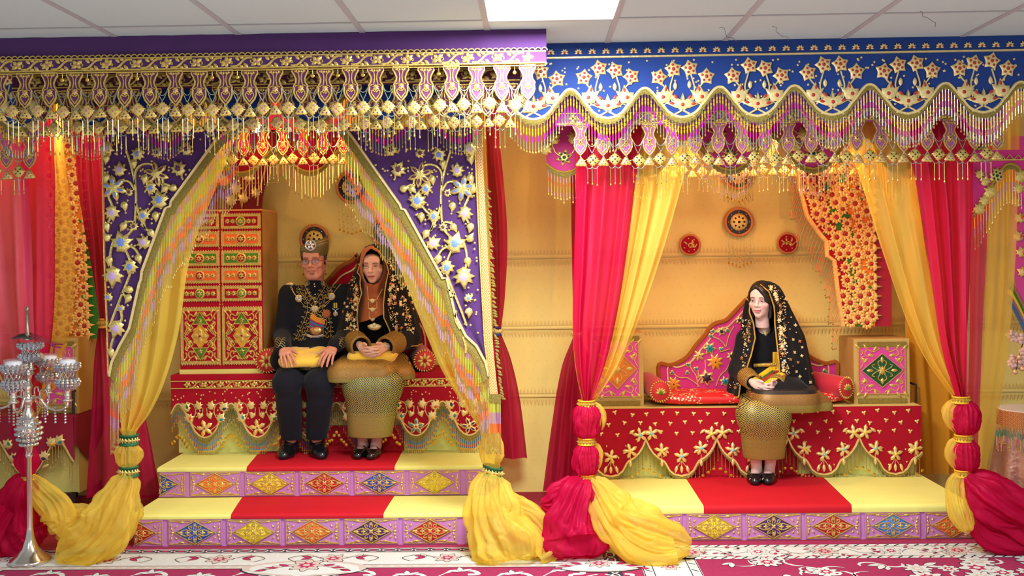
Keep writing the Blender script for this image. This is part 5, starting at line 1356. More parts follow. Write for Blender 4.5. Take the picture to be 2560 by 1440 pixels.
def chest(label, px0, px1, py0, py1, Yf, Yb, ground, dia, z0=None):
    a, b = at(px0, py1, Yf), at(px1, py0, Yf); z0 = a.z if z0 is None else z0
    t = thing('embroidered_box', label, 'box', ((a.x + b.x)/2, Yf, z0))
    mb = MB(); mb.box((a.x, Yf, z0), (b.x, Yb, b.z), BROWNG); mb.build('body', t)
    W, H = b.x - a.x, b.z - z0; cx, cz = (a.x + b.x)/2, (z0 + b.z)/2 + 0.005
    mb = MB(); e = 0.024
    mb.prism([(a.x, z0), (b.x, z0), (b.x, b.z), (a.x, b.z)], Yf - 0.006, Yf, OLIVE); mb.build('front_cloth', t)
    for zz, nm in ((b.z - 0.034, 1), (z0 + 0.018, 0)):
        mb = MB(); mb.box((a.x + e, Yf - 0.016, zz - 0.015), (b.x - e, Yf - 0.006, zz + 0.015), FRINGE); mb.build('thread_fringe', t)
    w_, h_ = W - 2*e - 0.01, H - 0.115
    mb = MB(); mb.prism([(cx - w_/2, cz - h_/2), (cx + w_/2, cz - h_/2), (cx + w_/2, cz + h_/2), (cx - w_/2, cz + h_/2)], Yf - 0.012, Yf - 0.006, ground); pn = mb.build('front_panel', t)
    mb = MB(); y = Yf - 0.012
    mb.ribbon([(cx - w_/2, cz - h_/2), (cx + w_/2, cz - h_/2), (cx + w_/2, cz + h_/2), (cx - w_/2, cz + h_/2)], 0.008, 0.004, GOLD, closed=True, y=y)
    scrolls(mb, cx, cz, w_, h_, y)
    dw, dh = w_*0.44, h_*0.36
    mb.ribbon([(cx + dw, cz), (cx, cz + dh), (cx - dw, cz), (cx, cz - dh)], 0.008, 0.006, GOLD, closed=True, y=y - 0.004)
    for k in range(4):
        for s_ in (1, -1):
            q = k*pi/2; u = [(0.1, 0.0), (0.35, s_*0.12), (0.5, s_*0.3), (0.36, s_*0.36)] if k % 2 == 0 else [(0.1, 0), (0.3, s_*0.16), (0.5, s_*0.2), (0.62, s_*0.06)]
            pts = [(cx + (u_*cos(q) - v_*sin(q))*dw, cz + (u_*sin(q) + v_*cos(q))*dh) for u_, v_ in u]
            mb.ribbon(smooth(pts, 4), 0.006, 0.004, GOLD, y=y - 0.005)
        mb.puff(o_leaf(dh*0.42, dh*0.2), 0.005, GOLD, (cx + cos(k*pi/2)*dw*0.42, y - 0.005, cz + sin(k*pi/2)*dh*0.42), rot=k*pi/2 - pi/2)
    mb.puff(o_flower(8, dw*0.24, dw*0.12), 0.006, GOLD, (cx, y - 0.005, cz)); mb.build('gold_embroidery', pn)
    mb = MB(); mb.puff([(cx + dw, cz), (cx, cz + dh), (cx - dw, cz), (cx, cz - dh)], 0.005, dia, y=y); mb.build('diamond', pn)
    return t
ZBR = at(1890, 1019, 6.31).z + 0.003; ZBL = at(760, 936, 6.36).z + 0.004
PINKS = M('pink_satin', (214, 70, 160), 0.55, vary=0.05)
DGREEN = M('satin_green', (14, 84, 44), 0.5); AMBER = M('satin_amber', (224, 130, 20), 0.5)
chest('square gold-framed box with green diamond on the right end of the right bench', 2135, 2272, 846, 1012, 6.42, 6.72, PINKS, DGREEN, ZBR)
chest('gold-framed box with amber diamond on the left end of the right bench behind the drape', 1478, 1607, 832, 1010, 6.42, 6.72, PINKS, AMBER, ZBR)
zfl = at(90, 1040, 6.3).z + 0.005
chest('gold-framed box on the far left bench behind the candelabra', 40, 196, 845, 1032, 6.36, 6.70, PINKS, AMBER, zfl)
# ---- tall embroidered cabinet
Yf = 6.42
a, b = at(452, 925, Yf), at(655, 524, Yf)
t = thing('tall_cabinet', 'tall red and gold embroidered cabinet with drawers beside the seated man', 'cabinet', ((a.x + b.x)/2, Yf, ZBL))
mb = MB(); mb.box((a.x, Yf, ZBL), (b.x, 6.80, b.z), BROWNG); mb.build('body', t)
mb = MB(); mb.box((a.x - 0.004, Yf - 0.012, ZBL), (b.x + 0.003, Yf + 0.004, ZBL + 0.03), PALEY); mb.build('plinth', t)
mb = MB(); mb.prism([(a.x, ZBL + 0.03), (b.x, ZBL + 0.03), (b.x, b.z), (a.x, b.z)], Yf - 0.006, Yf, REDC); mb.build('front_cloth', t)
mb = MB(); mb.box((a.x - 0.002, Yf - 0.01, b.z - 0.006), (b.x + 0.002, 6.80, b.z + 0.004), M('peach_trim', (226, 150, 80), .6)); mb.build('top_trim', t)
W = b.x - a.x; cw = W/2 - 0.012
GRN = M('satin_leafgreen', (70, 130, 20), 0.5); ORG = DIA['orange']; OCH = M('satin_ochre', (220, 160, 40), .5)
def zig(mb, x0, x1, z, y, n, h, mat=GOLD):
    for i in range(n):
        x = x0 + (x1 - x0)*(i + .5)/n; s_ = (x1 - x0)/n*0.5
        mb.puff([(x - s_, z), (x + s_, z), (x, z + h)] if h > 0 else [(x + s_, z), (x - s_, z), (x, z + h)], 0.004, mat, (0, y, 0))
def zigv(mb, x, z0, z1, y, n, h, mat=GOLD):
    for i in range(n):
        z = z0 + (z1 - z0)*(i + .5)/n; s_ = (z1 - z0)/n*0.5
        mb.puff([(x, z - s_), (x + h, z), (x, z + s_)] if h > 0 else [(x, z + s_), (x + h, z), (x, z - s_)], 0.004, mat, (0, y, 0))
for col in range(2):
    cx = a.x + W*(0.25 + 0.5*col)
    for i, (py, gm) in enumerate(((553, REDC), (597, ORG), (645, GRN), (688, ORG), (733, REDC))):
        cz = at(600, py, Yf).z; H = 0.094; y = Yf - 0.006
        p = MB(); p.prism([(cx - cw/2, cz - H/2), (cx + cw/2, cz - H/2), (cx + cw/2, cz + H/2), (cx - cw/2, cz + H/2)], y - 0.008, y, GOLD)
        zig(p, cx - cw/2, cx + cw/2, cz + H/2, y - 0.002, 16, 0.008); zig(p, cx - cw/2, cx + cw/2, cz - H/2, y - 0.002, 16, -0.008)
        pn = p.build('drawer_front', t); y -= 0.008
        g = MB(); g.prism([(cx - cw*.42, cz - H*.32), (cx + cw*.42, cz - H*.32), (cx + cw*.42, cz + H*.32), (cx - cw*.42, cz + H*.32)], y - 0.002, y, gm); g.build('ground', pn)
        g = MB(); y -= 0.002; jew = REDC if gm in (GRN, ORG) else GRN; j2 = REDC if gm is GRN else GRN
        g.puff(o_circle(H*.36, 16), 0.006, GOLD, (cx, y, cz)); g.puff(o_circle(H*.28, 16), 0.004, jew, (cx, y - 0.004, cz)); g.puff(o_flower(6, H*.24, H*.13), 0.006, GOLD, (cx, y - 0.006, cz)); g.puff(o_circle(H*.06, 6), 0.003, j2, (cx, y - 0.011, cz))
        for sx in (1, -1):
            for u in (.2, .33):
                g.puff(o_flower(8, H*.22, H*.13), 0.006, GOLD, (cx + sx*cw*u, y, cz)); g.puff(o_circle(H*.06, 6), 0.003, j2, (cx + sx*cw*u, y - 0.005, cz))
        g.build('gold_embroidery', pn)
    # lower doors
    z0, z1 = at(600, 909, Yf).z, at(600, 768, Yf).z; cz = (z0 + z1)/2; H = z1 - z0; y = Yf - 0.006
    p = MB(); p.prism([(cx - cw/2, z0), (cx + cw/2, z0), (cx + cw/2, z1), (cx - cw/2, z1)], y - 0.008, y, GOLD)
    zig(p, cx - cw/2, cx + cw/2, z1, y - 0.002, 16, 0.008); zig(p, cx - cw/2, cx + cw/2, z0, y - 0.002, 16, -0.010); pn = p.build('door', t); y -= 0.008
    w_, h_ = cw*.84, H*.88
    g = MB(); g.prism([(cx - w_/2, cz - h_/2), (cx + w_/2, cz - h_/2), (cx + w_/2, cz + h_/2), (cx - w_/2, cz + h_/2)], y - 0.002, y, REDC); g.build('ground', pn); y -= 0.002
    g = MB()
    scrolls(g, cx, cz, w_, h_, y, GOLD, 0.010)
    for k in (1, .55):
        g.ribbon([(cx + w_*.46*k, cz), (cx, cz + h_*.48*k), (cx - w_*.46*k, cz), (cx, cz - h_*.48*k)], 0.011, 0.006, GOLD, closed=True, y=y - .002)
    for sz in (1, -1):
        g.ribbon([(cx - w_*.22, cz + sz*h_*.24), (cx + w_*.22, cz + sz*h_*.24)], 0.009, 0.006, GOLD, y=y - .002)
        for sx in (1, -1):
            g.puff(o_leaf(h_*.14, h_*.06), .006, GOLD, (cx + sx*w_*.26, y, cz + sz*h_*.08), rot=-sx*(.7 if sz > 0 else pi - .7)); g.puff(o_leaf(h_*.12, h_*.05), .006, GOLD, (cx + sx*w_*.10, y, cz + sz*h_*.16), rot=-sx*(2.2 if sz > 0 else pi - 2.2))
            g.ribbon(smooth([(cx + sx*w_*.40, cz + sz*h_*.02), (cx + sx*w_*.30, cz + sz*h_*.10), (cx + sx*w_*.22, cz + sz*h_*.17), (cx + sx*w_*.27, cz + sz*h_*.19)], 4), .008, .005, GOLD, y=y)
    g.build('gold_embroidery', pn)
    g = MB(); g.puff([(cx + w_*.24, cz), (cx, cz + h_*.25), (cx - w_*.24, cz), (cx, cz - h_*.25)], .004, OCH, y=y - .001)
    for sz in (1, -1): g.puff([(cx - w_*.19, cz + sz*h_*.255), (cx + w_*.19, cz + sz*h_*.255), (cx, cz + sz*h_*.45)][::sz], .004, GRN, y=y - .001)
    g.build('inlay', pn)
    g = MB(); g.puff(o_flower(4, h_*.16, h_*.05), .006, GOLD, (cx, y - .004, cz)); g.puff(o_circle(h_*.025, 6), .004, REDC, (cx, y - .010, cz))
    for sz in (1, -1): g.puff(o_flower(5, h_*.055, h_*.02), .005, GOLD, (cx, y - .004, cz + sz*h_*.31)); g.puff(o_heart(h_*.02), .004, REDC, (cx, y - .008, cz + sz*h_*.32))
    g.build('rosette', pn)
g = MB(); zz0, zz1 = ZBL + .05, b.z - .02
for sx in (1, -1): zigv(g, (a.x + b.x)/2 + sx*0.012, zz0, zz1, Yf - .006, 46, -sx*0.008)
stuff(g.build('zigzag_braid', t))
# ---- bolsters
def bolster(label, f, back, r, petals=True):
    """f: centre of the end facing us, back: centre of the far end"""
    f, back = Vector(f), Vector(back); ax = (back - f).normalized()
    t = thing('bolster', label, 'cushion', (f + back)/2 - Vector((0, 0, r)))
    mb = MB(); mb.tube([f + (back - f)*q for q in (0, .02, .06, .5, .94, .98, 1)], [r*k for k in (.9, .96, 1, 1.02, 1, .96, .85)], M('bolster_crimson', (186, 14, 44), .7, sheen=.3, vary=.08), 24); mb.build('roll', t, smooth=True)
    e = MB(); e.puff(o_circle(r*.97, 24), 0.02, M('bolster_end_red', (200, 40, 50), .6), inner=.9)
    for k in range(26): e.puff(o_leaf(r*.3, r*.14), .006, GOLD, (r*.82*cos(k*2*pi/26), -.012, r*.82*sin(k*2*pi/26)), rot=k*2*pi/26 - pi/2 + .5)
    if petals:
        for k in range(8): e.puff(o_leaf(r*.62, r*.3), .008, GOLD, (r*.12*cos(k*pi/4), -.019, r*.12*sin(k*pi/4)), rot=k*pi/4 - pi/2)
        e.puff(o_circle(r*.12, 8), .012, REDC, (0, -.02, 0))
    else:
        for k in range(6): e.puff(o_leaf(r*.6, r*.26), .008, GOLD, (0, -.019, -r*.15), rot=(k - 2.5)*.55)
        e.puff(o_flower(5, r*.26, r*.1), .01, GRN, (0, -.022, -r*.08))
    o = e.build('end_rosette'); o.parent = t
    o.rotation_euler = (0, 0, atan2(ax.y, ax.x) - pi/2); o.location = f - WPOS[t.name]
    return t
f = at(669, 903, 6.40); bolster('bolster with pink rosette end at the man\'s side', (f.x, 6.40, ZBL + .082), (f.x + .03, 6.78, ZBL + .082), .078)
f = at(1060, 889, 6.36); bolster('bolster with gold rosette end beside the woman in black', (f.x, 6.38, ZBL + .075), (f.x - .08, 6.76, ZBL + .085), .07)
f = at(1650, 975, 6.36); bolster('crimson bolster at the left end of the right bench cushion', (f.x, 6.36, ZBR + .100), (f.x - .05, 6.70, ZBR + .12), .068, False)
f = at(2113, 972, 6.36); bolster('crimson bolster at the right end of the right bench cushion', (f.x, 6.36, ZBR + .112), (f.x - .20, 6.66, ZBR + .13), .068, False)
# ---- brocade seat cushion of the right bench
def brocade():
    m, nt, b = _nt('red_gold_brocade'); g = NG(nt)
    tc = nt.nodes.new('ShaderNodeTexCoord')
    v = nt.nodes.new('ShaderNodeTexVoronoi'); v.inputs['Scale'].default_value = 62; nt.links.new(tc.outputs['Object'], v.inputs['Vector'])
    n = nt.nodes.new('ShaderNodeTexNoise'); n.inputs['Scale'].default_value = 11; nt.links.new(tc.outputs['Object'], n.inputs['Vector'])
    k = g.n('MULTIPLY', g.n('LESS_THAN', v.outputs['Distance'], 0.42), g.n('GREATER_THAN', n.outputs['Fac'], 0.5))
    nt.links.new(g.mix(k, lin((214, 26, 34)), lin((236, 214, 170))), b.inputs['Base Color']); nt.links.new(g.n('MULTIPLY', k, .5), b.inputs['Metallic'])
    b.inputs['Roughness'].default_value = .45; MATS['red_gold_brocade'] = m; return m
BROC = brocade()
def cushion_mesh(c, sx, sy, sz, mat, n=24, k=10, e=0.45, seed=0, wob=.05):
    """pillow: rounded box with pinched corners, base at c.z"""
    mb = MB(); rows = []
    for i in range(k + 1):
        th = -pi/2 + pi*i/k; r = []
        cz = math.copysign(abs(sin(th))**.7, sin(th)); cr = abs(cos(th))**e
        for j in range(n):
            a = 2*pi*j/n; x = math.copysign(abs(cos(a))**.42, cos(a)); y = math.copysign(abs(sin(a))**.42, sin(a))
            q = 1 + wob*noise.noise((x*2 + seed, y*2, cz))
            edge = 1 - 0.28*(max(abs(x), abs(y))**4)*(1 if min(abs(x), abs(y)) < .5 else .6)
            r.append((c[0] + x*cr*sx/2*q, c[1] + y*cr*sy/2*q, c[2] + sz/2 + cz*sz/2*q*edge))
        rows.append(r)
    mb.grid(rows, mat, close_u=True); return mb
pa, pb = at(1636, 1018, 6.36), at(2130, 1014, 6.36)
t = cushion_mesh(((pa.x + pb.x)/2, 6.52, ZBR), pb.x - pa.x, .36, .085, BROC, 40, 10, .3).build('seat_cushion', smooth=True, base=((pa.x + pb.x)/2, 6.52, ZBR))
tag(t, 'long red cushion with gold floral brocade on the right bench', 'cushion')
# ---- backrests
def backrest(label, half, cxp, Yq, ground, trim, deco):
    """half outline: picture points from the outer bottom to the peak, mirrored about cxp"""
    pts = [(at(px, py, Yq).x, at(px, py, Yq).z) for px, py in half]; cx = at(cxp, 800, Yq).x
    pts = smooth(pts, 4); out = pts + [(2*cx - x, z) for x, z in reversed(pts[:-1])]
    zb_ = max(min(z for x, z in pts), ZBR if cxp > 1280 else ZBL); out = [(x, max(z, zb_)) for x, z in out]
    t = thing('backrest', label, 'backrest', (cx, Yq, zb_))
    mb = MB(); mb.prism(out[::-1], Yq, Yq + .05, ground); mb.build('board', t)
    mb = MB(); mb.ribbon(out[1:-1], .03, .012, trim, y=Yq); mb.build('fringe_trim', t)
    mz = sum(z for x, z in out)/len(out)
    mb = MB(); mb.ribbon([(cx + (x - cx)*.90, zb_ + .01 + (z - zb_)*.90) for x, z in out], .013, .006, GOLDW, closed=True, y=Yq - .001); mb.build('gold_border', t)
    deco(t, cx, zb_, Yq - .003); return t
half = [(1650, 1003), (1648, 955), (1648, 911), (1677, 913), (1715, 895), (1740, 863), (1762, 838), (1774, 820), (1790, 808), (1814, 801), (1836, 780), (1868, 746)]
MG = M('backrest_magenta', (204, 44, 140), .65, vary=.06)
BRFR = M('bronze_fringe', (190, 110, 40), .7, .2, bump=.9, bscale=300)
def deco_r(t, cx, zb_, y):
    TE = STARJ[0]
    def fl(px, py, kind, s_=1.0, r=0.0):
        p = at(px, py, y); 
        for q in (0, 1):
            x = p.x if not q else 2*cx - p.x
            if q and abs(x - cx) < .05: continue
            place(kind[0], kind[1], t, (x, y, p.z), r if not q else -r, s_)
    def jf(n, ro, ri, jew, jr, nm='flower'):
        a = MB(); a.puff(o_flower(n, ro, ri), .01, GOLDP); a.puff(o_flower(n, ro*jr, ri*jr), .005, jew, (0, -.008, 0)); a.puff(o_circle(ro*.1, 6), .004, JBLACK, (0, -.012, 0)); return (nm, a.mesh(nm))
    A = jf(8, .062, .034, M('jewel_amber', (226, 150, 30), .45), .8); B = jf(6, .05, .026, TE, .68); C = jf(6, .055, .03, M('jewel_plum', (60, 14, 50), .4), .65); D = jf(6, .04, .02, JBLACK, .5); E = jf(6, .045, .02, GOLDP, .5)
    H = MB(); H.puff(o_heart(.022), .008, GOLDP, rot=0); H.puff(o_heart(.013), .004, TE, (0, -.007, 0)); H = ('bud', H.mesh('bud'))
    for k, px, py, s_ in ((A, 1788, 905, 1), (B, 1774, 871, 1), (C, 1766, 945, 1.1), (D, 1803, 828, .9), (E, 1747, 888, 1), (A, 1684, 960, .9), (D, 1828, 890, .9), (B, 1812, 954, .8), (D, 1848, 800, .8)): fl(px, py, k, s_, R.uniform(-.5, .5))
    for px, py, r in ((1720, 912, 0), (1740, 922, .2), (1680, 932, 1), (1718, 932, -1), (1782, 828, .6), (1776, 840, -.5), (1818, 826, .8), (1803, 873, 0)): fl(px, py, H, 1, r)
    for pts in ([(1745, 968), (1740, 940), (1725, 915), (1733, 895), (1745, 890)], [(1742, 958), (1762, 925), (1762, 900)], [(1748, 965), (1720, 945), (1700, 944), (1685, 935)], [(1745, 945), (1745, 925)], [(1790, 965), (1800, 940), (1815, 925), (1825, 908)], [(1778, 840), (1800, 850), (1815, 868)], [(1815, 868), (1822, 840), (1835, 815)], [(1800, 880), (1825, 872)]):
        q = [(at(a_, b_, y).x, at(a_, b_, y).z) for a_, b_ in pts]
        for m_ in (0, 1):
            mb = MB(); mb.ribbon(smooth(q if not m_ else [(2*cx - x, z) for x, z in q], 5), .008, .005, GOLDP, y=y); mb.build('stem', t)
backrest('pink ogee backrest with jewelled gold flowers behind the woman on the right', half, 1868, 6.70, MG, BRFR, deco_r)
def deco_l(t, cx, zb_, y):
    for k, s_ in enumerate((.86, .66, .46, .28)):
        mb = MB(); mb.ribbon([(cx - .34*s_, zb_ + .10), (cx - .2*s_, zb_ + .08 + .42*s_), (cx, zb_ + .06 + .66*s_), (cx + .2*s_, zb_ + .08 + .42*s_), (cx + .34*s_, zb_ + .10)], .018, .008, GOLD, y=y); mb.build('gold_chevron', t)
    for k in range(5): place('leaf', LFm, t, (cx, y, zb_ + .12 + k*.09), 0, 1.1)
half = [(712, 960), (706, 900), (712, 820), (760, 770), (800, 720), (830, 690), (850, 668), (880, 652), (893, 636)]
backrest('red and gold pointed backrest showing between the seated couple', half, 893, 6.70, REDC, BRFR, deco_l)
# ---- round wall medallions
PEACH = M('peach_rim', (206, 130, 70), .7)
def medallion(label, px, py, rp, ground, beads=0.0, wheel=True, Yq=6.80):
    c = at(px, py, Yq); r = rp/(F/Yq)
    t = thing('wall_medallion', label, 'medallion', tuple(c))
    mb = MB(); mb.prism([(c.x + u, c.z + v) for u, v in o_circle(r*.80, 32)], Yq - .008, Yq + .012, ground); mb.build('disc', t)
    mb = MB(); mb.tube([(c.x + r*.9*cos(a), Yq, c.z + r*.9*sin(a)) for a in [2*pi*k/32 for k in range(32)]], r*.11, PEACH, 8, closed=True); mb.build('rim', t, smooth=True)
    y = Yq - .008; mb = MB()
    if wheel:
        mb.puff(o_flower(18, r*.60, r*.56, False), .008, GOLD, (c.x, y, c.z), inner=.9)
        for k in range(8):
            a = k*pi/4; mb.puff(o_leaf(r*.18, r*.14), .004, JBLACK, (c.x + r*.26*cos(a), y - .007, c.z + r*.26*sin(a)), rot=a - pi/2)
            mb.puff(o_circle(r*.05, 6), .004, COIN, (c.x + r*.7*cos(a), y, c.z + r*.7*sin(a)))
        mb.puff(o_circle(r*.1, 8), .004, JBLACK, (c.x, y - .008, c.z))
    else:
        for k in range(7): mb.puff(o_leaf(r*.42, r*.2), .008, GOLD, (c.x + R.uniform(-.3, .3)*r, y, c.z + R.uniform(-.35, .3)*r), rot=R.uniform(-2, 2))
        mb.ribbon(arc(c.x, c.z - r*.1, r*.34, -.3, 3.6, 10, r*.12), r*.12, .006, GOLD, y=y)
        for k in range(7): mb.puff(o_circle(r*.07, 6), .004, GOLDW, (c.x + r*.6*cos(k*.9), y, c.z + r*.6*sin(k*.9)))
    mb.build('gold_applique', t)
    if beads:
        mb = MB(); L = beads/(F/Yq)
        for k in range(7):
            u = (k - 3)/3; x = c.x + u*r*.74; l = L - abs(u)*.03; z = c.z - r*sqrt(1 - (u*.74)**2)*.98
            l = l - (c.z - r - z) if z < c.z - r else l + (z - (c.z - r))
            mb.tube([(x, y - .002, z), (x, y - .002, z - l)], .0013, BEADG, 4)
            for q in (.45, .68, .85): mb.ball((x, y - .002, z - l*q), .004, BEADG, 6, 4)
            mb.ball((x, y - .002, z - l), .008, COIN, 8, 5)
        stuff(mb.build('bead_drops', t))
medallion('black and gold wheel medallion centred on the yellow wall of the right booth', 1847, 555, 37, JBLACK, 75)
medallion('black and gold wheel medallion high up under the right booth pendants', 1845, 438, 37, JBLACK, 30)
medallion('small red round medallion left of the wheel medallion on the yellow wall', 1725, 612, 27, REDC, wheel=False)
medallion('small red round medallion right of the wheel medallion on the yellow wall', 1969, 608, 27, REDC, wheel=False)
medallion('black and gold wheel medallion behind the man\'s headdress', 786, 598, 38, JBLACK, 60)
medallion('black and gold wheel medallion with long bead drops above the couple', 880, 468, 42, JBLACK, 75)
medallion('black and gold wheel medallion partly hidden above the woman\'s shoulder', 962, 580, 36, JBLACK, 0)
# ---- gold floral hangings
GRNC = M('leaf_green_cloth', (44, 120, 20), .7); ORGC = M('orange_cloth', (236, 120, 20), .65)
GOF = M('gold_orange_lame', (250, 200, 112), .38, .35, bump=.5, bscale=80, vary=.1, vscale=30)
a = MB()
for k in range(10): a.puff(o_leaf(.032, .019), .007, GOF, (.010*cos(k*pi/5), 0, .010*sin(k*pi/5)), rot=k*pi/5 - pi/2)
a.puff(o_circle(.0125, 8), .010, M('flower_red', (176, 26, 40), .5)); DAISY = a.mesh('flower')
a = MB(); a.puff(o_leaf(.034, .014), .006, GOF); DLEAF = a.mesh('leaf')
a = MB(); a.puff(o_leaf(.034, .014), .006, GRNC); GLEAF = a.mesh('leaf')
a = MB(); a.puff([(-.01, -.028), (.012, -.022), (.01, -.012), (.05, 0), (.01, .012), (.012, .022), (-.01, .028)], .008, GOF); SPIKE = a.mesh('spike')
def hanging(label, Lp, Rp, Yq, zones, spikes, strip, fringe):
    t = thing('embroidered_hanging', label, 'hanging', at((Lp[-1][0] + Rp[-1][0])/2, Lp[-1][1], Yq))
    y0, y1 = Lp[0][1], Lp[-1][1]
    def fx(py, u): a_, b_ = lin_edge(Lp, py), lin_edge(Rp, py); return a_ + (b_ - a_)*u
    for u0, u1, mat in zones:
        mb = MB(); n = 30
        mb.grid([[tuple(at(fx(y0 + (y1 - y0)*j/n, u0 + (u1 - u0)*k/4), y0 + (y1 - y0)*j/n, Yq)) for k in range(5)] for j in range(n + 1)], mat, flip=True); mb.build('cloth', t)
    e = [at(px, py, Yq) for px, py in Lp]; mb = MB(); mb.ribbon([(p.x, p.z) for p in e], .032, .010, GOF, y=Yq - .002); mb.build('gold_border', t)
    if strip:
        mb = MB(); n = 12
        mb.grid([[tuple(at(fx(y0 + (y1-y0)*j/n, 1) + strip[0]*k/3, y0 + (y1-y0)*j/n, Yq + .01)) for k in range(4)] for j in range(n+1)], strip[1], flip=strip[0] > 0); mb.build('edge_strip', t)
    rr = random.Random(31); done = []
    for i in range(900):
        py = rr.uniform(y0 + 6, y1 - 8); u = rr.uniform(.08, .94); px = fx(py, u)
        if any((px - q[0])**2 + (py - q[1])**2 < 21**2 for q in done): continue
        done.append((px, py)); p = at(px, py, Yq); place('flower', DAISY, t, (p.x, Yq - .004, p.z), rr.random()*2, rr.uniform(.95, 1.2))
    k = 0
    for i in range(6000):
        if k > 260: break
        py = rr.uniform(y0 + 4, y1 - 6); u = rr.uniform(.05, .97); px = fx(py, u)
        if any((px - q[0])**2 + (py - q[1])**2 < 9**2 for q in done): continue
        k += 1; p = at(px, py, Yq); place('leaf', GLEAF if rr.random() < .16 else DLEAF, t, (p.x, Yq - .003, p.z), rr.uniform(0, 6.28), rr.uniform(.7, 1.1))
    if spikes:
        py = y0 + 12
        while py < y1 - 4: p = at(fx(py, 1), py, Yq); place('spike', SPIKE, t, (p.x, Yq - .004, p.z), 0); py += 24
    if fringe:
        mb = MB(); n = 60
        for i in range(n + 1):
            py = y0 + (y1 - y0)*i/n; p = at(lin_edge(Lp, py), py, Yq - .004)
            w_ = fringe*(1 + .2*sin(i*.8)); mb.tube([p, p + Vector((-w_*.45, 0, -w_*1.1)), p + Vector((-w_*.55, 0, -w_*1.7))], .0014, BEADO if i % 3 else BEADG, 4); mb.ball(tuple(p + Vector((-w_*.55, 0, -w_*1.72))), .006, BEADG, 6, 4)
        stuff(mb.build('bead_fringe', t))
    return t
hanging('orange and gold floral hanging with bead fringe at the right of the right booth', [(1992, 320), (2000, 470), (2018, 540), (2046, 580), (2066, 604), (2068, 640), (2086, 652), (2096, 740), (2108, 816)], [(2180, 320), (2184, 470), (2186, 640), (2188, 816)], 6.5,
        [(0, .35, REDC), (.35, .62, GRNC), (.62, 1, ORGC)], True, (42, M('hanging_red', (160, 8, 40), .7)), .10)
hanging('gold floral hanging with green edge at the far left behind the organza', [(110, 320), (116, 600), (120, 846)], [(196, 320), (205, 500), (214, 640), (222, 846)], 6.5, [(0, .5, OCH), (.5, 1, AMBER)], True, (34, GRNC), 0)
# dark red embroidered board above the cabinet
Yq = 6.72; t = thing('embroidered_hanging', 'dark red embroidered hanging above the tall cabinet in shadow', 'hanging', at(610, 520, Yq))
L = [(520, 330), (520, 525)]; Rr = [(690, 330), (676, 420), (660, 480), (655, 525)]
mb = MB(); mb.grid([[tuple(at(520 + (interp_edge(Rr, py) - 520)*k/4, py, Yq)) for k in range(5)] for py in range(330, 526, 15)], M('dark_red_velvet', (130, 12, 36), .75), flip=True); mb.build('cloth', t)
mb = MB(); mb.ribbon([(at(interp_edge(Rr, py) - 12, py, Yq).x, at(600, py, Yq).z) for py in range(332, 524, 8)], .014, .006, GOLD, y=Yq - .002); mb.build('gold_border', t)
for px, py, r, s_ in ((590, 470, 0, 1.2), (622, 440, .5, 1.2), (608, 495, 1, 1.1), (578, 500, -.6, 1.2), (640, 480, .2, 1), (560, 450, .3, 1.2), (600, 420, -.4, 1), (630, 405, .6, 1)):
    p = at(px, py, Yq); place('leaf_flower', TULm, t, (p.x, Yq - .004, p.z), r, s_)
for pts in ([(605, 522), (600, 490), (585, 465), (570, 450)], [(605, 522), (612, 480), (625, 450), (632, 420)]):
    mb = MB(); mb.ribbon(smooth([(at(a_, b_, Yq).x, at(a_, b_, Yq).z) for a_, b_ in pts], 5), .009, .005, GOLD, y=Yq - .002); mb.build('stem', t)
# ---- draped drum table and flowers at the right edge
c = atz(2568, 1200, 0.0); c.y = 6.2; c.x = at(2570, 1100, 6.2).x
t = thing('drum_table', 'round table with shiny draped cloth at the right edge', 'table', (c.x, 6.2, 0))
ztop = at(2560, 1022, 6.2).z
FOILS = M('silver_pink_foil', (200, 150, 130), .25, .7, bump=.5, bscale=30, vary=.2)
mb = MB(); mb.lathe([(.17, ztop - .01), (.175, ztop), (.17, ztop + .004), (0.01, ztop + .004)], M('pale_table_top', (220, 210, 205), .6), (c.x, 6.2, 0), 28); mb.build('table_top', t)
mb = MB(); mb.lathe([(.178, ztop - .10), (.178, ztop - .005), (.172, ztop)], songket('bronze_band', (150, 80, 50), (210, 150, 90), 40, 40, .5), (c.x, 6.2, 0), 28); mb.build('rim_band', t)
mb = MB(); rows = []
for j in range(12):
    q = j/11; rows.append([(c.x + (.172 + .06*q)*(1 + .09*q*sin(9*a_))*cos(a_), 6.2 + (.172 + .06*q)*(1 + .09*q*sin(9*a_))*sin(a_), ztop - .09 - (ztop - .17)*q + .02*q*sin(5*a_)) for a_ in [2*pi*k/72 for k in range(72)]])
mb.grid(rows, FOILS, close_u=True, flip=True); mb.build('draped_cloth', t, smooth=True)
mb = MB()
for k in range(70):
    a_ = pi + pi*k/70; u_ = R.uniform(.6, 1.4); strand(mb, c.x + .195*cos(a_), 6.2 + .195*sin(a_), ztop - .09, [(.03*u_, BEADG, 1), (.04, M('bead_emerald', (20, 140, 110), .3), 1.1), (.05*u_, R.choice((BEADV, BEADGR, BEADG, BEADP)), 1)], .02, .0015)
stuff(mb.build('bead_fringe', t))
for k in range(3):
    a_ = -pi/2 - .9 + k*.9; mb = MB(); mb.lathe([(.022, 0), (.018, .03), (.014, .1), (.02, .16)], M('gilt_leg', (200, 150, 60), .4, .5), (c.x + .14*cos(a_), 6.2 + .14*sin(a_), 0), 10); mb.build('leg', t)
BLUSH = M('blush_petal', (226, 190, 180), .7, vary=.15, vscale=30)
t = thing('flower_spray', 'drooping spray of blush artificial flowers and baubles at the right edge', 'flowers', at(2550, 830, 6.0))
rr = random.Random(2); TH = Vector(at(2585, 820, 6.0)); mb = MB()
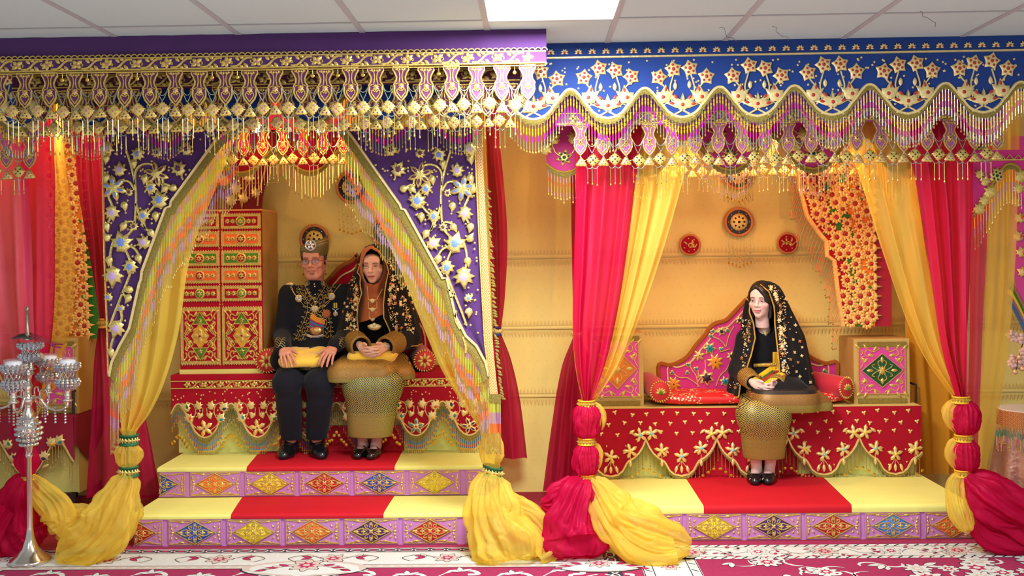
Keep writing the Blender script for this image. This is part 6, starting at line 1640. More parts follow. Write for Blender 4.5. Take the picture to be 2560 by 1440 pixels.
mb.tube([TH, at(2560, 850, 6.0), at(2545, 900, 5.98), at(2540, 930, 5.98)], .004, M('stem_brown', (110, 80, 50), .7), 5); mb.build('stem', t)
bl = MB()
for k in range(9): bl.ball((.018*cos(k*2.4)*(.5 + .5*(k % 3)), -.012 + .008*(k % 2), .018*sin(k*2.4)*(.5 + .5*(k % 3))), .014, BLUSH, 7, 4, (1, .5, 1))
bm_ = bl.mesh('blossom', smooth=True)
for i in range(15): p = at(2522 + rr.random()*50, 835 + rr.random()*85, 5.97 + rr.random()*.05); place('blossom', bm_, t, p, rr.random()*3, rr.uniform(.7, 1.1))
ba = MB(); ba.ball((0, 0, 0), .016, M('pearl_bauble', (235, 205, 160), .15, .5), 12, 8); bam = ba.mesh('bauble', smooth=True)
for px, py in ((2548, 893), (2556, 922), (2538, 930)): place('bauble', bam, t, at(px, py, 5.96))
# colourful arched valance end behind it
Yq = 6.5; t = thing('embroidered_hanging', 'pink hanging with striped rainbow edge at the right edge', 'hanging', at(2560, 880, Yq))
mb = MB(); mb.grid([[tuple(at(2528 + k*40 + max(0, py - 660)*.22, py, Yq)) for k in range(4)] for py in range(340, 830, 20)], PINKS, flip=True); mb.build('cloth', t)
for i, q in enumerate((M('str_brown', (170, 110, 80), .7), GRNC, M('str_yellow', (230, 190, 40), .7), M('str_mauve', (150, 100, 120), .7), M('str_blue', (60, 100, 150), .7))):
    mb = MB(); pts = [(2522 + j*7, 700 + i*13 + j*11 + .5*j*j) for j in range(8)]; mb.ribbon([(at(a_, b_, Yq).x, at(a_, b_, Yq).z) for a_, b_ in pts], .026, .005, q, y=Yq - .004 - i*.002); mb.build('stripe', t)
for px, py in ((2540, 505), (2548, 545), (2545, 590), (2552, 630), (2556, 680)): p = at(px, py, Yq); place('leaf_flower', TUJ[4], t, (p.x, Yq - .005, p.z), R.random()*2)
# ---- crystal candelabra
SILV = M('polished_silver', (225, 215, 205), .14, .95); CRYS = M('crystal_bead', (204, 208, 214), .08, .8); GLS = organza('clear_glass', (245, 248, 250), .18, .3, .5); SALT = M('white_candle_wax', (240, 240, 245), .7)
base = atz(76, 1408); cx, cy = base.x, base.y
zp = lambda py: at(76, py, cy).z
t = thing('candelabra', 'tall crystal and silver candelabra standing on the carpet at the left', 'candelabra', (cx, cy, 0.007))
mb = MB(); mb.lathe([(.105, .008), (.112, .014), (.10, .028), (.07, .05), (.042, .085), (.024, .14), (.016, .20), (.0145, .30), (.0145, zp(1145)), (.02, zp(1140)), (.016, zp(1132))], SILV, (cx, cy, 0), 32); mb.build('stand', t, smooth=True)
mb = MB(); mb.lathe([(.018, zp(1132)), (.022, zp(1118)), (.05, zp(1092)), (.062, zp(1070)), (.05, zp(1050)), (.03, zp(1040)), (.03, zp(1030)), (.018, zp(1020)), (.02, zp(1008)), (.034, zp(1000)), (.018, zp(990)), (.016, zp(975)), (.026, zp(965)), (.016, zp(955)), (.02, zp(940)), (.034, zp(932)), (.015, zp(922)), (.014, zp(905))], SILV, (cx, cy, 0), 20); mb.build('stem', t, smooth=True)
cb = MB(); rr = random.Random(9)
def beads_ring(mb, c, r, z, n, s_): 
    for k in range(n): mb.ball((c[0] + r*cos(2*pi*k/n), c[1] + r*sin(2*pi*k/n), z), s_, CRYS, 6, 4)
for j in range(6): beads_ring(cb, (cx, cy), .03 + .036*sin(pi*(j + .7)/6.4), zp(1110) + (zp(1045) - zp(1110))*j/5, 16, .0095)
stuff(cb.build('crystal_beads', t))
def cup(px, py_top, py_bot, dy, candle=True):
    """crystal cup: bead ring, lattice, bead bowl, silver stem"""
    c = at(px, py_top, cy + dy); z1 = c.z; z0 = at(px, py_bot, cy + dy).z; H = z1 - z0; x, y = c.x, cy + dy
    mb = MB(); mb.lathe([(.012, z0), (.03, z0 + H*.04), (.012, z0 + H*.10), (.02, z0 + H*.16), (.014, z0 + H*.22), (.022, z0 + H*.30)], SILV, (x, y, 0), 14)
    o = mb.build('candle_cup', t, smooth=True); mb = MB()
    for k in range(12):
        for s_ in (.5, -.5):
            a0 = 2*pi*k/12; a1 = a0 + s_; mb.tube([(x + .044*cos(a0), y + .044*sin(a0), z0 + H*.55), (x + .044*cos(a1), y + .044*sin(a1), z0 + H*.74)], .0028, SILV, 4)
    stuff(mb.build('lattice', o)); mb = MB()
    for zz, rr_, s_ in ((.34, .036, .011), (.40, .052, .012), (.46, .058, .012), (.52, .052, .010), (.76, .05, .010), (.82, .06, .012), (.88, .06, .011)): beads_ring(mb, (x, y), rr_, z0 + H*zz, 16, s_)
    stuff(mb.build('crystal_beads', o))
    if candle:
        mb = MB(); mb.lathe([(.040, z0 + H*.74), (.042, z0 + H*.97), (.03, z0 + H*.985), (.004, z0 + H*.97)], SALT, (x, y, 0), 20); mb.build('candle', o, smooth=True)
        mb = MB(); rows = [[(x + .047*cos(2*pi*j/24), y + .047*sin(2*pi*j/24), z) for j in range(24)] for z in (z0 + H*.75, z1 + .008)]; mb.grid(rows, GLS, close_u=True); mb.build('glass', o, smooth=True)
    return x, y, z0
arms = []
for px, pt, pbm, dy in ((33, 902, 1010, -.10), (121, 888, 985, .12), (168, 898, 1005, -.02), (-30, 900, 1005, .1)): arms.append(cup(px, pt, pbm, dy))
cup(76, 852, 925, 0, False)
hub = Vector((cx, cy, zp(1002)))
for x, y, z in arms:
    e = Vector((x, y, z)); d = (e - hub); mb = MB()
    pts = [hub, hub + Vector((d.x*.25, d.y*.25, .02)), hub + Vector((d.x*.5, d.y*.5, -.035)), hub + Vector((d.x*.78, d.y*.78, -.05)), hub + Vector((d.x*.97, d.y*.97, d.z*.3 - .03)), e]
    mb.tube(smooth([tuple(p) for p in pts], 6), .0075, SILV, 8); mb.tube(smooth([tuple(p) for p in (hub + d*.35 + Vector((0, 0, -.02)), hub + d*.3 + Vector((0, 0, .05)), hub + d*.45 + Vector((0, 0, .06)), hub + d*.5 + Vector((0, 0, .03)))], 5), .005, SILV, 6); mb.build('arm', t, smooth=True)
    mb = MB()
    for q in (.45, .7, .95):
        p = hub + d*q
        for k in range(6): mb.ball((p.x, p.y - .01, p.z - .03 - k*.016), .0068, CRYS, 6, 4)
    stuff(mb.build('crystal_drops', t))
mb = MB(); mb.lathe([(.020, zp(850)), (.02, zp(845)), (.012, zp(842)), (.0085, zp(800)), (.0075, zp(778)), (.014, zp(776)), (.010, zp(770)), (.003, zp(765))], M('brushed_pewter', (150, 140, 125), .35, .8), (cx, cy, 0), 14); mb.build('finial_rod', t, smooth=True)
# folded grey card with ribbon lying on the candelabra
zc2 = zp(850); t = thing('folded_fan', 'folded grey card tied with a wine ribbon resting on the candelabra top', 'fan', (cx, cy, zc2))
mb = MB(); q = at(28, 846, cy - .03); q2 = at(130, 860, cy - .03)
for k in range(5):
    y = cy - .045 + k*.02; z = .004*k
    mb.add([(q.x, y, q.z + .002 + z), (cx, y - .004, zc2 + .022 + z), (q2.x, y, q2.z + .002), (cx, y + .016, zc2 + .012 + z), (q.x + .01, y + .02, q.z - .004 + z)], [(0, 4, 3, 1), (1, 3, 2)], M('slate_card', (92, 104, 100), .5))
mb.build('card', t)
mb = MB(); rb = M('wine_ribbon', (140, 20, 70), .5); mb.tube([q2, q2 + Vector((.03, 0, .0)), q2 + Vector((.06, 0, -.002))], .004, rb, 5); mb.tube([q2, q2 + Vector((.025, 0, -.015)), q2 + Vector((.05, 0, -.02))], .004, rb, 5); mb.tube([q2, q2 + Vector((.012, 0, -.02)), q2 + Vector((.01, 0, -.05))], .006, rb, 5); mb.ball(tuple(q2), .011, rb); mb.build('ribbon', t)
# ---- warm bulbs inside the booths
def bulb(label, px, py, Yq, power):
    c = at(px, py, Yq); t = thing('hanging_bulb', label, 'lamp', (c.x, c.y, CEIL))
    mb = MB(); mb.tube([(c.x, c.y, CEIL), (c.x, c.y, c.z + .07)], .004, DKM, 6); mb.lathe([(.018, c.z + .03), (.018, c.z + .07), (.01, c.z + .075)], DKM, (c.x, c.y, 0), 12); mb.build('cord', t)
    mb = MB(); mb.ball(tuple(c), .035, emit('bulb_glow', (255, 190, 110), 12.0), 14, 10); mb.build('bulb', t, smooth=True)
    l = bpy.data.lights.new('bulb_light', 'POINT'); l.energy = power; l.color = (1.0, .64, .28); l.shadow_soft_size = .04
    o = bpy.data.objects.new('bulb_light', l); COL.objects.link(o); o.parent = t; o.location = (0, -.06, c.z - CEIL)
bulb('warm bulb hidden behind the pelmets of the left booth, nearer the cabinet', 640, 318, 5.90, WARM_W*.28)
bulb('warm bulb hidden behind the pelmets of the left booth, nearer the woman', 800, 318, 5.90, WARM_W*.28)
bulb('warm bulb hidden behind the pelmets of the right booth, left of the wheel medallion', 1700, 345, 5.92, WARM_W*.85)
bulb('warm bulb hidden behind the pelmets of the right booth, right of the wheel medallion', 2010, 345, 5.92, WARM_W*.85)
bulb('warm bulb hidden behind the pelmets of the far left bay', 130, 330, 5.9, WARM_W*.4)
# ================================================================== people: implicit surfaces
class SDF:
    def __init__(s, lo, hi, res):
        s.lo = np.array(lo, float); s.res = res
        s.n = np.ceil((np.array(hi) - s.lo)/res).astype(int) + 1
        s.a = np.full(s.n, 1.0, np.float32)
    def _sub(s, lo, hi):
        i0 = np.maximum(np.floor((np.array(lo) - s.lo)/s.res).astype(int), 0)
        i1 = np.minimum(np.ceil((np.array(hi) - s.lo)/s.res).astype(int) + 1, s.n)
        if (i1 <= i0).any(): return None
        ax = [s.lo[k] + s.res*np.arange(i0[k], i1[k]) for k in range(3)]
        X, Y_, Z = np.meshgrid(*ax, indexing='ij', sparse=True)
        return tuple(slice(i0[k], i1[k]) for k in range(3)), X, Y_, Z
    def _op(s, sl, d, k, mode):
        a = s.a[sl]
        if mode < 0: d = -d; 
        if k > 0:
            h = np.maximum(k - np.abs(a - d), 0)/k
            q = h*h*k*0.25
        else: q = 0
        s.a[sl] = (np.minimum(a, d) - q) if mode > 0 else (np.maximum(a, d) + q)
    def cap(s, p, q, r0, r1=None, k=0.0, mode=1, flat=None):
        r1 = r0 if r1 is None else r1
        p, q = np.array(p, float), np.array(q, float); m = max(r0, r1) + k + 3*s.res
        g = s._sub(np.minimum(p, q) - m, np.maximum(p, q) + m)
        if g is None: return
        sl, X, Y_, Z = g; d = q - p; L2 = float(d @ d) + 1e-12
        t = np.clip(((X - p[0])*d[0] + (Y_ - p[1])*d[1] + (Z - p[2])*d[2])/L2, 0, 1)
        dist = np.sqrt((X - p[0] - t*d[0])**2 + (Y_ - p[1] - t*d[1])**2 + (Z - p[2] - t*d[2])**2) - (r0 + (r1 - r0)*t)
        s._op(sl, dist.astype(np.float32), k, mode)
    def ell(s, c, r, k=0.0, mode=1, rot=None):
        c, r = np.array(c, float), np.array(r, float); m = max(r) + k + 3*s.res
        g = s._sub(c - m, c + m)
        if g is None: return
        sl, X, Y_, Z = g; x, y, z = X - c[0], Y_ - c[1], Z - c[2]
        if rot is not None:
            R_ = np.array(rot); x, y, z = (R_[0,0]*x + R_[1,0]*y + R_[2,0]*z, R_[0,1]*x + R_[1,1]*y + R_[2,1]*z, R_[0,2]*x + R_[1,2]*y + R_[2,2]*z)
        k0 = np.sqrt((x/r[0])**2 + (y/r[1])**2 + (z/r[2])**2); k1 = np.sqrt((x/r[0]**2)**2 + (y/r[1]**2)**2 + (z/r[2]**2)**2)
        d = k0*(k0 - 1)/np.maximum(k1, 1e-9)
        s._op(sl, d.astype(np.float32), k, mode)
    def plane(s, n, off):        # keep n.p < off
        X, Y_, Z = np.meshgrid(*[s.lo[k] + s.res*np.arange(s.n[k]) for k in range(3)], indexing='ij', sparse=True)
        s.a = np.maximum(s.a, (X*n[0] + Y_*n[1] + Z*n[2] - off).astype(np.float32))
    def mesh(s):
        a = s.a; a[0] = a[-1] = 1; a[:, 0] = a[:, -1] = 1; a[:, :, 0] = a[:, :, -1] = 1
        ins = a < 0; nx, ny, nz = a.shape
        c = ins[:-1,:-1,:-1].astype(np.int8)
        tot = sum(ins[i:nx-1+i, j:ny-1+j, k:nz-1+k].astype(np.int8) for i in (0,1) for j in (0,1) for k in (0,1))
        cell = (tot > 0) & (tot < 8); idx = np.full(cell.shape, -1, np.int64); I = np.argwhere(cell); idx[cell] = np.arange(len(I))
        acc = np.zeros((len(I), 3)); cnt = np.zeros(len(I)); vals = {}
        cor = [(i, j, k) for i in (0,1) for j in (0,1) for k in (0,1)]
        for o in cor: vals[o] = a[I[:,0]+o[0], I[:,1]+o[1], I[:,2]+o[2]]
        for o in cor:
            for ax in range(3):
                if o[ax]: continue
                o2 = list(o); o2[ax] = 1; v0, v1 = vals[o], vals[tuple(o2)]; m = (v0 < 0) != (v1 < 0)
                t = np.where(m, v0/np.where(m, v0 - v1, 1), 0); p = np.array(o, float)[None, :].repeat(len(I), 0); p[:, ax] += t
                acc[m] += p[m]; cnt[m] += 1
        V = s.lo + s.res*(I + acc/np.maximum(cnt, 1)[:, None]); Fs = []
        for ax in range(3):
            u, v = (ax+1) % 3, (ax+2) % 3
            sl0 = [slice(1, -1)]*3; sl0[ax] = slice(0, -1); sl1 = list(sl0); sl1[ax] = slice(1, None)
            A, B = ins[tuple(sl0)], ins[tuple(sl1)]; E = np.argwhere(A != B)
            if not len(E): continue
            off = np.ones(3, int); off[ax] = 0; E0 = E + off; flip = A[A != B]
            def ci(du, dv): q = E0.copy(); q[:, u] -= du; q[:, v] -= dv; return idx[q[:,0], q[:,1], q[:,2]]
            Q = np.stack([ci(1,1), ci(0,1), ci(0,0), ci(1,0)], 1); Q[~flip] = Q[~flip][:, ::-1]; Fs.append(Q)
        return V, np.concatenate(Fs)
def np_mesh(name, parts, mats, colors=None, smooth_=True):
    """parts: [(V, F, material index)] -> mesh; colours per vertex optional"""
    vs, fs, ms, b = [], [], [], 0
    for V, Q, mi in parts: vs.append(V); fs.append(Q + b); ms.append(np.full(len(Q), mi)); b += len(V)
    V = np.concatenate(vs); Q = np.concatenate(fs); me = bpy.data.meshes.new(name)
    me.vertices.add(len(V)); me.vertices.foreach_set('co', V.astype(np.float32).ravel())
    me.loops.add(Q.size); me.loops.foreach_set('vertex_index', Q.astype(np.int32).ravel())
    me.polygons.add(len(Q)); me.polygons.foreach_set('loop_start', np.arange(0, Q.size, 4, dtype=np.int32)); me.polygons.foreach_set('loop_total', np.full(len(Q), 4, np.int32))
    for m_ in mats: me.materials.append(m_)
    me.polygons.foreach_set('material_index', np.concatenate(ms).astype(np.int32)); me.polygons.foreach_set('use_smooth', np.ones(len(Q), bool))
    if colors is not None:
        at_ = me.color_attributes.new('tint', 'FLOAT_COLOR', 'POINT'); at_.data.foreach_set('color', colors.astype(np.float32).ravel())
    me.update(); me.validate(); return me
def skin_mat(name):
    m, nt, b = _nt(name); at_ = nt.nodes.new('ShaderNodeVertexColor'); at_.layer_name = 'tint'
    nt.links.new(at_.outputs['Color'], b.inputs['Base Color']); b.inputs['Roughness'].default_value = .5; b.inputs['Subsurface Weight'].default_value = .12
    b.inputs['Subsurface Radius'].default_value = (.01, .004, .002); b.inputs['Subsurface Scale'].default_value = 1.0; return m
def sdf_obj(name, s, mat, parent, smooth_=True):
    V, Q = s.mesh(); off = np.array(WPOS[parent.name]); me = np_mesh(name, [(V - off, Q, 0)], [mat])
    o = bpy.data.objects.new(name, me); COL.objects.link(o); o.parent = parent; WPOS[o.name] = Vector(off)
    return o, (V, Q)
def bvh_of(VQ): return BVHTree.FromPolygons([tuple(v) for v in VQ[0]], [tuple(int(i) for i in q) for q in VQ[1]])
CAMP = Vector((0, 0, CAMZ))
def hit(bvh, px, py):
    d = (FW*F + CR*(px - CX) + CU*(HY - py)).normalized(); h = bvh.ray_cast(CAMP, d)
    return (h[0], h[1]) if h[0] is not None else (None, None)
def rotm(yaw, pitch, roll):
    """head turn: yaw>0 to viewer's left, pitch>0 nods down, roll>0 leans to viewer's right"""
    return (Matrix.Rotation(-yaw, 3, 'Z') @ Matrix.Rotation(pitch, 3, 'X') @ Matrix.Rotation(roll, 3, 'Y'))
def head(eye, yaw, pitch, roll, skin, lip, age=0, fem=False, sc=1.0, brow=(40, 28, 26), lid=None, eo=1.0, wide=1.0, ears=True, crown=1.0):
    s = SDF((-.10, -.135, -.19), (.10, .13, .14), .0021)
    s.ell((0, .015, .035), (.072, .092, .085)); jw = .058 if fem else .062
    s.ell((0, -.020, -.038), (jw, .068, .077), .03)
    s.ell((0, -.064, -.098), (.020 if fem else .026, .02, .017), .026)
    if not fem:
        for q in (1, -1): s.cap((q*.052, .0, -.06), (q*.024, -.055, -.1), .018, .014, .03)
    for q in (1, -1): s.ell((q*.040, -.058, -.026), (.024, .02, .019), .025)
    if age:
        for q in (1, -1): s.ell((q*.047, -.062, -.062), (.010, .010, .020), .016, -1)
    s.cap((-.034, -.079, .020), (.034, -.079, .020), .013 if not fem else .0115, k=.02)
    s.ell((0, -.072, .05), (.05, .025, .04), .03)
    for q in (1, -1):
        s.ell((q*.031, -.099, .001), (.019, .0165, .0115), .014, -1)
        s.ell((q*.031, -.0765, -.001), (.0165, .0125, .0125), .004)
        s.cap((q*.017, -.0895, .0045), (q*.045, -.084, .0035), .0030, .0022, .003)      # upper lid
        s.cap((q*.019, -.088, -.0075), (q*.043, -.084, -.006), .0022, .0018, .003)
    s.cap((0, -.088, .012), (0, -.106, -.026), .0068, .0105, .013); s.ell((0, -.109, -.029), (.0105, .0085, .008), .008)
    for q in (1, -1): s.ell((q*.0135, -.096, -.034), (.0085, .010, .007), .007)
    for q in (1, -1): s.ell((q*.007, -.101, -.041), (.0035, .005, .003), .002, -1)
    s.ell((0, -.086, -.052), (.020, .012, .014), .012)
    lw = .023 if fem else .026
    s.ell((0, -.0945, -.0585), (lw, .008, .0052), .005); s.ell((0, -.0925, -.0685), (lw*.85, .009, .0068), .005)
    s.cap((-lw, -.096, -.0632), (lw, -.096, -.0632), .0016, k=.003, mode=-1)
    s.ell((0, -.084, -.082), (.016, .012, .006), .006, -1)
    if age:
        for q in (1, -1): s.cap((q*.022, -.098, -.036), (q*.034, -.088, -.068), .0018, k=.005, mode=-1)
    for q in ((1, -1) if ears else ()):
        s.ell((q*.077, .012, -.008), (.006, .019, .030), .006, 1, np.array(Matrix.Rotation(q*.45, 3, 'Z') @ Matrix.Rotation(-.1, 3, 'X')))
        s.ell((q*.083, .008, -.006), (.004, .011, .019), .004, -1, np.array(Matrix.Rotation(q*.45, 3, 'Z')))
    s.cap((0, .015, -.07), (0, .03, -.175), .051 if not fem else .044, .056 if not fem else .048, .03)
    V, Q = s.mesh(); X, Y_, Z = V[:,0], V[:,1], V[:,2]; front = Y_ < -.05
    col = np.tile(np.array(lin(skin)), (len(V), 1))
    def blend(mask, c): col[:, :3] = col[:, :3]*(1 - mask[:, None]) + np.array(lin(c)[:3])[None]*mask[:, None]
    sst = lambda e0, e1, x: (lambda t: t*t*(3 - 2*t))(np.clip((x - e0)/(e1 - e0), 0, 1))
    # cheeks, lips, brows, lids, eyes
    for q in (1, -1):
        d = np.sqrt(((X - q*.042)/.026)**2 + ((Z + .034)/.022)**2); blend(sst(1.1, .2, d)*front*(.30 if fem else .18), (206, 100, 90))
        ex, ez = (X - q*.031), Z
        zb = .0205 + .004*(1 - (ex/.02)**2) - .12*np.maximum(ex*q - .004, 0)
        blend(sst(1.0, .55, np.maximum(np.abs(ex + q*.001)/.0205, np.abs(ez - zb)/(.0042 if fem else .0046)))*front*(.92 if fem else .6), brow)
        if lid is not None: blend(sst(1.0, .4, np.sqrt((ex/.022)**2 + ((ez - .008)/.009)**2))*front*.55, lid)
        d = np.sqrt((ex/.0135)**2 + ((ez + .0012)/(.0042*eo))**2); blend(sst(1.15, .85, d)*front*min(1, eo + .1), (190, 176, 172))
        blend(sst(1.1, .7, np.sqrt((ex/.0062)**2 + ((ez + .0008)/(.0048*eo))**2))*front, (26, 18, 16))
        zl = .0040 - 4.0*ex**2*3; blend(sst(1.0, .4, np.maximum(np.abs(ex - q*.001)/.0175, np.abs(ez - zl)/.0026))*front*.9, (28, 20, 20))
        blend(sst(1.0, .3, np.sqrt(((X - q*.007)/.0045)**2 + ((Z + .0405)/.003)**2))*front*.6, (90, 40, 36))
    hgt = np.where(Z > -.0632, .0062*(1 - .35*np.exp(-(X/.004)**2)), .0085)
    d = np.sqrt((X/(lw*1.06))**2 + ((Z + .0632)/hgt)**2); blend(sst(1.1, .8, d)*front*(.95 if fem else .45), lip)
    blend(sst(1.0, .3, np.maximum(np.abs(X)/lw, np.abs(Z + .0632)/.0016))*front*.7, (90, 30, 34))
    V[:, 0] *= wide; V[:, 2] = np.where(V[:, 2] > .03, .03 + (V[:, 2] - .03)*crown, V[:, 2])
    M3 = np.array(rotm(yaw, pitch, roll))*sc; W_ = V @ M3.T + np.array(eye)[None]
    return W_, Q, col
def hand(W, f, sdir, n, curls, skin, thumb=(.55, .75, -.1), spread=.0, sc=1.0, res=.0022):
    """W wrist, f forward, sdir towards the thumb, n back of the hand; curls = four (a,b,c) finger bends"""
    W = Vector(W); f = Vector(f).normalized(); sdir = Vector(sdir); sdir = (sdir - f*sdir.dot(f)).normalized(); n0 = Vector(n); n_ = (n0 - f*n0.dot(f) - sdir*n0.dot(sdir)).normalized()
    s = SDF(W - Vector((.2,)*3)*sc, W + Vector((.2,)*3)*sc, res)
    kn = []
    for o in (.029, .010, -.010, -.028): kn.append(W + (f*(.086 - abs(o - .008)*.25) + sdir*o)*sc)
    s.cap(W - f*.06*sc, W, .026*sc, .024*sc)
    for p in kn: s.cap(W + (p - W)*.12, p, .019*sc, .0115*sc, .016*sc)
    s.cap(kn[0], kn[3], .009*sc, .008*sc, .01*sc)
    Ls = ((.043, .026, .021), (.047, .030, .022), (.043, .028, .021), (.034, .021, .019)); nails = []
    for i, p in enumerate(kn):
        a = 0; q = p; r = (.0092, .0095, .0090, .0080)[i]*sc
        fd = (f + sdir*spread*(1.2 - .8*i)).normalized()
        for j in range(3):
            a += curls[i][j]; d = fd*cos(a) - n_*sin(a); q2 = q + d*Ls[i][j]*sc
            s.cap(q, q2, r*(1 - .06*j), r*(.96 - .10*j), .003*sc); q = q2
        nails.append((q, d))
    tb = W + (f*.022 + sdir*.024 - n_*.006)*sc; d = (f*thumb[0] + sdir*thumb[1] + n_*thumb[2]).normalized()
    s.cap(W + f*.015*sc + sdir*.012*sc, tb + d*.03*sc, .017*sc, .0125*sc, .014*sc); q = tb + d*.03*sc; d2 = (d + f*.35).normalized()
    s.cap(q, q + d2*.032*sc, .0115*sc, .0102*sc, .004*sc); q = q + d2*.032*sc; d3 = (d2 + f*.2).normalized(); s.cap(q, q + d3*.024*sc, .0102*sc, .0082*sc, .003*sc); nails.append((q + d3*.024*sc, d3))
    V, Q = s.mesh(); col = np.tile(np.array(lin(skin)), (len(V), 1))
    for p, dd in nails:
        c = np.array(p + n_*.006*sc); m_ = np.clip(1.3 - np.linalg.norm(V - c, axis=1)/(.0065*sc), 0, 1)[:, None]
        col[:, :3] = col[:, :3]*(1 - m_*.45) + np.array(lin((225, 170, 155))[:3])*m_*.45
    return V, Q, col
def simple(s, skin): V, Q = s.mesh(); return V, Q, np.tile(np.array(lin(skin)), (len(V), 1))
def body_obj(parent, pieces, name):
    off = np.array(WPOS[parent.name]); me = np_mesh('body', [(V - off, Q, 0) for V, Q, c in pieces], [skin_mat(name)], np.concatenate([c for V, Q, c in pieces]))
    o = bpy.data.objects.new('body', me); COL.objects.link(o); o.parent = parent; WPOS[o.name] = Vector(off); return o
A3 = lambda px, py, Y: np.array(at(px, py, Y))
def cloth_tube(mb, bvh, pix, r, mat, n=4, off=.002, close=False):
    """cord sewn on cloth along picture points"""
    pts = []
    for px, py in pix:
        p, nn = hit(bvh, px, py)
        if p is not None: pts.append(p + (CAMP - p).normalized()*off)
    seg = []
    for p in pts:
        if seg and (p - seg[-1]).length > .06:
            if len(seg) > 1: mb.tube(seg, r, mat, n)
            seg = []
        seg.append(p)
    if len(seg) > 1: mb.tube(seg, r, mat, n)
def cloth_puff(mb, bvh, px, py, out, h, mat, rot=0.0, sc=1.0, off=.0015):
    p, nn = hit(bvh, px, py)
    if p is None: return False
    b2 = MB(); b2.puff(out, h, mat, rot=rot, sc=sc)
    nn = nn if nn.dot(CAMP - p) > 0 else -nn
    nn = (nn*.6 + (CAMP - p).normalized()*.4).normalized(); q = Vector((0, -1, 0)).rotation_difference(nn)
    b = len(mb.v); k = mb.mi(mat)
    for v in b2.v: mb.v.append(tuple(p + nn*off + q @ Vector(v)))
    for f_ in b2.f: mb.f.append(tuple(b + i for i in f_)); mb.m.append(k)
    return True
def zone_songket(name, zones, ground, u0=0.0):
    """zones: (z_low, u scale, v scale, density, gold) stacked upwards; woven gold on a dark ground"""
    if name in MATS: return MATS[name]
    m, nt, b = _nt(name); g = NG(nt); tc = nt.nodes.new('ShaderNodeTexCoord'); sp = nt.nodes.new('ShaderNodeSeparateXYZ'); nt.links.new(tc.outputs['Object'], sp.inputs[0])
    col = None; met = None
    for zl, su, sv, dens, gold in zones:
        u = g.n('MULTIPLY', g.n('ADD', sp.outputs['X'], u0), su); v = g.n('MULTIPLY', g.n('SUBTRACT', sp.outputs['Z'], zl), sv)
        a = g.n('SUBTRACT', g.n('FRACT', u), .5); c = g.n('SUBTRACT', g.n('FRACT', v), .5); d = g.n('ADD', g.n('ABSOLUTE', a), g.n('ABSOLUTE', c))
        rad = g.n('SQRT', g.n('ADD', g.n('MULTIPLY', a, a), g.n('MULTIPLY', c, c)))
        val = g.n('ADD', g.n('SINE', g.n('MULTIPLY', d, 25.0)), g.n('MULTIPLY', g.n('SINE', g.n('MULTIPLY', g.n('ARCTAN2', a, c), 8.0)), g.n('LESS_THAN', rad, .3)))
        k = g.n('GREATER_THAN', val, .6 - 1.4*dens); c2 = g.mix(k, lin(ground), lin(gold))
        if col is None: col, met = c2, k
        else: s_ = g.n('GREATER_THAN', sp.outputs['Z'], zl); col = g.mix(s_, col, c2); met = g.n('ADD', g.n('MULTIPLY', met, g.n('SUBTRACT', 1.0, s_)), g.n('MULTIPLY', k, s_))
    nt.links.new(col, b.inputs['Base Color']); nt.links.new(g.n('MULTIPLY', met, .3), b.inputs['Metallic']); b.inputs['Roughness'].default_value = .5; MATS[name] = m; return m
BLACKC = M('black_cloth', (10, 11, 16), .85, vary=.15, vscale=5, sheen=.05, spec=.3)
NAVYC = M('navy_wool', (13, 16, 27), .9, vary=.1, vscale=5, sheen=.05, spec=.3, bump=.1, bscale=40)
LEATH = M('black_leather', (14, 15, 20), .28, coat=.3); PATENT = M('patent_leather', (8, 8, 10), .08, coat=1.0)
GTH = M('gold_thread', (206, 172, 96), .4, .5); GTHO = M('olive_gold_thread', (176, 160, 90), .5, .35)
SILVP = M('silver_gem', (225, 225, 235), .18, .7)
PILY = M('yellow_velvet', (242, 198, 66), .8, sheen=.4, vary=.04)
def shoe(parent, heel, toe, w_, h_, mat, ankle=None, name='shoe', boot=True):
    heel, toe = np.array(heel), np.array(toe); d = toe - heel; L = np.linalg.norm(d); d = d/L; up = np.array((0, 0, 1.0))
    s = SDF(np.minimum(heel, toe) - .1, np.maximum(heel, toe) + np.array((.1, .1, .2)), .0045)
    z0 = heel[2]
    s.ell(heel + d*.04 + up*.035, (w_*.45, .045, .045), 0); s.cap(heel + d*.05 + up*.028, heel + d*(L*.62) + up*.028, w_*.40, w_*.50, .03); s.cap(heel + d*(L*.6) + up*.024, toe - d*w_*.42 + up*.020, w_*.48, w_*.36, .03)
    if boot: s.cap(heel + d*.05 + up*.05, heel + d*.055 + up*h_, .045, .05, .03); s.cap(heel + d*.07 + up*.06, heel + d*L*.55 + up*.035, .04, .035, .03)
    else: s.cap(heel + d*.06 + up*.085, heel + d*(L*.62) + up*.066, .040, .030, .01, -1)
    s.plane((0, 0, -1), -z0 - .001)
    o, VQ = sdf_obj(name, s, mat, parent)
    return o, VQ
def lap_pillow(label, px0, px1, py0, py1, Yf, Yb):
    """soft pillow lying tilted across a lap"""
    a, b = at(px0, py1, Yf), at(px1, py0, Yb); c = ((a.x + b.x)/2, (Yf + Yb)/2, 0)
    mb = cushion_mesh((0, 0, -.05), b.x - a.x, Yb - Yf + .02, .10, PILY, 40, 14, .55, seed=px0, wob=.06)
    tl = atan2(b.z - .04 - a.z - .03, Yb - Yf); ct, st = cos(tl), sin(tl); zc = (a.z + b.z)/2 - .01
    mb.v = [(c[0] + x, c[1] + y*ct - z*st, zc + y*st + z*ct) for x, y, z in mb.v]
    o = mb.build('lap_pillow', smooth=True, base=(c[0], c[1], zc - .05)); return tag(o, label, 'pillow', None)
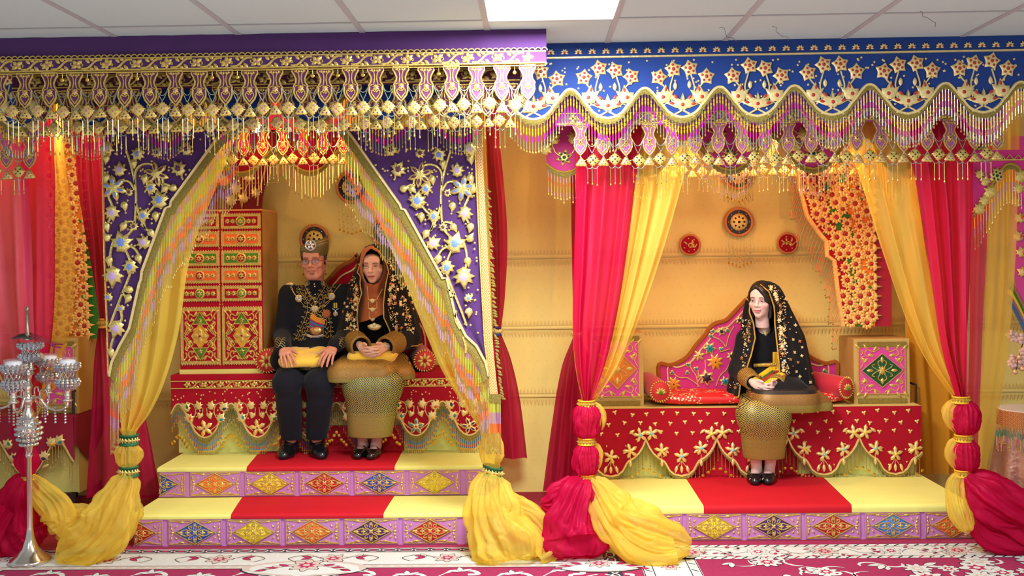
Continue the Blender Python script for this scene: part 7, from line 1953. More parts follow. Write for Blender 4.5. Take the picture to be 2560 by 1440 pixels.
def veil_mesh(rows, mat, yc, ryf, nth=56, thick=.004, seed=0, foldamp=.012, nf=9, tilt=None):
    """hood and cape: rows (py, xl, xr, openL, openR) top to hem in picture points; open None = closed all round.
    Returns builder, left edge and right edge points, and a sampler grid"""
    fine = []; rr = sorted(rows, key=lambda q: q[0])
    K = 5
    for i in range(len(rr) - 1):
        for j in range(K):
            t_ = j/K; a, b = rr[i], rr[i+1]; o = []
            for k in range(5):
                va, vb = a[k], b[k]
                if k >= 3:
                    ca = (a[1] + a[2])/2 if va is None else va; cb = (b[1] + b[2])/2 if vb is None else vb
                    if va is None and vb is None: o.append(None); continue
                    if va is None: ca = a[5] if len(a) > 5 else ca
                    if vb is None: cb = b[5] if len(b) > 5 else cb
                    o.append(ca + (cb - ca)*t_ if not (va is None and j == 0) else None); continue
                if k == 0: o.append(va + (vb - va)*t_)
                else:
                    p0 = rr[i-1][k] if i > 0 else va; p3 = rr[i+2][k] if i + 2 < len(rr) else vb
                    o.append(.5*((2*va) + (-p0 + vb)*t_ + (2*p0 - 5*va + 4*vb - p3)*t_*t_ + (-p0 + 3*va - 3*vb + p3)*t_**3))
            fine.append(o)
    fine.append(list(rr[-1][:5])); G = []; eL, eR = [], []
    for i, (py, xl, xr, oL, oR) in enumerate(fine):
        yc_ = yc(py) if callable(yc) else yc; ry = ryf(py)
        a, b = at(xl, py, yc_), at(xr, py, yc_); cx = (a.x + b.x)/2; rx = max((b.x - a.x)/2, .004); z = (a.z + b.z)/2
        cl = oL is None
        if cl: t0, t1 = -pi/2, -pi/2 + 2*pi
        else:
            yq = yc_ - ry*.8
            xa, xb = at(oL, py, yq).x, at(oR, py, yq).x
            ca = max(-1, min(1, (xa - cx)/rx)); cb = max(-1, min(1, (xb - cx)/rx))
            tL = -math.acos(ca); tR = -math.acos(cb)          # front half: theta in [-pi,0]
            t0, t1 = tR, tL + 2*pi
        row = []
        for j in range(nth + 1):
            th = t0 + (t1 - t0)*j/nth; q = 1 + (foldamp/max(rx, .05))*sin(nf*th + seed + .03*i)*min(1, max(0, (i - 14)/18))
            row.append((cx + rx*q*cos(th), yc_ + ry*q*sin(th), z + (.004*noise.noise((th*2, i*.15, seed))) + (tilt(py, cos(th)) if tilt else 0)))
        G.append(row)
        if not cl: eR.append(Vector(row[0])); eL.append(Vector(row[-1]))
    mb = MB(); mb.grid(G, mat)
    inner = [[(x + (sum(p[0] for p in r)/len(r) - x)*thick*8, y + .003, z - .001) for x, y, z in r] for r in G]
    mb.grid(inner, mat, flip=True)
    return mb, eL, eR, G
def grid_bvh(G):
    V = [p for r in G for p in r]; n = len(G[0]); Q = [(j*n + i, j*n + i + 1, (j+1)*n + i + 1, (j+1)*n + i) for j in range(len(G) - 1) for i in range(n - 1)]
    return BVHTree.FromPolygons(V, Q)
# ================================================================== the man
exp_ = math.exp
ZB = ZBL
t = thing('person', 'man in black gold-embroidered jacket and folded songket headdress, hands on a yellow pillow', 'person', at(770, 1140, 6.25))
SK = (198, 134, 108)
eye = A3(785, 652, 6.40)
h = head(eye, .02, .03, -.035, SK, (150, 76, 70), age=1, lid=(130, 84, 84))
# hidden torso and limbs, coarse
LS, RS = A3(724, 735, 6.52), A3(864, 732, 6.52); LE, RE = A3(706, 838, 6.50), A3(868, 836, 6.50); LW, RW = A3(707, 868, 6.17), A3(838, 864, 6.17)
PEL = A3(772, 905, 6.62); CH = A3(792, 770, 6.55); NK = A3(788, 712, 6.46)
KL, KR = A3(718, 955, 6.15), A3(800, 955, 6.15); AL, AR = A3(728, 1098, 6.32), A3(792, 1098, 6.32)
s = SDF(A3(640, 1180, 6.0) - .1, A3(920, 690, 6.9) + .1, .009)
s.cap(NK, CH, .045, .07, .03); s.ell(CH, (.11, .06, .12), .03); s.cap(CH, PEL, .08, .09, .04)
for S_, E_, W_ in ((LS, LE, LW), (RS, RE, RW)): s.cap(S_, E_, .046, .036, .04); s.cap(E_, W_, .034, .024, .02)
HL, HR = PEL + np.array((-.09, -.02, -.02)), PEL + np.array((.09, -.02, -.02))
for H_, K_, A_ in ((HL, KL, AL), (HR, KR, AR)): s.cap(H_, K_, .08, .055, .05); s.cap(K_, A_, .052, .036, .03)
bod = simple(s, SK)
fl = hand(LW, A3(717, 895, 6.06) - LW, (1, -.2, 0), (-.1, -.55, 1), [(.35, .35, .25), (.32, .35, .25), (.34, .38, .25), (.4, .4, .25)], SK, thumb=(.7, .6, -.15), spread=.14)
fr = hand(RW, A3(816, 892, 6.06) - RW, (-1, -.2, 0), (.1, -.55, 1), [(.35, .35, .25), (.32, .35, .25), (.34, .38, .25), (.4, .4, .25)], SK, thumb=(.7, .6, -.15), spread=.14)
body_obj(t, [bod, h, fl, fr], 'skin_man')
# jacket
s = SDF(A3(655, 960, 6.05) - .06, A3(930, 680, 6.9) + .06, .0052)
s.cap(A3(789.5, 703, 6.428), A3(789, 735, 6.48), .068, .084, .02)
s.cap(LS + np.array((.01, 0, -.01)), RS + np.array((-.01, 0, -.01)), .064, .064, .03)
s.ell(A3(790, 790, 6.54), (.178, .115, .19), .06); s.ell(A3(782, 870, 6.52), (.170, .13, .13), .06)
for S_, E_, W_ in ((LS, LE, LW), (RS, RE, RW)):
    d = (W_ - E_)/np.linalg.norm(W_ - E_); s.cap(S_, E_, .068, .060, .04); s.cap(E_, W_ + d*.0, .060, .048, .025)
s.cap(PEL + np.array((-.08, -.08, .03)), PEL + np.array((-.10, -.28, .045)), .10, .085, .05); s.cap(PEL + np.array((.08, -.08, .03)), PEL + np.array((.10, -.28, .045)), .10, .085, .05)
s.plane((0, .22, .975), float(np.dot((0, .22, .975), A3(788, 701, 6.37))))
jk, VQ = sdf_obj('jacket', s, NAVYC, t); BJ = bvh_of(VQ)
# trousers
s = SDF(A3(640, 1120, 6.0) - .06, A3(900, 900, 6.8) + .08, .0055)
for H_, K_, A_ in ((HL, KL, AL), (HR, KR, AR)):
    s.cap(H_, K_, .10, .088, .05); s.cap(K_ + np.array((0, .005, -.01)), A_ + np.array((0, 0, .02)), .084, .064, .035)
    s.cap(K_ + np.array((0, .04, -.12)), A_ + np.array((0, .02, .05)), .07, .062, .03)
s.cap(A_, A_ + np.array((0, 0, -.2)), .0, .0, 0)
s.plane((0, 0, -1), -(at(760, 1097, 6.32).z)); sdf_obj('trousers', s, NAVYC, t)
zf = ZS2 + .004
shoe(t, (A3(728, 1100, 6.40)[0] + .01, 6.40, zf), (A3(705, 1140, 6.17)[0], 6.165, zf), .098, .155, LEATH); shoe(t, (A3(792, 1100, 6.40)[0] - .01, 6.40, zf), (A3(808, 1140, 6.17)[0], 6.165, zf), .098, .155, LEATH)
# songket waist cloth over the lap
s = SDF(A3(680, 960, 6.0), A3(900, 880, 6.8), .006)
s.cap(PEL + np.array((-.08, -.1, .02)), PEL + np.array((-.09, -.30, .02)), .117, .10, .06); s.cap(PEL + np.array((.08, -.1, .02)), PEL + np.array((.10, -.34, .02)), .117, .103, .06)
s.plane((0, 0, -1), -(at(770, 928, 6.15).z)); sdf_obj('waist_cloth', s, songket('songket_black', (22, 22, 22), (150, 132, 70), 30, 30, .32), t)
# gold embroidery on the jacket front
mb = MB()
LB = [(752, 706), (757, 722), (764, 736), (774, 748), (778, 765), (776, 785), (768, 805), (760, 822), (752, 838), (744, 852)]
RB = [(828, 700), (822, 716), (812, 732), (803, 746), (798, 762), (800, 780), (812, 795), (816, 812), (818, 830), (816, 846)]
def along(P, k=6): return smooth([tuple(p) for p in P], k)
for P_ in (LB, RB):
    q = along(P_, 8)
    for w_ in (-9, 9): cloth_tube(mb, BJ, [(x + w_, y) for x, y in q], .0022, GTH)
    for i in range(3, len(q) - 3, 5):
        x, y = q[i]; sg = 1 if (i//5) % 2 else -1
        cloth_tube(mb, BJ, [(x + sg*(3.2 + .9*cos(a))*1.1*cos(a) , y + 5.0*sin(a)) for a in [k*.62 for k in range(9)]], .0022, GTH)
        cloth_puff(mb, BJ, x - sg*4, y + 2, o_leaf(.016, .008), .003, GTH, rot=sg*1.1)
        for w_ in (-13, 13):
            cloth_tube(mb, BJ, [(x + w_ + 3.4*cos(a)*(1 - a*.1), y + 3.6*sin(a)*(1 - a*.1)) for a in [k*.7 for k in range(8)]], .0018, GTHO)
            if i % 2: cloth_puff(mb, BJ, x + w_*1.2, y, o_leaf(.014, .008), .003, GTHO, rot=-sg*1.3)
for x0, sg in ((690, 1), (838, -1)):       # cuffs
    for k in range(5): cloth_tube(mb, BJ, [(x0 - 6 + i*3.2 + (16 if sg < 0 else 0), 846 + k*5 + 3*sin(i*1.3 + k)) for i in range(10)], .0022, GTHO)
mb.build('gold_embroidery', jk)
g = MB(); b0 = GTHO
mb = MB()
for sx in (-1, 1):
    for k in range(4): cloth_tube(mb, BJ, [(788 + sx*(17 + k*2.6) + 2*cos(a), 708 + 1.2*k + 4.5*sin(a)) for a in [q*.7 for q in range(10)]], .0016, GTHO)
mb.build('collar_embroidery', jk)
# buttons, brooches, chains, medal
mb = MB()
for px, py in ((786, 710), (787, 716), (788, 736), (788, 754)):
    p, nn = hit(BJ, px, py)
    if p: mb.ball(tuple(p + Vector((0, -.004, 0))), .0055, SILVP, 8, 6)
stuff(mb.build('pearl_buttons', jk))
def brooch(px, py, r, bv=BJ, parent=None, nm='brooch'):
    mb = MB(); p, nn = hit(bv, px, py)
    if p is None: return
    p = p + Vector((0, -.006, 0))
    mb.puff(o_circle(r, 18), .005, GOLD, tuple(p)); 
    for k in range(12): mb.puff(o_leaf(r*.75, r*.2), .004, SILVP, (p.x + r*.15*cos(k*pi/6), p.y - .005, p.z + r*.15*sin(k*pi/6)), rot=k*pi/6 - pi/2)
    mb.puff(o_circle(r*.22, 8), .006, SILVP, (p.x, p.y - .006, p.z)); mb.build(nm, parent or t, smooth=False)
for px, py, r in ((748, 746, .025), (829, 741, .025), (787, 772, .024)): brooch(px, py, r)
for px, py in ((726, 711), (858, 703)):
    mb = MB(); p, nn = hit(BJ, px, py)
    if p: mb.puff([(x*.030, z*.012) for x, z in o_circle(1, 16)], .012, GOLD, tuple(p + Vector((0, -.006, .004)))); [mb.ball((p.x - .02 + k*.008, p.y - .016, p.z + .004*sin(k)), .005, SILVP, 6, 4) for k in range(6)]
    mb.build('shoulder_brooch', t)
mb = MB()
for P_ in ([(728, 714), (735, 732), (746, 744)], [(725, 716), (738, 738), (748, 746)], [(856, 706), (842, 722), (831, 738)], [(852, 708), (838, 726), (828, 740)], [(750, 750), (762, 765), (786, 771)], [(826, 752), (808, 768), (790, 772)], [(826, 748), (806, 764), (790, 770)]):
    cloth_tube(mb, BJ, along(P_, 6), .0016, GTH, off=.006)
mb.build('gold_chain', t)
mb = MB(); p, nn = hit(BJ, 839, 766)
if p:
    p = p + Vector((0, -.006, 0))
    for i, c in enumerate((M('ribbon_green', (20, 90, 50), .6), M('ribbon_yellow', (226, 200, 60), .6), M('ribbon_green', (20, 90, 50), .6), MATS['ribbon_yellow'], M('ribbon_green', (20, 90, 50), .6))): mb.box((p.x - .0165 + i*.0066, p.y - .003, p.z - .012), (p.x - .0099 + i*.0066, p.y, p.z + .024), c)
    mb.ribbon([(p.x - .02, p.z - .014), (p.x - .004, p.z - .024), (p.x, p.z - .032)], .006, .003, SILVP, y=p.y); mb.ribbon([(p.x + .02, p.z - .014), (p.x + .004, p.z - .024), (p.x, p.z - .032)], .006, .003, SILVP, y=p.y)
    mb.puff(o_circle(.017, 16), .005, SILVP, (p.x, p.y, p.z - .049)); mb.puff(o_circle(.010, 10), .006, GOLD, (p.x, p.y - .003, p.z - .049)); mb.build('medal', t)
mb = MB(); mb2 = MB()
cloth_puff(mb, BJ, 817, 784, [(x*.028, z*.03) for x, z in o_flower(9, 1, .85, False)], .008, M('rust_rosette', (176, 92, 40), .7)); mb.build('rosette', t)
# sash and belt buckle
SASH = [M('sash_amber', (226, 150, 40), .55), M('sash_teal', (20, 140, 160), .55), M('sash_magenta', (170, 30, 110), .55)]
mb = MB()
for i in range(8):
    x0, y0, x1, y1 = 778 - i*.9, 783 + i*5.0, 812 - i*.5 - (i > 4)*3, 806 + i*3.0
    cloth_tube(mb, BJ, [(x0 + (x1 - x0)*k/8, y0 + (y1 - y0)*k/8 + 2*sin(k*.6)) for k in range(9)], .0065, SASH[0] if i < 3 else SASH[1 + i % 2], 6, .002)
mb.build('sash', t)
mb = MB(); BUCK = M('copper_buckle', (206, 140, 90), .2, .8)
cloth_puff(mb, BJ, 791, 827, [(x*.045, z*.030) for x, z in o_circle(1, 18)], .014, BUCK, off=.004); cloth_puff(mb, BJ, 791, 825, o_flower(6, .022, .012), .008, GOLD, off=.018)
cloth_tube(mb, BJ, [(768, 838), (780, 842), (795, 842), (808, 838)], .009, SILVP, 6); mb.build('belt_buckle', t)
# headdress
ex, ey, ez = eye; mb = MB(); rows = []
TJ = songket('songket_headdress', (30, 30, 22), (150, 134, 74), 62, 62, .36)
nn_ = 44
def hz(a, v):      # lower edge sits on the brow, upper edge climbs to the viewer's right
    x = cos(a); lo = ez + .036 - .010*sin(a)*0 + .004*x - (.012 if sin(a) > .2 else 0); hi = ez + .122 + .040*x + .010*sin(a*2)
    return lo + (hi - lo)*v
for j in range(13):
    v = j/12; bul = 1 + .10*sin(pi*min(v*1.15, 1)) + .05*v + .035*(v > .55)*(1)
    rows.append([(ex + .002 + .080*bul*cos(a)*(1 + .03*v), ey + .008 + .100*bul*sin(a), hz(a, v) + .004*sin(a*3 + j)) for a in [2*pi*k/nn_ for k in range(nn_)]])
top = rows[-1]; rows.append([(ex + (x - ex)*.86, ey + .008 + (y - ey - .008)*.86, z - .012) for x, y, z in top]); rows.append([(ex + (x - ex)*.5, ey + .008 + (y - ey)*.5, z - .03) for x, y, z in top]); rows.append([(ex, ey, sum(p[2] for p in top)/nn_ - .035)]*nn_)
mb.grid(rows, TJ, close_u=True); hd = mb.build('headdress', t, smooth=True); BH = BVHTree.FromPolygons(mb.v, mb.f)
mb = MB()
for dy in (0, -13, 14): cloth_tube(mb, BH, [(744 + i*4, 622 - i*1.25 - dy*.5 + (dy and 0)) for i in range(20)], .002, GTHO)
mb.build('fold_cord', hd)
p, nn = hit(BH, 777, 613); mb = MB(); p = p + Vector((0, -.006, 0))
mb.tube([(p.x + .032*cos(a), p.y, p.z + .032*sin(a)) for a in [pi*.62 + 2*pi*.88*k/24 for k in range(25)]], .0042, SILVP, 6); mb.puff(o_flower(5, .031, .010), .006, SILVP, tuple(p)); mb.puff(o_circle(.006, 8), .008, M('garnet', (150, 20, 30), .2), tuple(p + Vector((0, -.003, 0)))); mb.build('star_brooch', hd)
# glasses
FR = M('bronze_frame', (120, 60, 50), .3, .6); LENS = organza('lens_glass', (210, 210, 225), .16, .5, .3)
mb = MB(); lens = MB(); M3 = rotm(.02, .03, -.035); E = Vector(eye)
for q in (1, -1):
    pts = [E + M3 @ Vector((q*.033 + .0235*cos(a)*(1 + .06*cos(2*a)), -.108 + .006*abs(q*.033 + .0235*cos(a))/.05, -.003 + .0165*sin(a))) for a in [2*pi*k/22 for k in range(22)]]
    mb.tube(pts, .0013, FR, 5, closed=True); lens.add([tuple(p) for p in pts], [tuple(range(22))], LENS)
    mb.tube([E + M3 @ Vector((q*.056, -.102, .004)), E + M3 @ Vector((q*.076, -.06, .004)), E + M3 @ Vector((q*.079, .0, .002))], .0013, FR, 5)
mb.tube([E + M3 @ Vector((-.010, -.110, .002)), E + M3 @ Vector((0, -.113, .005)), E + M3 @ Vector((.010, -.110, .002))], .0013, FR, 5)
gl = mb.build('glasses', t); lens.build('lens', gl)
# hair at the temples, watch
s = SDF(np.array(eye) - .12, np.array(eye) + .14, .004)
for q in (1, -1): s.cap(np.array(E + M3 @ Vector((q*.073, -.005, .045))), np.array(E + M3 @ Vector((q*.0745, -.005, .012))), .012, .008)
s.ell(np.array(E + M3 @ Vector((0, .045, .01))), (.076, .066, .06), .01); sdf_obj('hair', s, M('greying_hair', (40, 34, 34), .6), t)
mb = MB(); W_ = Vector(LW); d = (Vector(A3(717, 895, 6.06)) - W_).normalized(); a1 = d.orthogonal().normalized(); b1 = d.cross(a1)
mb.tube([W_ + d*.004 + (a1*cos(q) + b1*sin(q))*.029 for q in [2*pi*k/20 for k in range(20)]], .005, SILV, 6, closed=True); mb.build('watch', t)
lap_pillow('yellow velvet pillow under the man\'s hands on his lap', 690, 828, 858, 921, 6.12, 6.38)

# ================================================================== seated woman builder pieces
def clasped(Lw, Rw, tgt, skin, sc=.92):
    """hands folded over one another with interlaced fingers"""
    T = Vector(tgt); a = hand(Lw, T + Vector((.02, -.03, -.012)) - Vector(Lw), (.25, -.55, .8), (-.35, -.8, .5), [(.35, .75, .35), (.4, .8, .35), (.42, .8, .35), (.45, .8, .35)], skin, thumb=(.75, .5, .25), spread=.06, sc=sc)
    b = hand(Rw, T + Vector((-.02, -.045, .008)) - Vector(Rw), (-.25, -.5, .85), (.35, -.8, .5), [(.35, .75, .35), (.4, .8, .35), (.42, .8, .35), (.45, .8, .35)], skin, thumb=(.75, .45, .3), spread=.06, sc=sc)
    return a, b
def sequin_band(mb, edge, inward, n, wdt, seed, mats, step=.016):
    """gold work along a veil edge: coils, beads and blossoms"""
    rr = random.Random(seed); acc = 0
    for a, b in zip(edge, edge[1:]):
        d = b - a; L = d.length; k = 0
        while acc < L:
            p = a + d*(acc/max(L, 1e-6)); acc += step
            yield p, rr
        acc -= L
def veil_deco(t, parent, bvh, pix_edge, side, seed, dots, wdt=22, step=7.0):
    """pix_edge: picture points down the veil's front edge; band lies to `side` of it"""
    mb = MB(); rr = random.Random(seed); E_ = smooth(pix_edge, 8); acc = 0
    for i in range(len(E_) - 1):
        acc += math.hypot(E_[i+1][0] - E_[i][0], E_[i+1][1] - E_[i][1])
        if acc < step: continue
        acc = 0; x, y = E_[i]
        c = rr.random(); xo = x + side*rr.uniform(5, wdt*.55)
        if c < .45: cloth_tube(mb, bvh, [(xo + (5.0 - .45*k)*cos(k*.75), y + (5.0 - .45*k)*sin(k*.75)) for k in range(10)], .0018, GTH, off=.004)
        elif c < .8: cloth_puff(mb, bvh, xo, y, o_flower(5, .016, .007), .006, rr.choice((GOLDW, COPP, GOLDW)), rot=rr.random()*3, off=.003)
        for k in range(5):
            cloth_puff(mb, bvh, x + side*rr.uniform(3, wdt), y + rr.uniform(-4, 4), o_circle(rr.uniform(.003, .0055), 6), .004, rr.choice((SEQW, GOLDW, COPP)), off=.003)
    for (x, y, s_) in dots:
        cloth_puff(mb, bvh, x, y, o_flower(4, .013*s_, .006*s_, False), .004, rr.choice((GOLDW, GOLDW, COPP)), rot=rr.random(), off=.003)
    stuff(mb.build('sequin_embroidery', parent))
COPP = M('copper_sequin', (206, 132, 76), .3, .6); SEQW = M('pearl_sequin', (236, 236, 216), .25, .3); TRIM = M('gold_braid', (220, 176, 70), .4, .5, bump=.8, bscale=250)

# ================================================================== woman beside the man
t = thing('person', 'woman in orange hijab and black gold-sequinned veil with clasped hands beside the man', 'person', at(930, 1140, 6.25))
SK = (230, 182, 156); eye = A3(936, 662, 6.40)
h = head(eye, .12, .12, .02, SK, (172, 58, 74), fem=True, lid=(150, 110, 120), brow=(60, 36, 32), sc=.98, eo=.45, wide=1.08, ears=False, crown=.8)
LS, RS = A3(884, 772, 6.50), A3(992, 770, 6.50); LE, RE = A3(870, 842, 6.44), A3(1022, 842, 6.46); LW, RW = A3(903, 866, 6.15), A3(962, 868, 6.16)
CH, PEL = A3(938, 800, 6.52), A3(935, 905, 6.60); KL, KR = A3(897, 962, 6.14), A3(968, 962, 6.14); AL, AR = A3(908, 1108, 6.30), A3(940, 1110, 6.28)
s = SDF(A3(830, 1180, 6.0) - .1, A3(1080, 690, 6.9) + .1, .009)
s.cap(A3(933, 715, 6.46), CH, .04, .06, .03); s.ell(CH, (.10, .06, .11), .03); s.cap(CH, PEL, .08, .10, .04)
for S_, E_, W_ in ((LS, LE, LW), (RS, RE, RW)): s.cap(S_, E_, .045, .036, .04); s.cap(E_, W_, .034, .023, .02)
bod = simple(s, SK)
s = SDF(A3(860, 1160, 6.0) - .05, A3(990, 900, 6.5) + .1, .0045)
zf = ZS2 + .004
TL, TR = np.array((A3(893, 1140, 6.17)[0], 6.17, zf + .02)), np.array((A3(926, 1143, 6.15)[0], 6.15, zf + .02))
for K_, A_, T_ in ((KL, AL, TL), (KR, AR, TR)): s.cap(K_, A_, .046, .033, .006); s.cap(A_ + np.array((0, .01, -.015)), T_ + np.array((0, .03, .008)), .033, .024, .014)
leg = simple(s, (190, 150, 140))
cl = clasped(LW, RW, A3(928, 890, 6.05), SK); body_obj(t, [bod, h, leg, cl[0], cl[1]], 'skin_woman')
for A_, T_ in ((AL, TL), (AR, TR)):
    sh, VQ = shoe(t, (A_[0], 6.385, zf), (T_[0], T_[1] - .02, zf), .085, .1, PATENT, boot=False)
    mb = MB(); c = Vector(A_) + Vector((0, -.05, -.045)); mb.tube([c + Vector((.036*cos(q), .012*sin(q) - .01*sin(q), .036*sin(q))) for q in [pi*k/12 for k in range(13)]], .004, PATENT, 5); mb.build('strap', sh)
# skirt
s = SDF(A3(830, 1130, 5.98) - .04, A3(1080, 900, 6.75) + .05, .0055)
for H_, K_, A_ in ((PEL + np.array((-.08, 0, -.02)), KL, AL), (PEL + np.array((.08, 0, -.02)), KR, AR)):
    s.cap(H_, K_, .10, .088, .06); s.cap(K_, A_ + np.array((0, -.02, -.02)), .088, .084, .07)
s.cap((KL + KR)/2, (AL + AR)/2, .10, .09, .08); s.plane((0, 0, -1), -(at(930, 1092, 6.2).z))
zq = lambda py: at(930, py, 6.1).z - at(930, 1140, 6.25).z
SKM = zone_songket('songket_skirt', [(-2, 40, 40, .7, (186, 176, 88)), (zq(1075), 36, 36, .66, (188, 178, 90)), (zq(1045), 27, 27, .6, (186, 176, 88)), (zq(1035), 90, 90, .6, (186, 176, 88)), (zq(1033), 17, 21, .5, (178, 174, 96))], (16, 22, 30))
sdf_obj('skirt', s, SKM, t)
# tunic: torso, sleeves
s = SDF(A3(815, 985, 6.0) - .05, A3(1100, 700, 6.9) + .05, .0055)
s.cap(LS, RS, .07, .07, .04); s.ell(CH, (.165, .12, .17), .06); s.ell(A3(938, 880, 6.55), (.19, .15, .13), .06)
for S_, E_, W_ in ((LS, LE, LW), (RS, RE, RW)): s.cap(S_, E_, .075, .075, .04); s.cap(E_, E_ + (W_ - E_)*.75, .075, .066, .03)
for q in (-1, 0, 1): s.cap(PEL + np.array((q*.09, -.05, -.01)), PEL + np.array((q*.105, -.36, -.02)), .108, .098, .06)
tu, VQ = sdf_obj('tunic', s, BLACKC, t); BT = bvh_of(VQ)
s = SDF(A3(815, 1010, 5.95) - .05, A3(1100, 880, 6.7) + .05, .0055)
for q in (-1, 0, 1): s.cap(PEL + np.array((q*.105, -.28, -.02)), PEL + np.array((q*.120, -.455, -.035)), .107, .104, .06)
s.cap(PEL + np.array((.18, -.2, .0)), PEL + np.array((.235, -.36, -.05)), .09, .085, .06)
for q in (-1, 0, 1): s.cap(PEL + np.array((q*.10, .0, -.13)), PEL + np.array((q*.112, -.48, -.19)), .10, .095, .02, -1)
s.plane((0, 0, -1), -(at(935, 957, 6.05).z)); s.plane((0, 0, 1), at(935, 893, 6.1).z + .05)
BRN = songket('songket_brown', (60, 38, 18), (190, 150, 70), 44, 44, .62); sdf_obj('tunic_hem', s, zone_songket('songket_hem', [(-2, 42, 42, .64, (178, 164, 80)), (zq(945), 34, 34, .66, (190, 146, 64))], (26, 22, 18)), t)
for E_, W_ in ((LE, LW), (RE, RW)):      # wide songket cuffs
    s = SDF(np.minimum(E_, W_) - .13, np.maximum(E_, W_) + .13, .0045); d = (W_ - E_)/np.linalg.norm(W_ - E_)
    a_, b_ = W_ - d*.13, W_ - d*.015; s.cap(a_, b_, .076, .068); s.cap(b_ - d*.03, b_ + d*.2, .05, .06, .004, -1); s.plane(tuple(d), float(d @ (b_ + d*.012))); sdf_obj('cuff', s, BRN, t)
# hijab and veil
s = SDF(np.array(eye) - .15, np.array(eye) + .15, .0035); M3 = rotm(.12, .12, .02); E = Vector(eye); L3 = lambda x, y, z: np.array(E + M3 @ Vector((x, y, z)))
s.ell(L3(0, .014, .030), (.081, .094, .074)); s.ell(L3(0, -.10, -.035), (.068, .11, .097), .008, -1); sdf_obj('underscarf', s, BLACKC, t)
OH = M('orange_hijab', (178, 92, 34), .7, sheen=.3, vary=.08, vscale=8)
rows = [(613, 932, 936, None, None, 931), (616, 918, 950, None, None, 930), (622, 909, 960, None, None, 930), (630, 905, 965, 917, 944), (645, 901, 970, 908, 955), (662, 899, 972, 904, 959), (680, 900, 972, 904.5, 959), (695, 904, 969, 911, 953), (706, 908, 966, 921, 946), (711, 908, 966, None, None, 934), (722, 906, 966, None, None, 934), (740, 902, 972, None, None, 934), (765, 893, 985, None, None, 934), (792, 886, 995, None, None, 934)]
yc = lambda py: 6.40 + .05*max(0, min(1, (py - 660)/80))
ry = lambda py: .025 if py < 614 else (.122*min(1, .72 + (py - 614)/40) if py < 706 else .112 - .012*min(1, (py - 706)/25) + .03*max(0, min(1, (py - 730)/60)))
mb, eL, eR, G = veil_mesh(rows, OH, yc, ry, seed=2, foldamp=.006, nf=7, tilt=lambda py, c: .05*c*max(0, min(1, (py - 730)/60))); hj = mb.build('hijab', t, smooth=True)
rows = [(609, 943, 946, None, None, 940), (612, 925, 962, None, None, 936), (618, 912, 972, None, None, 932), (624, 907, 978, 922, 944), (640, 899, 986, 907, 958), (660, 893, 992, 898, 966), (680, 888, 1001, 893, 971), (700, 880, 1008, 902, 968), (730, 868, 1020, 907, 964), (760, 862, 1030, 898, 961), (790, 856, 1040, 896, 962), (815, 850, 1046, 898, 974), (842, 846, 1050, 901, 985), (862, 842, 1052, 900, 992)]
yc2 = lambda py: 6.43 + .06*max(0, min(1, (py - 660)/120)); ry2 = lambda py: .03 if py < 610 else (.134*min(1, .72 + (py - 610)/40) if py < 690 else .128 + .085*min(1, (py - 690)/90))
mb, eL, eR, G = veil_mesh(rows, BLACKC, yc2, ry2, seed=4, foldamp=.010, nf=11); vl = mb.build('veil', t, smooth=True); BV = grid_bvh(G)
mb = MB()
for e_ in (eL, eR): mb.tube([p + Vector((0, -.004, 0)) for p in e_], .0042, TRIM, 6)
mb.tube([Vector(p) + Vector((0, -.003, 0)) for p in G[-1]], .004, TRIM, 6); mb.build('gold_braid', vl)
rr = random.Random(6); dots = [(rr.uniform(985, 1045), rr.uniform(690, 850), rr.uniform(.7, 1.2)) for k in range(40)] + [(rr.uniform(850, 895), rr.uniform(740, 860), rr.uniform(.7, 1.3)) for k in range(40)]
veil_deco(t, vl, BV, [(901, 655), (890, 690), (898, 720), (900, 750), (893, 780), (893, 815), (896, 850)], -1, 1, dots, 26, 5.0)
veil_deco(t, vl, BV, [(956, 640), (968, 665), (972, 700), (968, 740), (966, 780), (978, 812), (988, 840)], 1, 2, [], 22, 5.0)
veil_deco(t, vl, BV, [(1012, 735), (1024, 770), (1030, 800), (1036, 840)], -1, 3, [], 18, 7.0)
# tiered necklace
BN = bvh_of(VQ); BHJ = BVHTree.FromPolygons([p for r in G for p in r], [])
mb = MB()
yn = 6.27
def nk(px, py, o, m_=GOLDW, h_=.005):
    p = A3(px, py, 6.30); q, nn = hit(BT, px, py); y = min(q.y - .006, 6.335) if q is not None else 6.33
    mb.puff(o, h_, m_, tuple(at(px, py, y - .004)))
for py, w_ in ((751, 1.0), (773, 1.15), (796, 1.0)):
    nk(931, py, [(-.034*w_, .010), (-.02*w_, .002), (-.012*w_, -.012), (0, -.02), (.012*w_, -.012), (.02*w_, .002), (.034*w_, .010), (.012, .006), (0, .012), (-.012, .006)]); 
    for q in (-1, 0, 1): nk(931 + q*6, py, o_circle(.004, 6), SEQW, .009)
for a_, b_ in (((918, 716), (921, 748)), ((956, 722), (942, 748)), ((921, 754), (921, 769)), ((942, 754), (942, 769)), ((923, 778), (923, 792)), ((940, 778), (940, 792))):
    mb.tube([at(a_[0], a_[1], 6.325), at(b_[0], b_[1], 6.325)], .0014, GOLDW, 4)
nk(936, 816, [(.046*cos(a_), .030*sin(a_) + .004) for a_ in [pi + pi*k/12 for k in range(13)]] + [(.03, .012), (0, .02), (-.03, .012)], GOLDW, .008); nk(936, 812, o_circle(.014, 10), SEQW, .012)
mb.build('tiered_necklace', t)
mb = MB(); W_ = Vector(RW); d = (Vector(A3(928, 893, 6.11)) - W_).normalized(); a1 = d.orthogonal().normalized(); b1 = d.cross(a1)
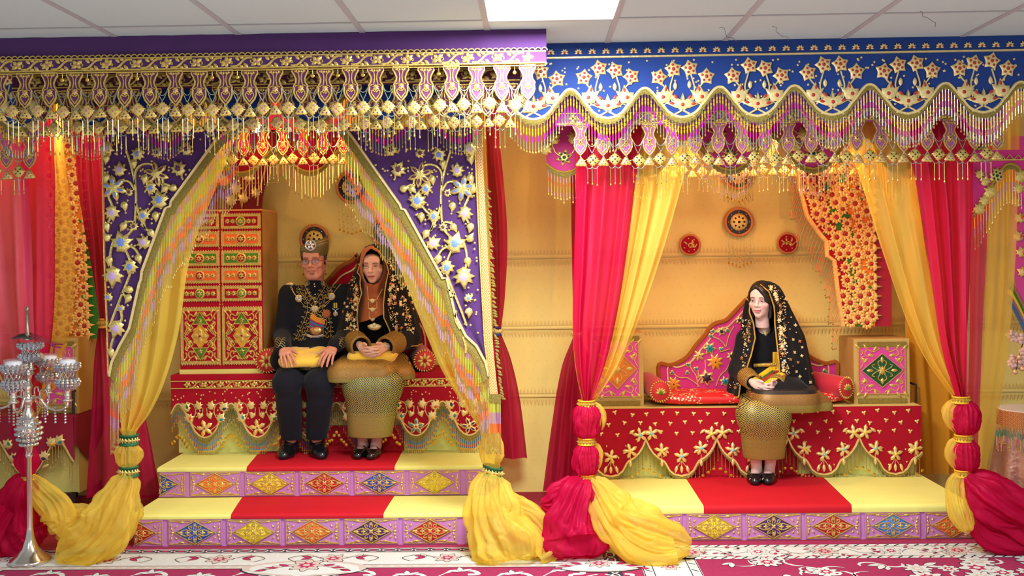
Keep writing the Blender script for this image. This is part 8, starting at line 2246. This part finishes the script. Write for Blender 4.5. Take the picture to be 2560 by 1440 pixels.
mb.tube([W_ - d*.012 + (a1*cos(q) + b1*sin(q))*.028 for q in [2*pi*k/20 for k in range(20)]], .006, SILV, 6, closed=True); p = W_ - d*.012 + Vector((.004, -.030, .006)); mb.lathe([(.017, -.003), (.017, .003), (.002, .004)], SILVP, tuple(p), 16); mb.build('watch', t)
lap_pillow('yellow velvet pillow under the clasped hands of the woman beside the man', 864, 1002, 848, 910, 6.13, 6.37)

# ================================================================== woman on the right
t = thing('person', 'woman in black gold-flowered veil with yellow sash seated alone on the right', 'person', at(1905, 1205, 6.2))
SK = (232, 194, 182); eye = A3(1903, 750, 6.36); YW = .52
h = head(eye, YW, .04, .03, SK, (206, 96, 104), fem=True, lid=(170, 130, 140), brow=(96, 62, 56), sc=.95, ears=False)
LS, RS = A3(1866, 848, 6.48), A3(1966, 846, 6.48); LE, RE = A3(1848, 925, 6.44), A3(1990, 930, 6.44); LW, RW = A3(1884, 957, 6.20), A3(1940, 962, 6.20)
CH, PEL = A3(1914, 875, 6.50), A3(1920, 965, 6.58); KL, KR = A3(1880, 1035, 6.12), A3(1938, 1038, 6.12); AL, AR = A3(1892, 1172, 6.26), A3(1924, 1172, 6.26)
s = SDF(A3(1800, 1240, 6.0) - .1, A3(2060, 780, 6.9) + .1, .009)
s.cap(A3(1908, 800, 6.42), CH, .038, .05, .03); s.ell(CH, (.08, .055, .10), .03); s.cap(CH, PEL, .07, .09, .04)
for S_, E_, W_ in ((LS, LE, LW), (RS, RE, RW)): s.cap(S_, E_, .04, .032, .04); s.cap(E_, W_, .03, .021, .02)
bod = simple(s, SK)
zf = ZR + .004
s = SDF(A3(1830, 1240, 5.9) - .05, A3(1990, 1020, 6.5) + .1, .0045); TL, TR = np.array((A3(1886, 1200, 6.10)[0], 6.11, zf + .02)), np.array((A3(1918, 1200, 6.10)[0], 6.11, zf + .02))
for K_, A_, T_ in ((KL, AL, TL), (KR, AR, TR)): s.cap(K_, A_, .046, .033, .006); s.cap(A_ + np.array((0, .01, -.02)), T_ + np.array((0, .02, .008)), .033, .024, .014)
leg = simple(s, (226, 188, 178)); cl = clasped(LW, RW, A3(1912, 982, 6.10), SK, .9); body_obj(t, [bod, h, leg, cl[0], cl[1]], 'skin_right')
for A_, T_ in ((AL, TL), (AR, TR)):
    sh, VQ2 = shoe(t, (A_[0], 6.34, zf), (T_[0], T_[1] - .03, zf), .088, .1, LEATH, boot=False)
    mb = MB(); c = Vector((T_[0], T_[1] + .012, zf + .048)); [mb.ball((c.x + q*.014, c.y, c.z), .012, M('black_velvet_bow', (10, 10, 12), .9), 8, 5, (1.2, .6, .6)) for q in (-1, 1)]; mb.build('bow', sh)
s = SDF(A3(1790, 1190, 5.98) - .04, A3(2060, 980, 6.75) + .05, .0055)
for H_, K_, A_ in ((PEL + np.array((-.08, 0, -.02)), KL, AL), (PEL + np.array((.07, 0, -.02)), KR, AR)): s.cap(H_, K_, .10, .084, .06); s.cap(K_, A_ + np.array((0, -.02, -.02)), .082, .072, .07)
s.cap((KL + KR)/2, (AL + AR)/2, .084, .075, .08); s.plane((0, 0, -1), -(at(1905, 1148, 6.15).z))
zq = lambda py: at(1905, py, 6.08).z - at(1905, 1205, 6.2).z
sdf_obj('skirt', s, zone_songket('songket_skirt_right', [(-2, 40, 40, .7, (184, 162, 70)), (zq(1122), 38, 38, .62, (184, 162, 70)), (zq(1100), 26, 26, .58, (182, 160, 68)), (zq(1095), 90, 90, .6, (182, 160, 68)), (zq(1092), 16, 22, .56, (180, 158, 70))], (18, 24, 36)), t)
s = SDF(A3(1790, 1060, 6.0) - .05, A3(2070, 790, 6.9) + .05, .0055)
s.cap(LS + np.array((.01, 0, 0)), RS, .06, .06, .04); s.ell(CH, (.135, .105, .16), .06); s.ell(A3(1918, 950, 6.52), (.165, .13, .12), .06)
for S_, E_, W_ in ((LS, LE, LW), (RS, RE, RW)): s.cap(S_, E_, .065, .065, .04); s.cap(E_, E_ + (W_ - E_)*.75, .065, .055, .03)
for q in (-1, 0, 1): s.cap(PEL + np.array((q*.08, -.05, .0)), PEL + np.array((q*.09, -.36, -.02)), .11, .10, .06)
s.cap(np.array(eye) + np.array((0, .03, -.06)), np.array(eye) + np.array((.0, .03, -.118)), .046, .044, .004, -1)
tu, VQ = sdf_obj('tunic', s, BLACKC, t); BT = bvh_of(VQ)
s = SDF(A3(1780, 1080, 5.9) - .05, A3(2080, 960, 6.7) + .05, .0055)
for q in (-1, 0, 1): s.cap(PEL + np.array((q*.095, -.30, -.01)), PEL + np.array((q*.10, -.44, -.035)), .112, .108, .06)
s.cap(PEL + np.array((.15, -.2, -.02)), PEL + np.array((.225, -.38, -.085)), .09, .085, .06)
for q in (-1, 0, 1): s.cap(PEL + np.array((q*.10, .0, -.15)), PEL + np.array((q*.112, -.48, -.215)), .10, .095, .02, -1)
s.plane((0, 0, -1), -(at(1950, 1034, 6.05).z)); sdf_obj('tunic_hem', s, zone_songket('songket_hem_right', [(-2, 40, 40, .66, (184, 166, 74)), (zq(1012), 36, 36, .66, (178, 130, 54)), (zq(985), 200, 200, -1, (20, 20, 30))], (24, 22, 26)), t)
for E_, W_ in ((LE, LW), (RE, RW)):
    s = SDF(np.minimum(E_, W_) - .13, np.maximum(E_, W_) + .13, .0045); d = (W_ - E_)/np.linalg.norm(W_ - E_)
    a_, b_ = W_ - d*.11, W_ - d*.015; s.cap(a_, b_, .062, .055); s.cap(b_ - d*.03, b_ + d*.2, .04, .05, .004, -1); s.plane(tuple(d), float(d @ (b_ + d*.010))); sdf_obj('cuff', s, BRN, t)
# hair framing the face
s = SDF(np.array(eye) - .14, np.array(eye) + .15, .0035); M3 = rotm(YW, .04, .03); E = Vector(eye); L3 = lambda x, y, z: np.array(E + M3 @ Vector((x*.95, y*.95, z*.95)))
s.ell(L3(0, .022, .040), (.083, .094, .088)); s.ell(L3(0, .05, -.03), (.074, .06, .08), .03)
s.ell(L3(-.008, -.095, -.005), (.048, .07, .072), .012, -1); s.ell(L3(0, -.10, -.07), (.062, .085, .09), .012, -1)
for P_, q0, q1 in (([(-.014, -.066, .094), (.014, -.076, .082), (.034, -.078, .062), (.048, -.074, .036), (.058, -.064, .010), (.068, -.046, -.012)], .016, .011), ([(-.014, -.066, .094), (-.034, -.070, .078), (-.050, -.064, .052), (-.060, -.052, .022), (-.068, -.032, -.02)], .013, .009)):
    for i in range(len(P_) - 1): s.cap(L3(*P_[i]), L3(*P_[i+1]), q0 + (q1 - q0)*i/(len(P_) - 1), q0 + (q1 - q0)*(i + 1)/(len(P_) - 1), .022)
for q in (1, -1): s.cap(L3(q*.068, .0, .0), L3(q*.062, .0, -.11), .016, .014, .02)
sdf_obj('hair', s, M('dark_brown_hair', (26, 18, 18), .4), t)
rows = [(702, 1906, 1910, None, None, 1904), (704, 1893, 1924, None, None, 1902), (709, 1886, 1938, None, None, 1900), (715, 1881, 1946, 1895, 1906), (728, 1874, 1955, 1882, 1920), (745, 1868, 1962, 1876, 1927), (765, 1864, 1970, 1877, 1933), (785, 1861, 1979, 1881, 1935), (805, 1858, 1990, 1885, 1935), (840, 1854, 2006, 1888, 1938), (880, 1844, 2016, 1880, 1942), (920, 1834, 2024, 1869, 1945), (955, 1826, 2032, 1858, 1947), (985, 1820, 2038, 1853, 1948)]
yc2 = lambda py: 6.40 + .06*max(0, min(1, (py - 750)/110)); ry2 = lambda py: .03 if py < 703 else (.125*min(1, .6 + (py - 703)/32) if py < 790 else .125 + .10*min(1, (py - 790)/110))
mb, eL, eR, G = veil_mesh(rows, BLACKC, yc2, ry2, seed=7, foldamp=.012, nf=10); vl = mb.build('veil', t, smooth=True); BV = grid_bvh(G)
mb = MB()
for e_ in (eL, eR): mb.tube([p + Vector((0, -.004, 0)) for p in e_], .0048, TRIM, 6)
mb.tube([Vector(p) + Vector((0, -.003, 0)) for p in G[-1]], .0042, TRIM, 6); mb.build('gold_braid', vl)
rr = random.Random(12); dots = []
for k in range(400):
    x, y = rr.uniform(1945, 2032), rr.uniform(730, 960)
    if x > 1958 + (y - 730)*.0 and all((x - a_)**2 + (y - b_)**2 > 15**2 for a_, b_, c_ in dots): dots.append((x, y, rr.choice((.45, .9, 1.0, .5, .8))))
veil_deco(t, vl, BV, [(1880, 800), (1879, 830), (1876, 865), (1868, 900), (1858, 935), (1848, 970)], -1, 4, [(1858, 815, .8), (1850, 850, .8), (1862, 835, .6)], 26, 5.0)
veil_deco(t, vl, BV, [(1914, 714), (1930, 735), (1940, 765), (1940, 800), (1943, 840), (1946, 880), (1950, 920), (1952, 965)], 1, 5, dots, 24, 5.0)
veil_deco(t, vl, BV, [(1960, 974), (1985, 976), (2010, 972), (2030, 968)], 1, 6, [], 6, 5.0)
# pendant, belt, sash
mb = MB(); p = at(1914, 828, hit(BT, 1914, 832)[0].y - .006); mb.puff([(-.024, .018), (0, .010), (.024, .018), (.018, -.008), (0, -.036), (-.018, -.008)][::-1], .007, GOLDW, tuple(p)); mb.puff(o_circle(.009, 10), .010, SEQW, tuple(p + Vector((0, 0, .004))))
for q in (-1, 1): mb.tube([p + Vector((q*.02, 0, .016)), at(1914 + q*9 - 2, 806, 6.37), at(1914 + q*14 - 4, 796, 6.40)], .0016, GOLDW, 4)
mb.build('pendant', t)
mb = MB(); cloth_tube(mb, BT, [(1884 + k*3, 914 - k*.15) for k in range(19)], .013, M('gold_belt', (214, 180, 84), .35, .6, bump=.8, bscale=120), 8, .004); mb.build('belt', t)
mb = MB(); SC_ = [M('sash_yellow', (244, 186, 30), .6), M('sash_green', (70, 110, 50), .6), M('sash_red', (196, 24, 30), .6)]
for i in range(13):
    c = SC_[2] if i in (6, 7) else SC_[1] if i in (4, 5, 8) else SC_[0]
    cloth_tube(mb, BT, [(1882 + k*5.0 + i*.9, 948 + i*3.0 - k*3.4 - i*.3) for k in range(14)], .0062, c, 6, .004 + .0*i)
for i in range(5): cloth_tube(mb, BT, [(1934 + i*3, 880 + k*6) for k in range(9)], .006, SC_[0], 6, .004)
mb.build('sash', t)
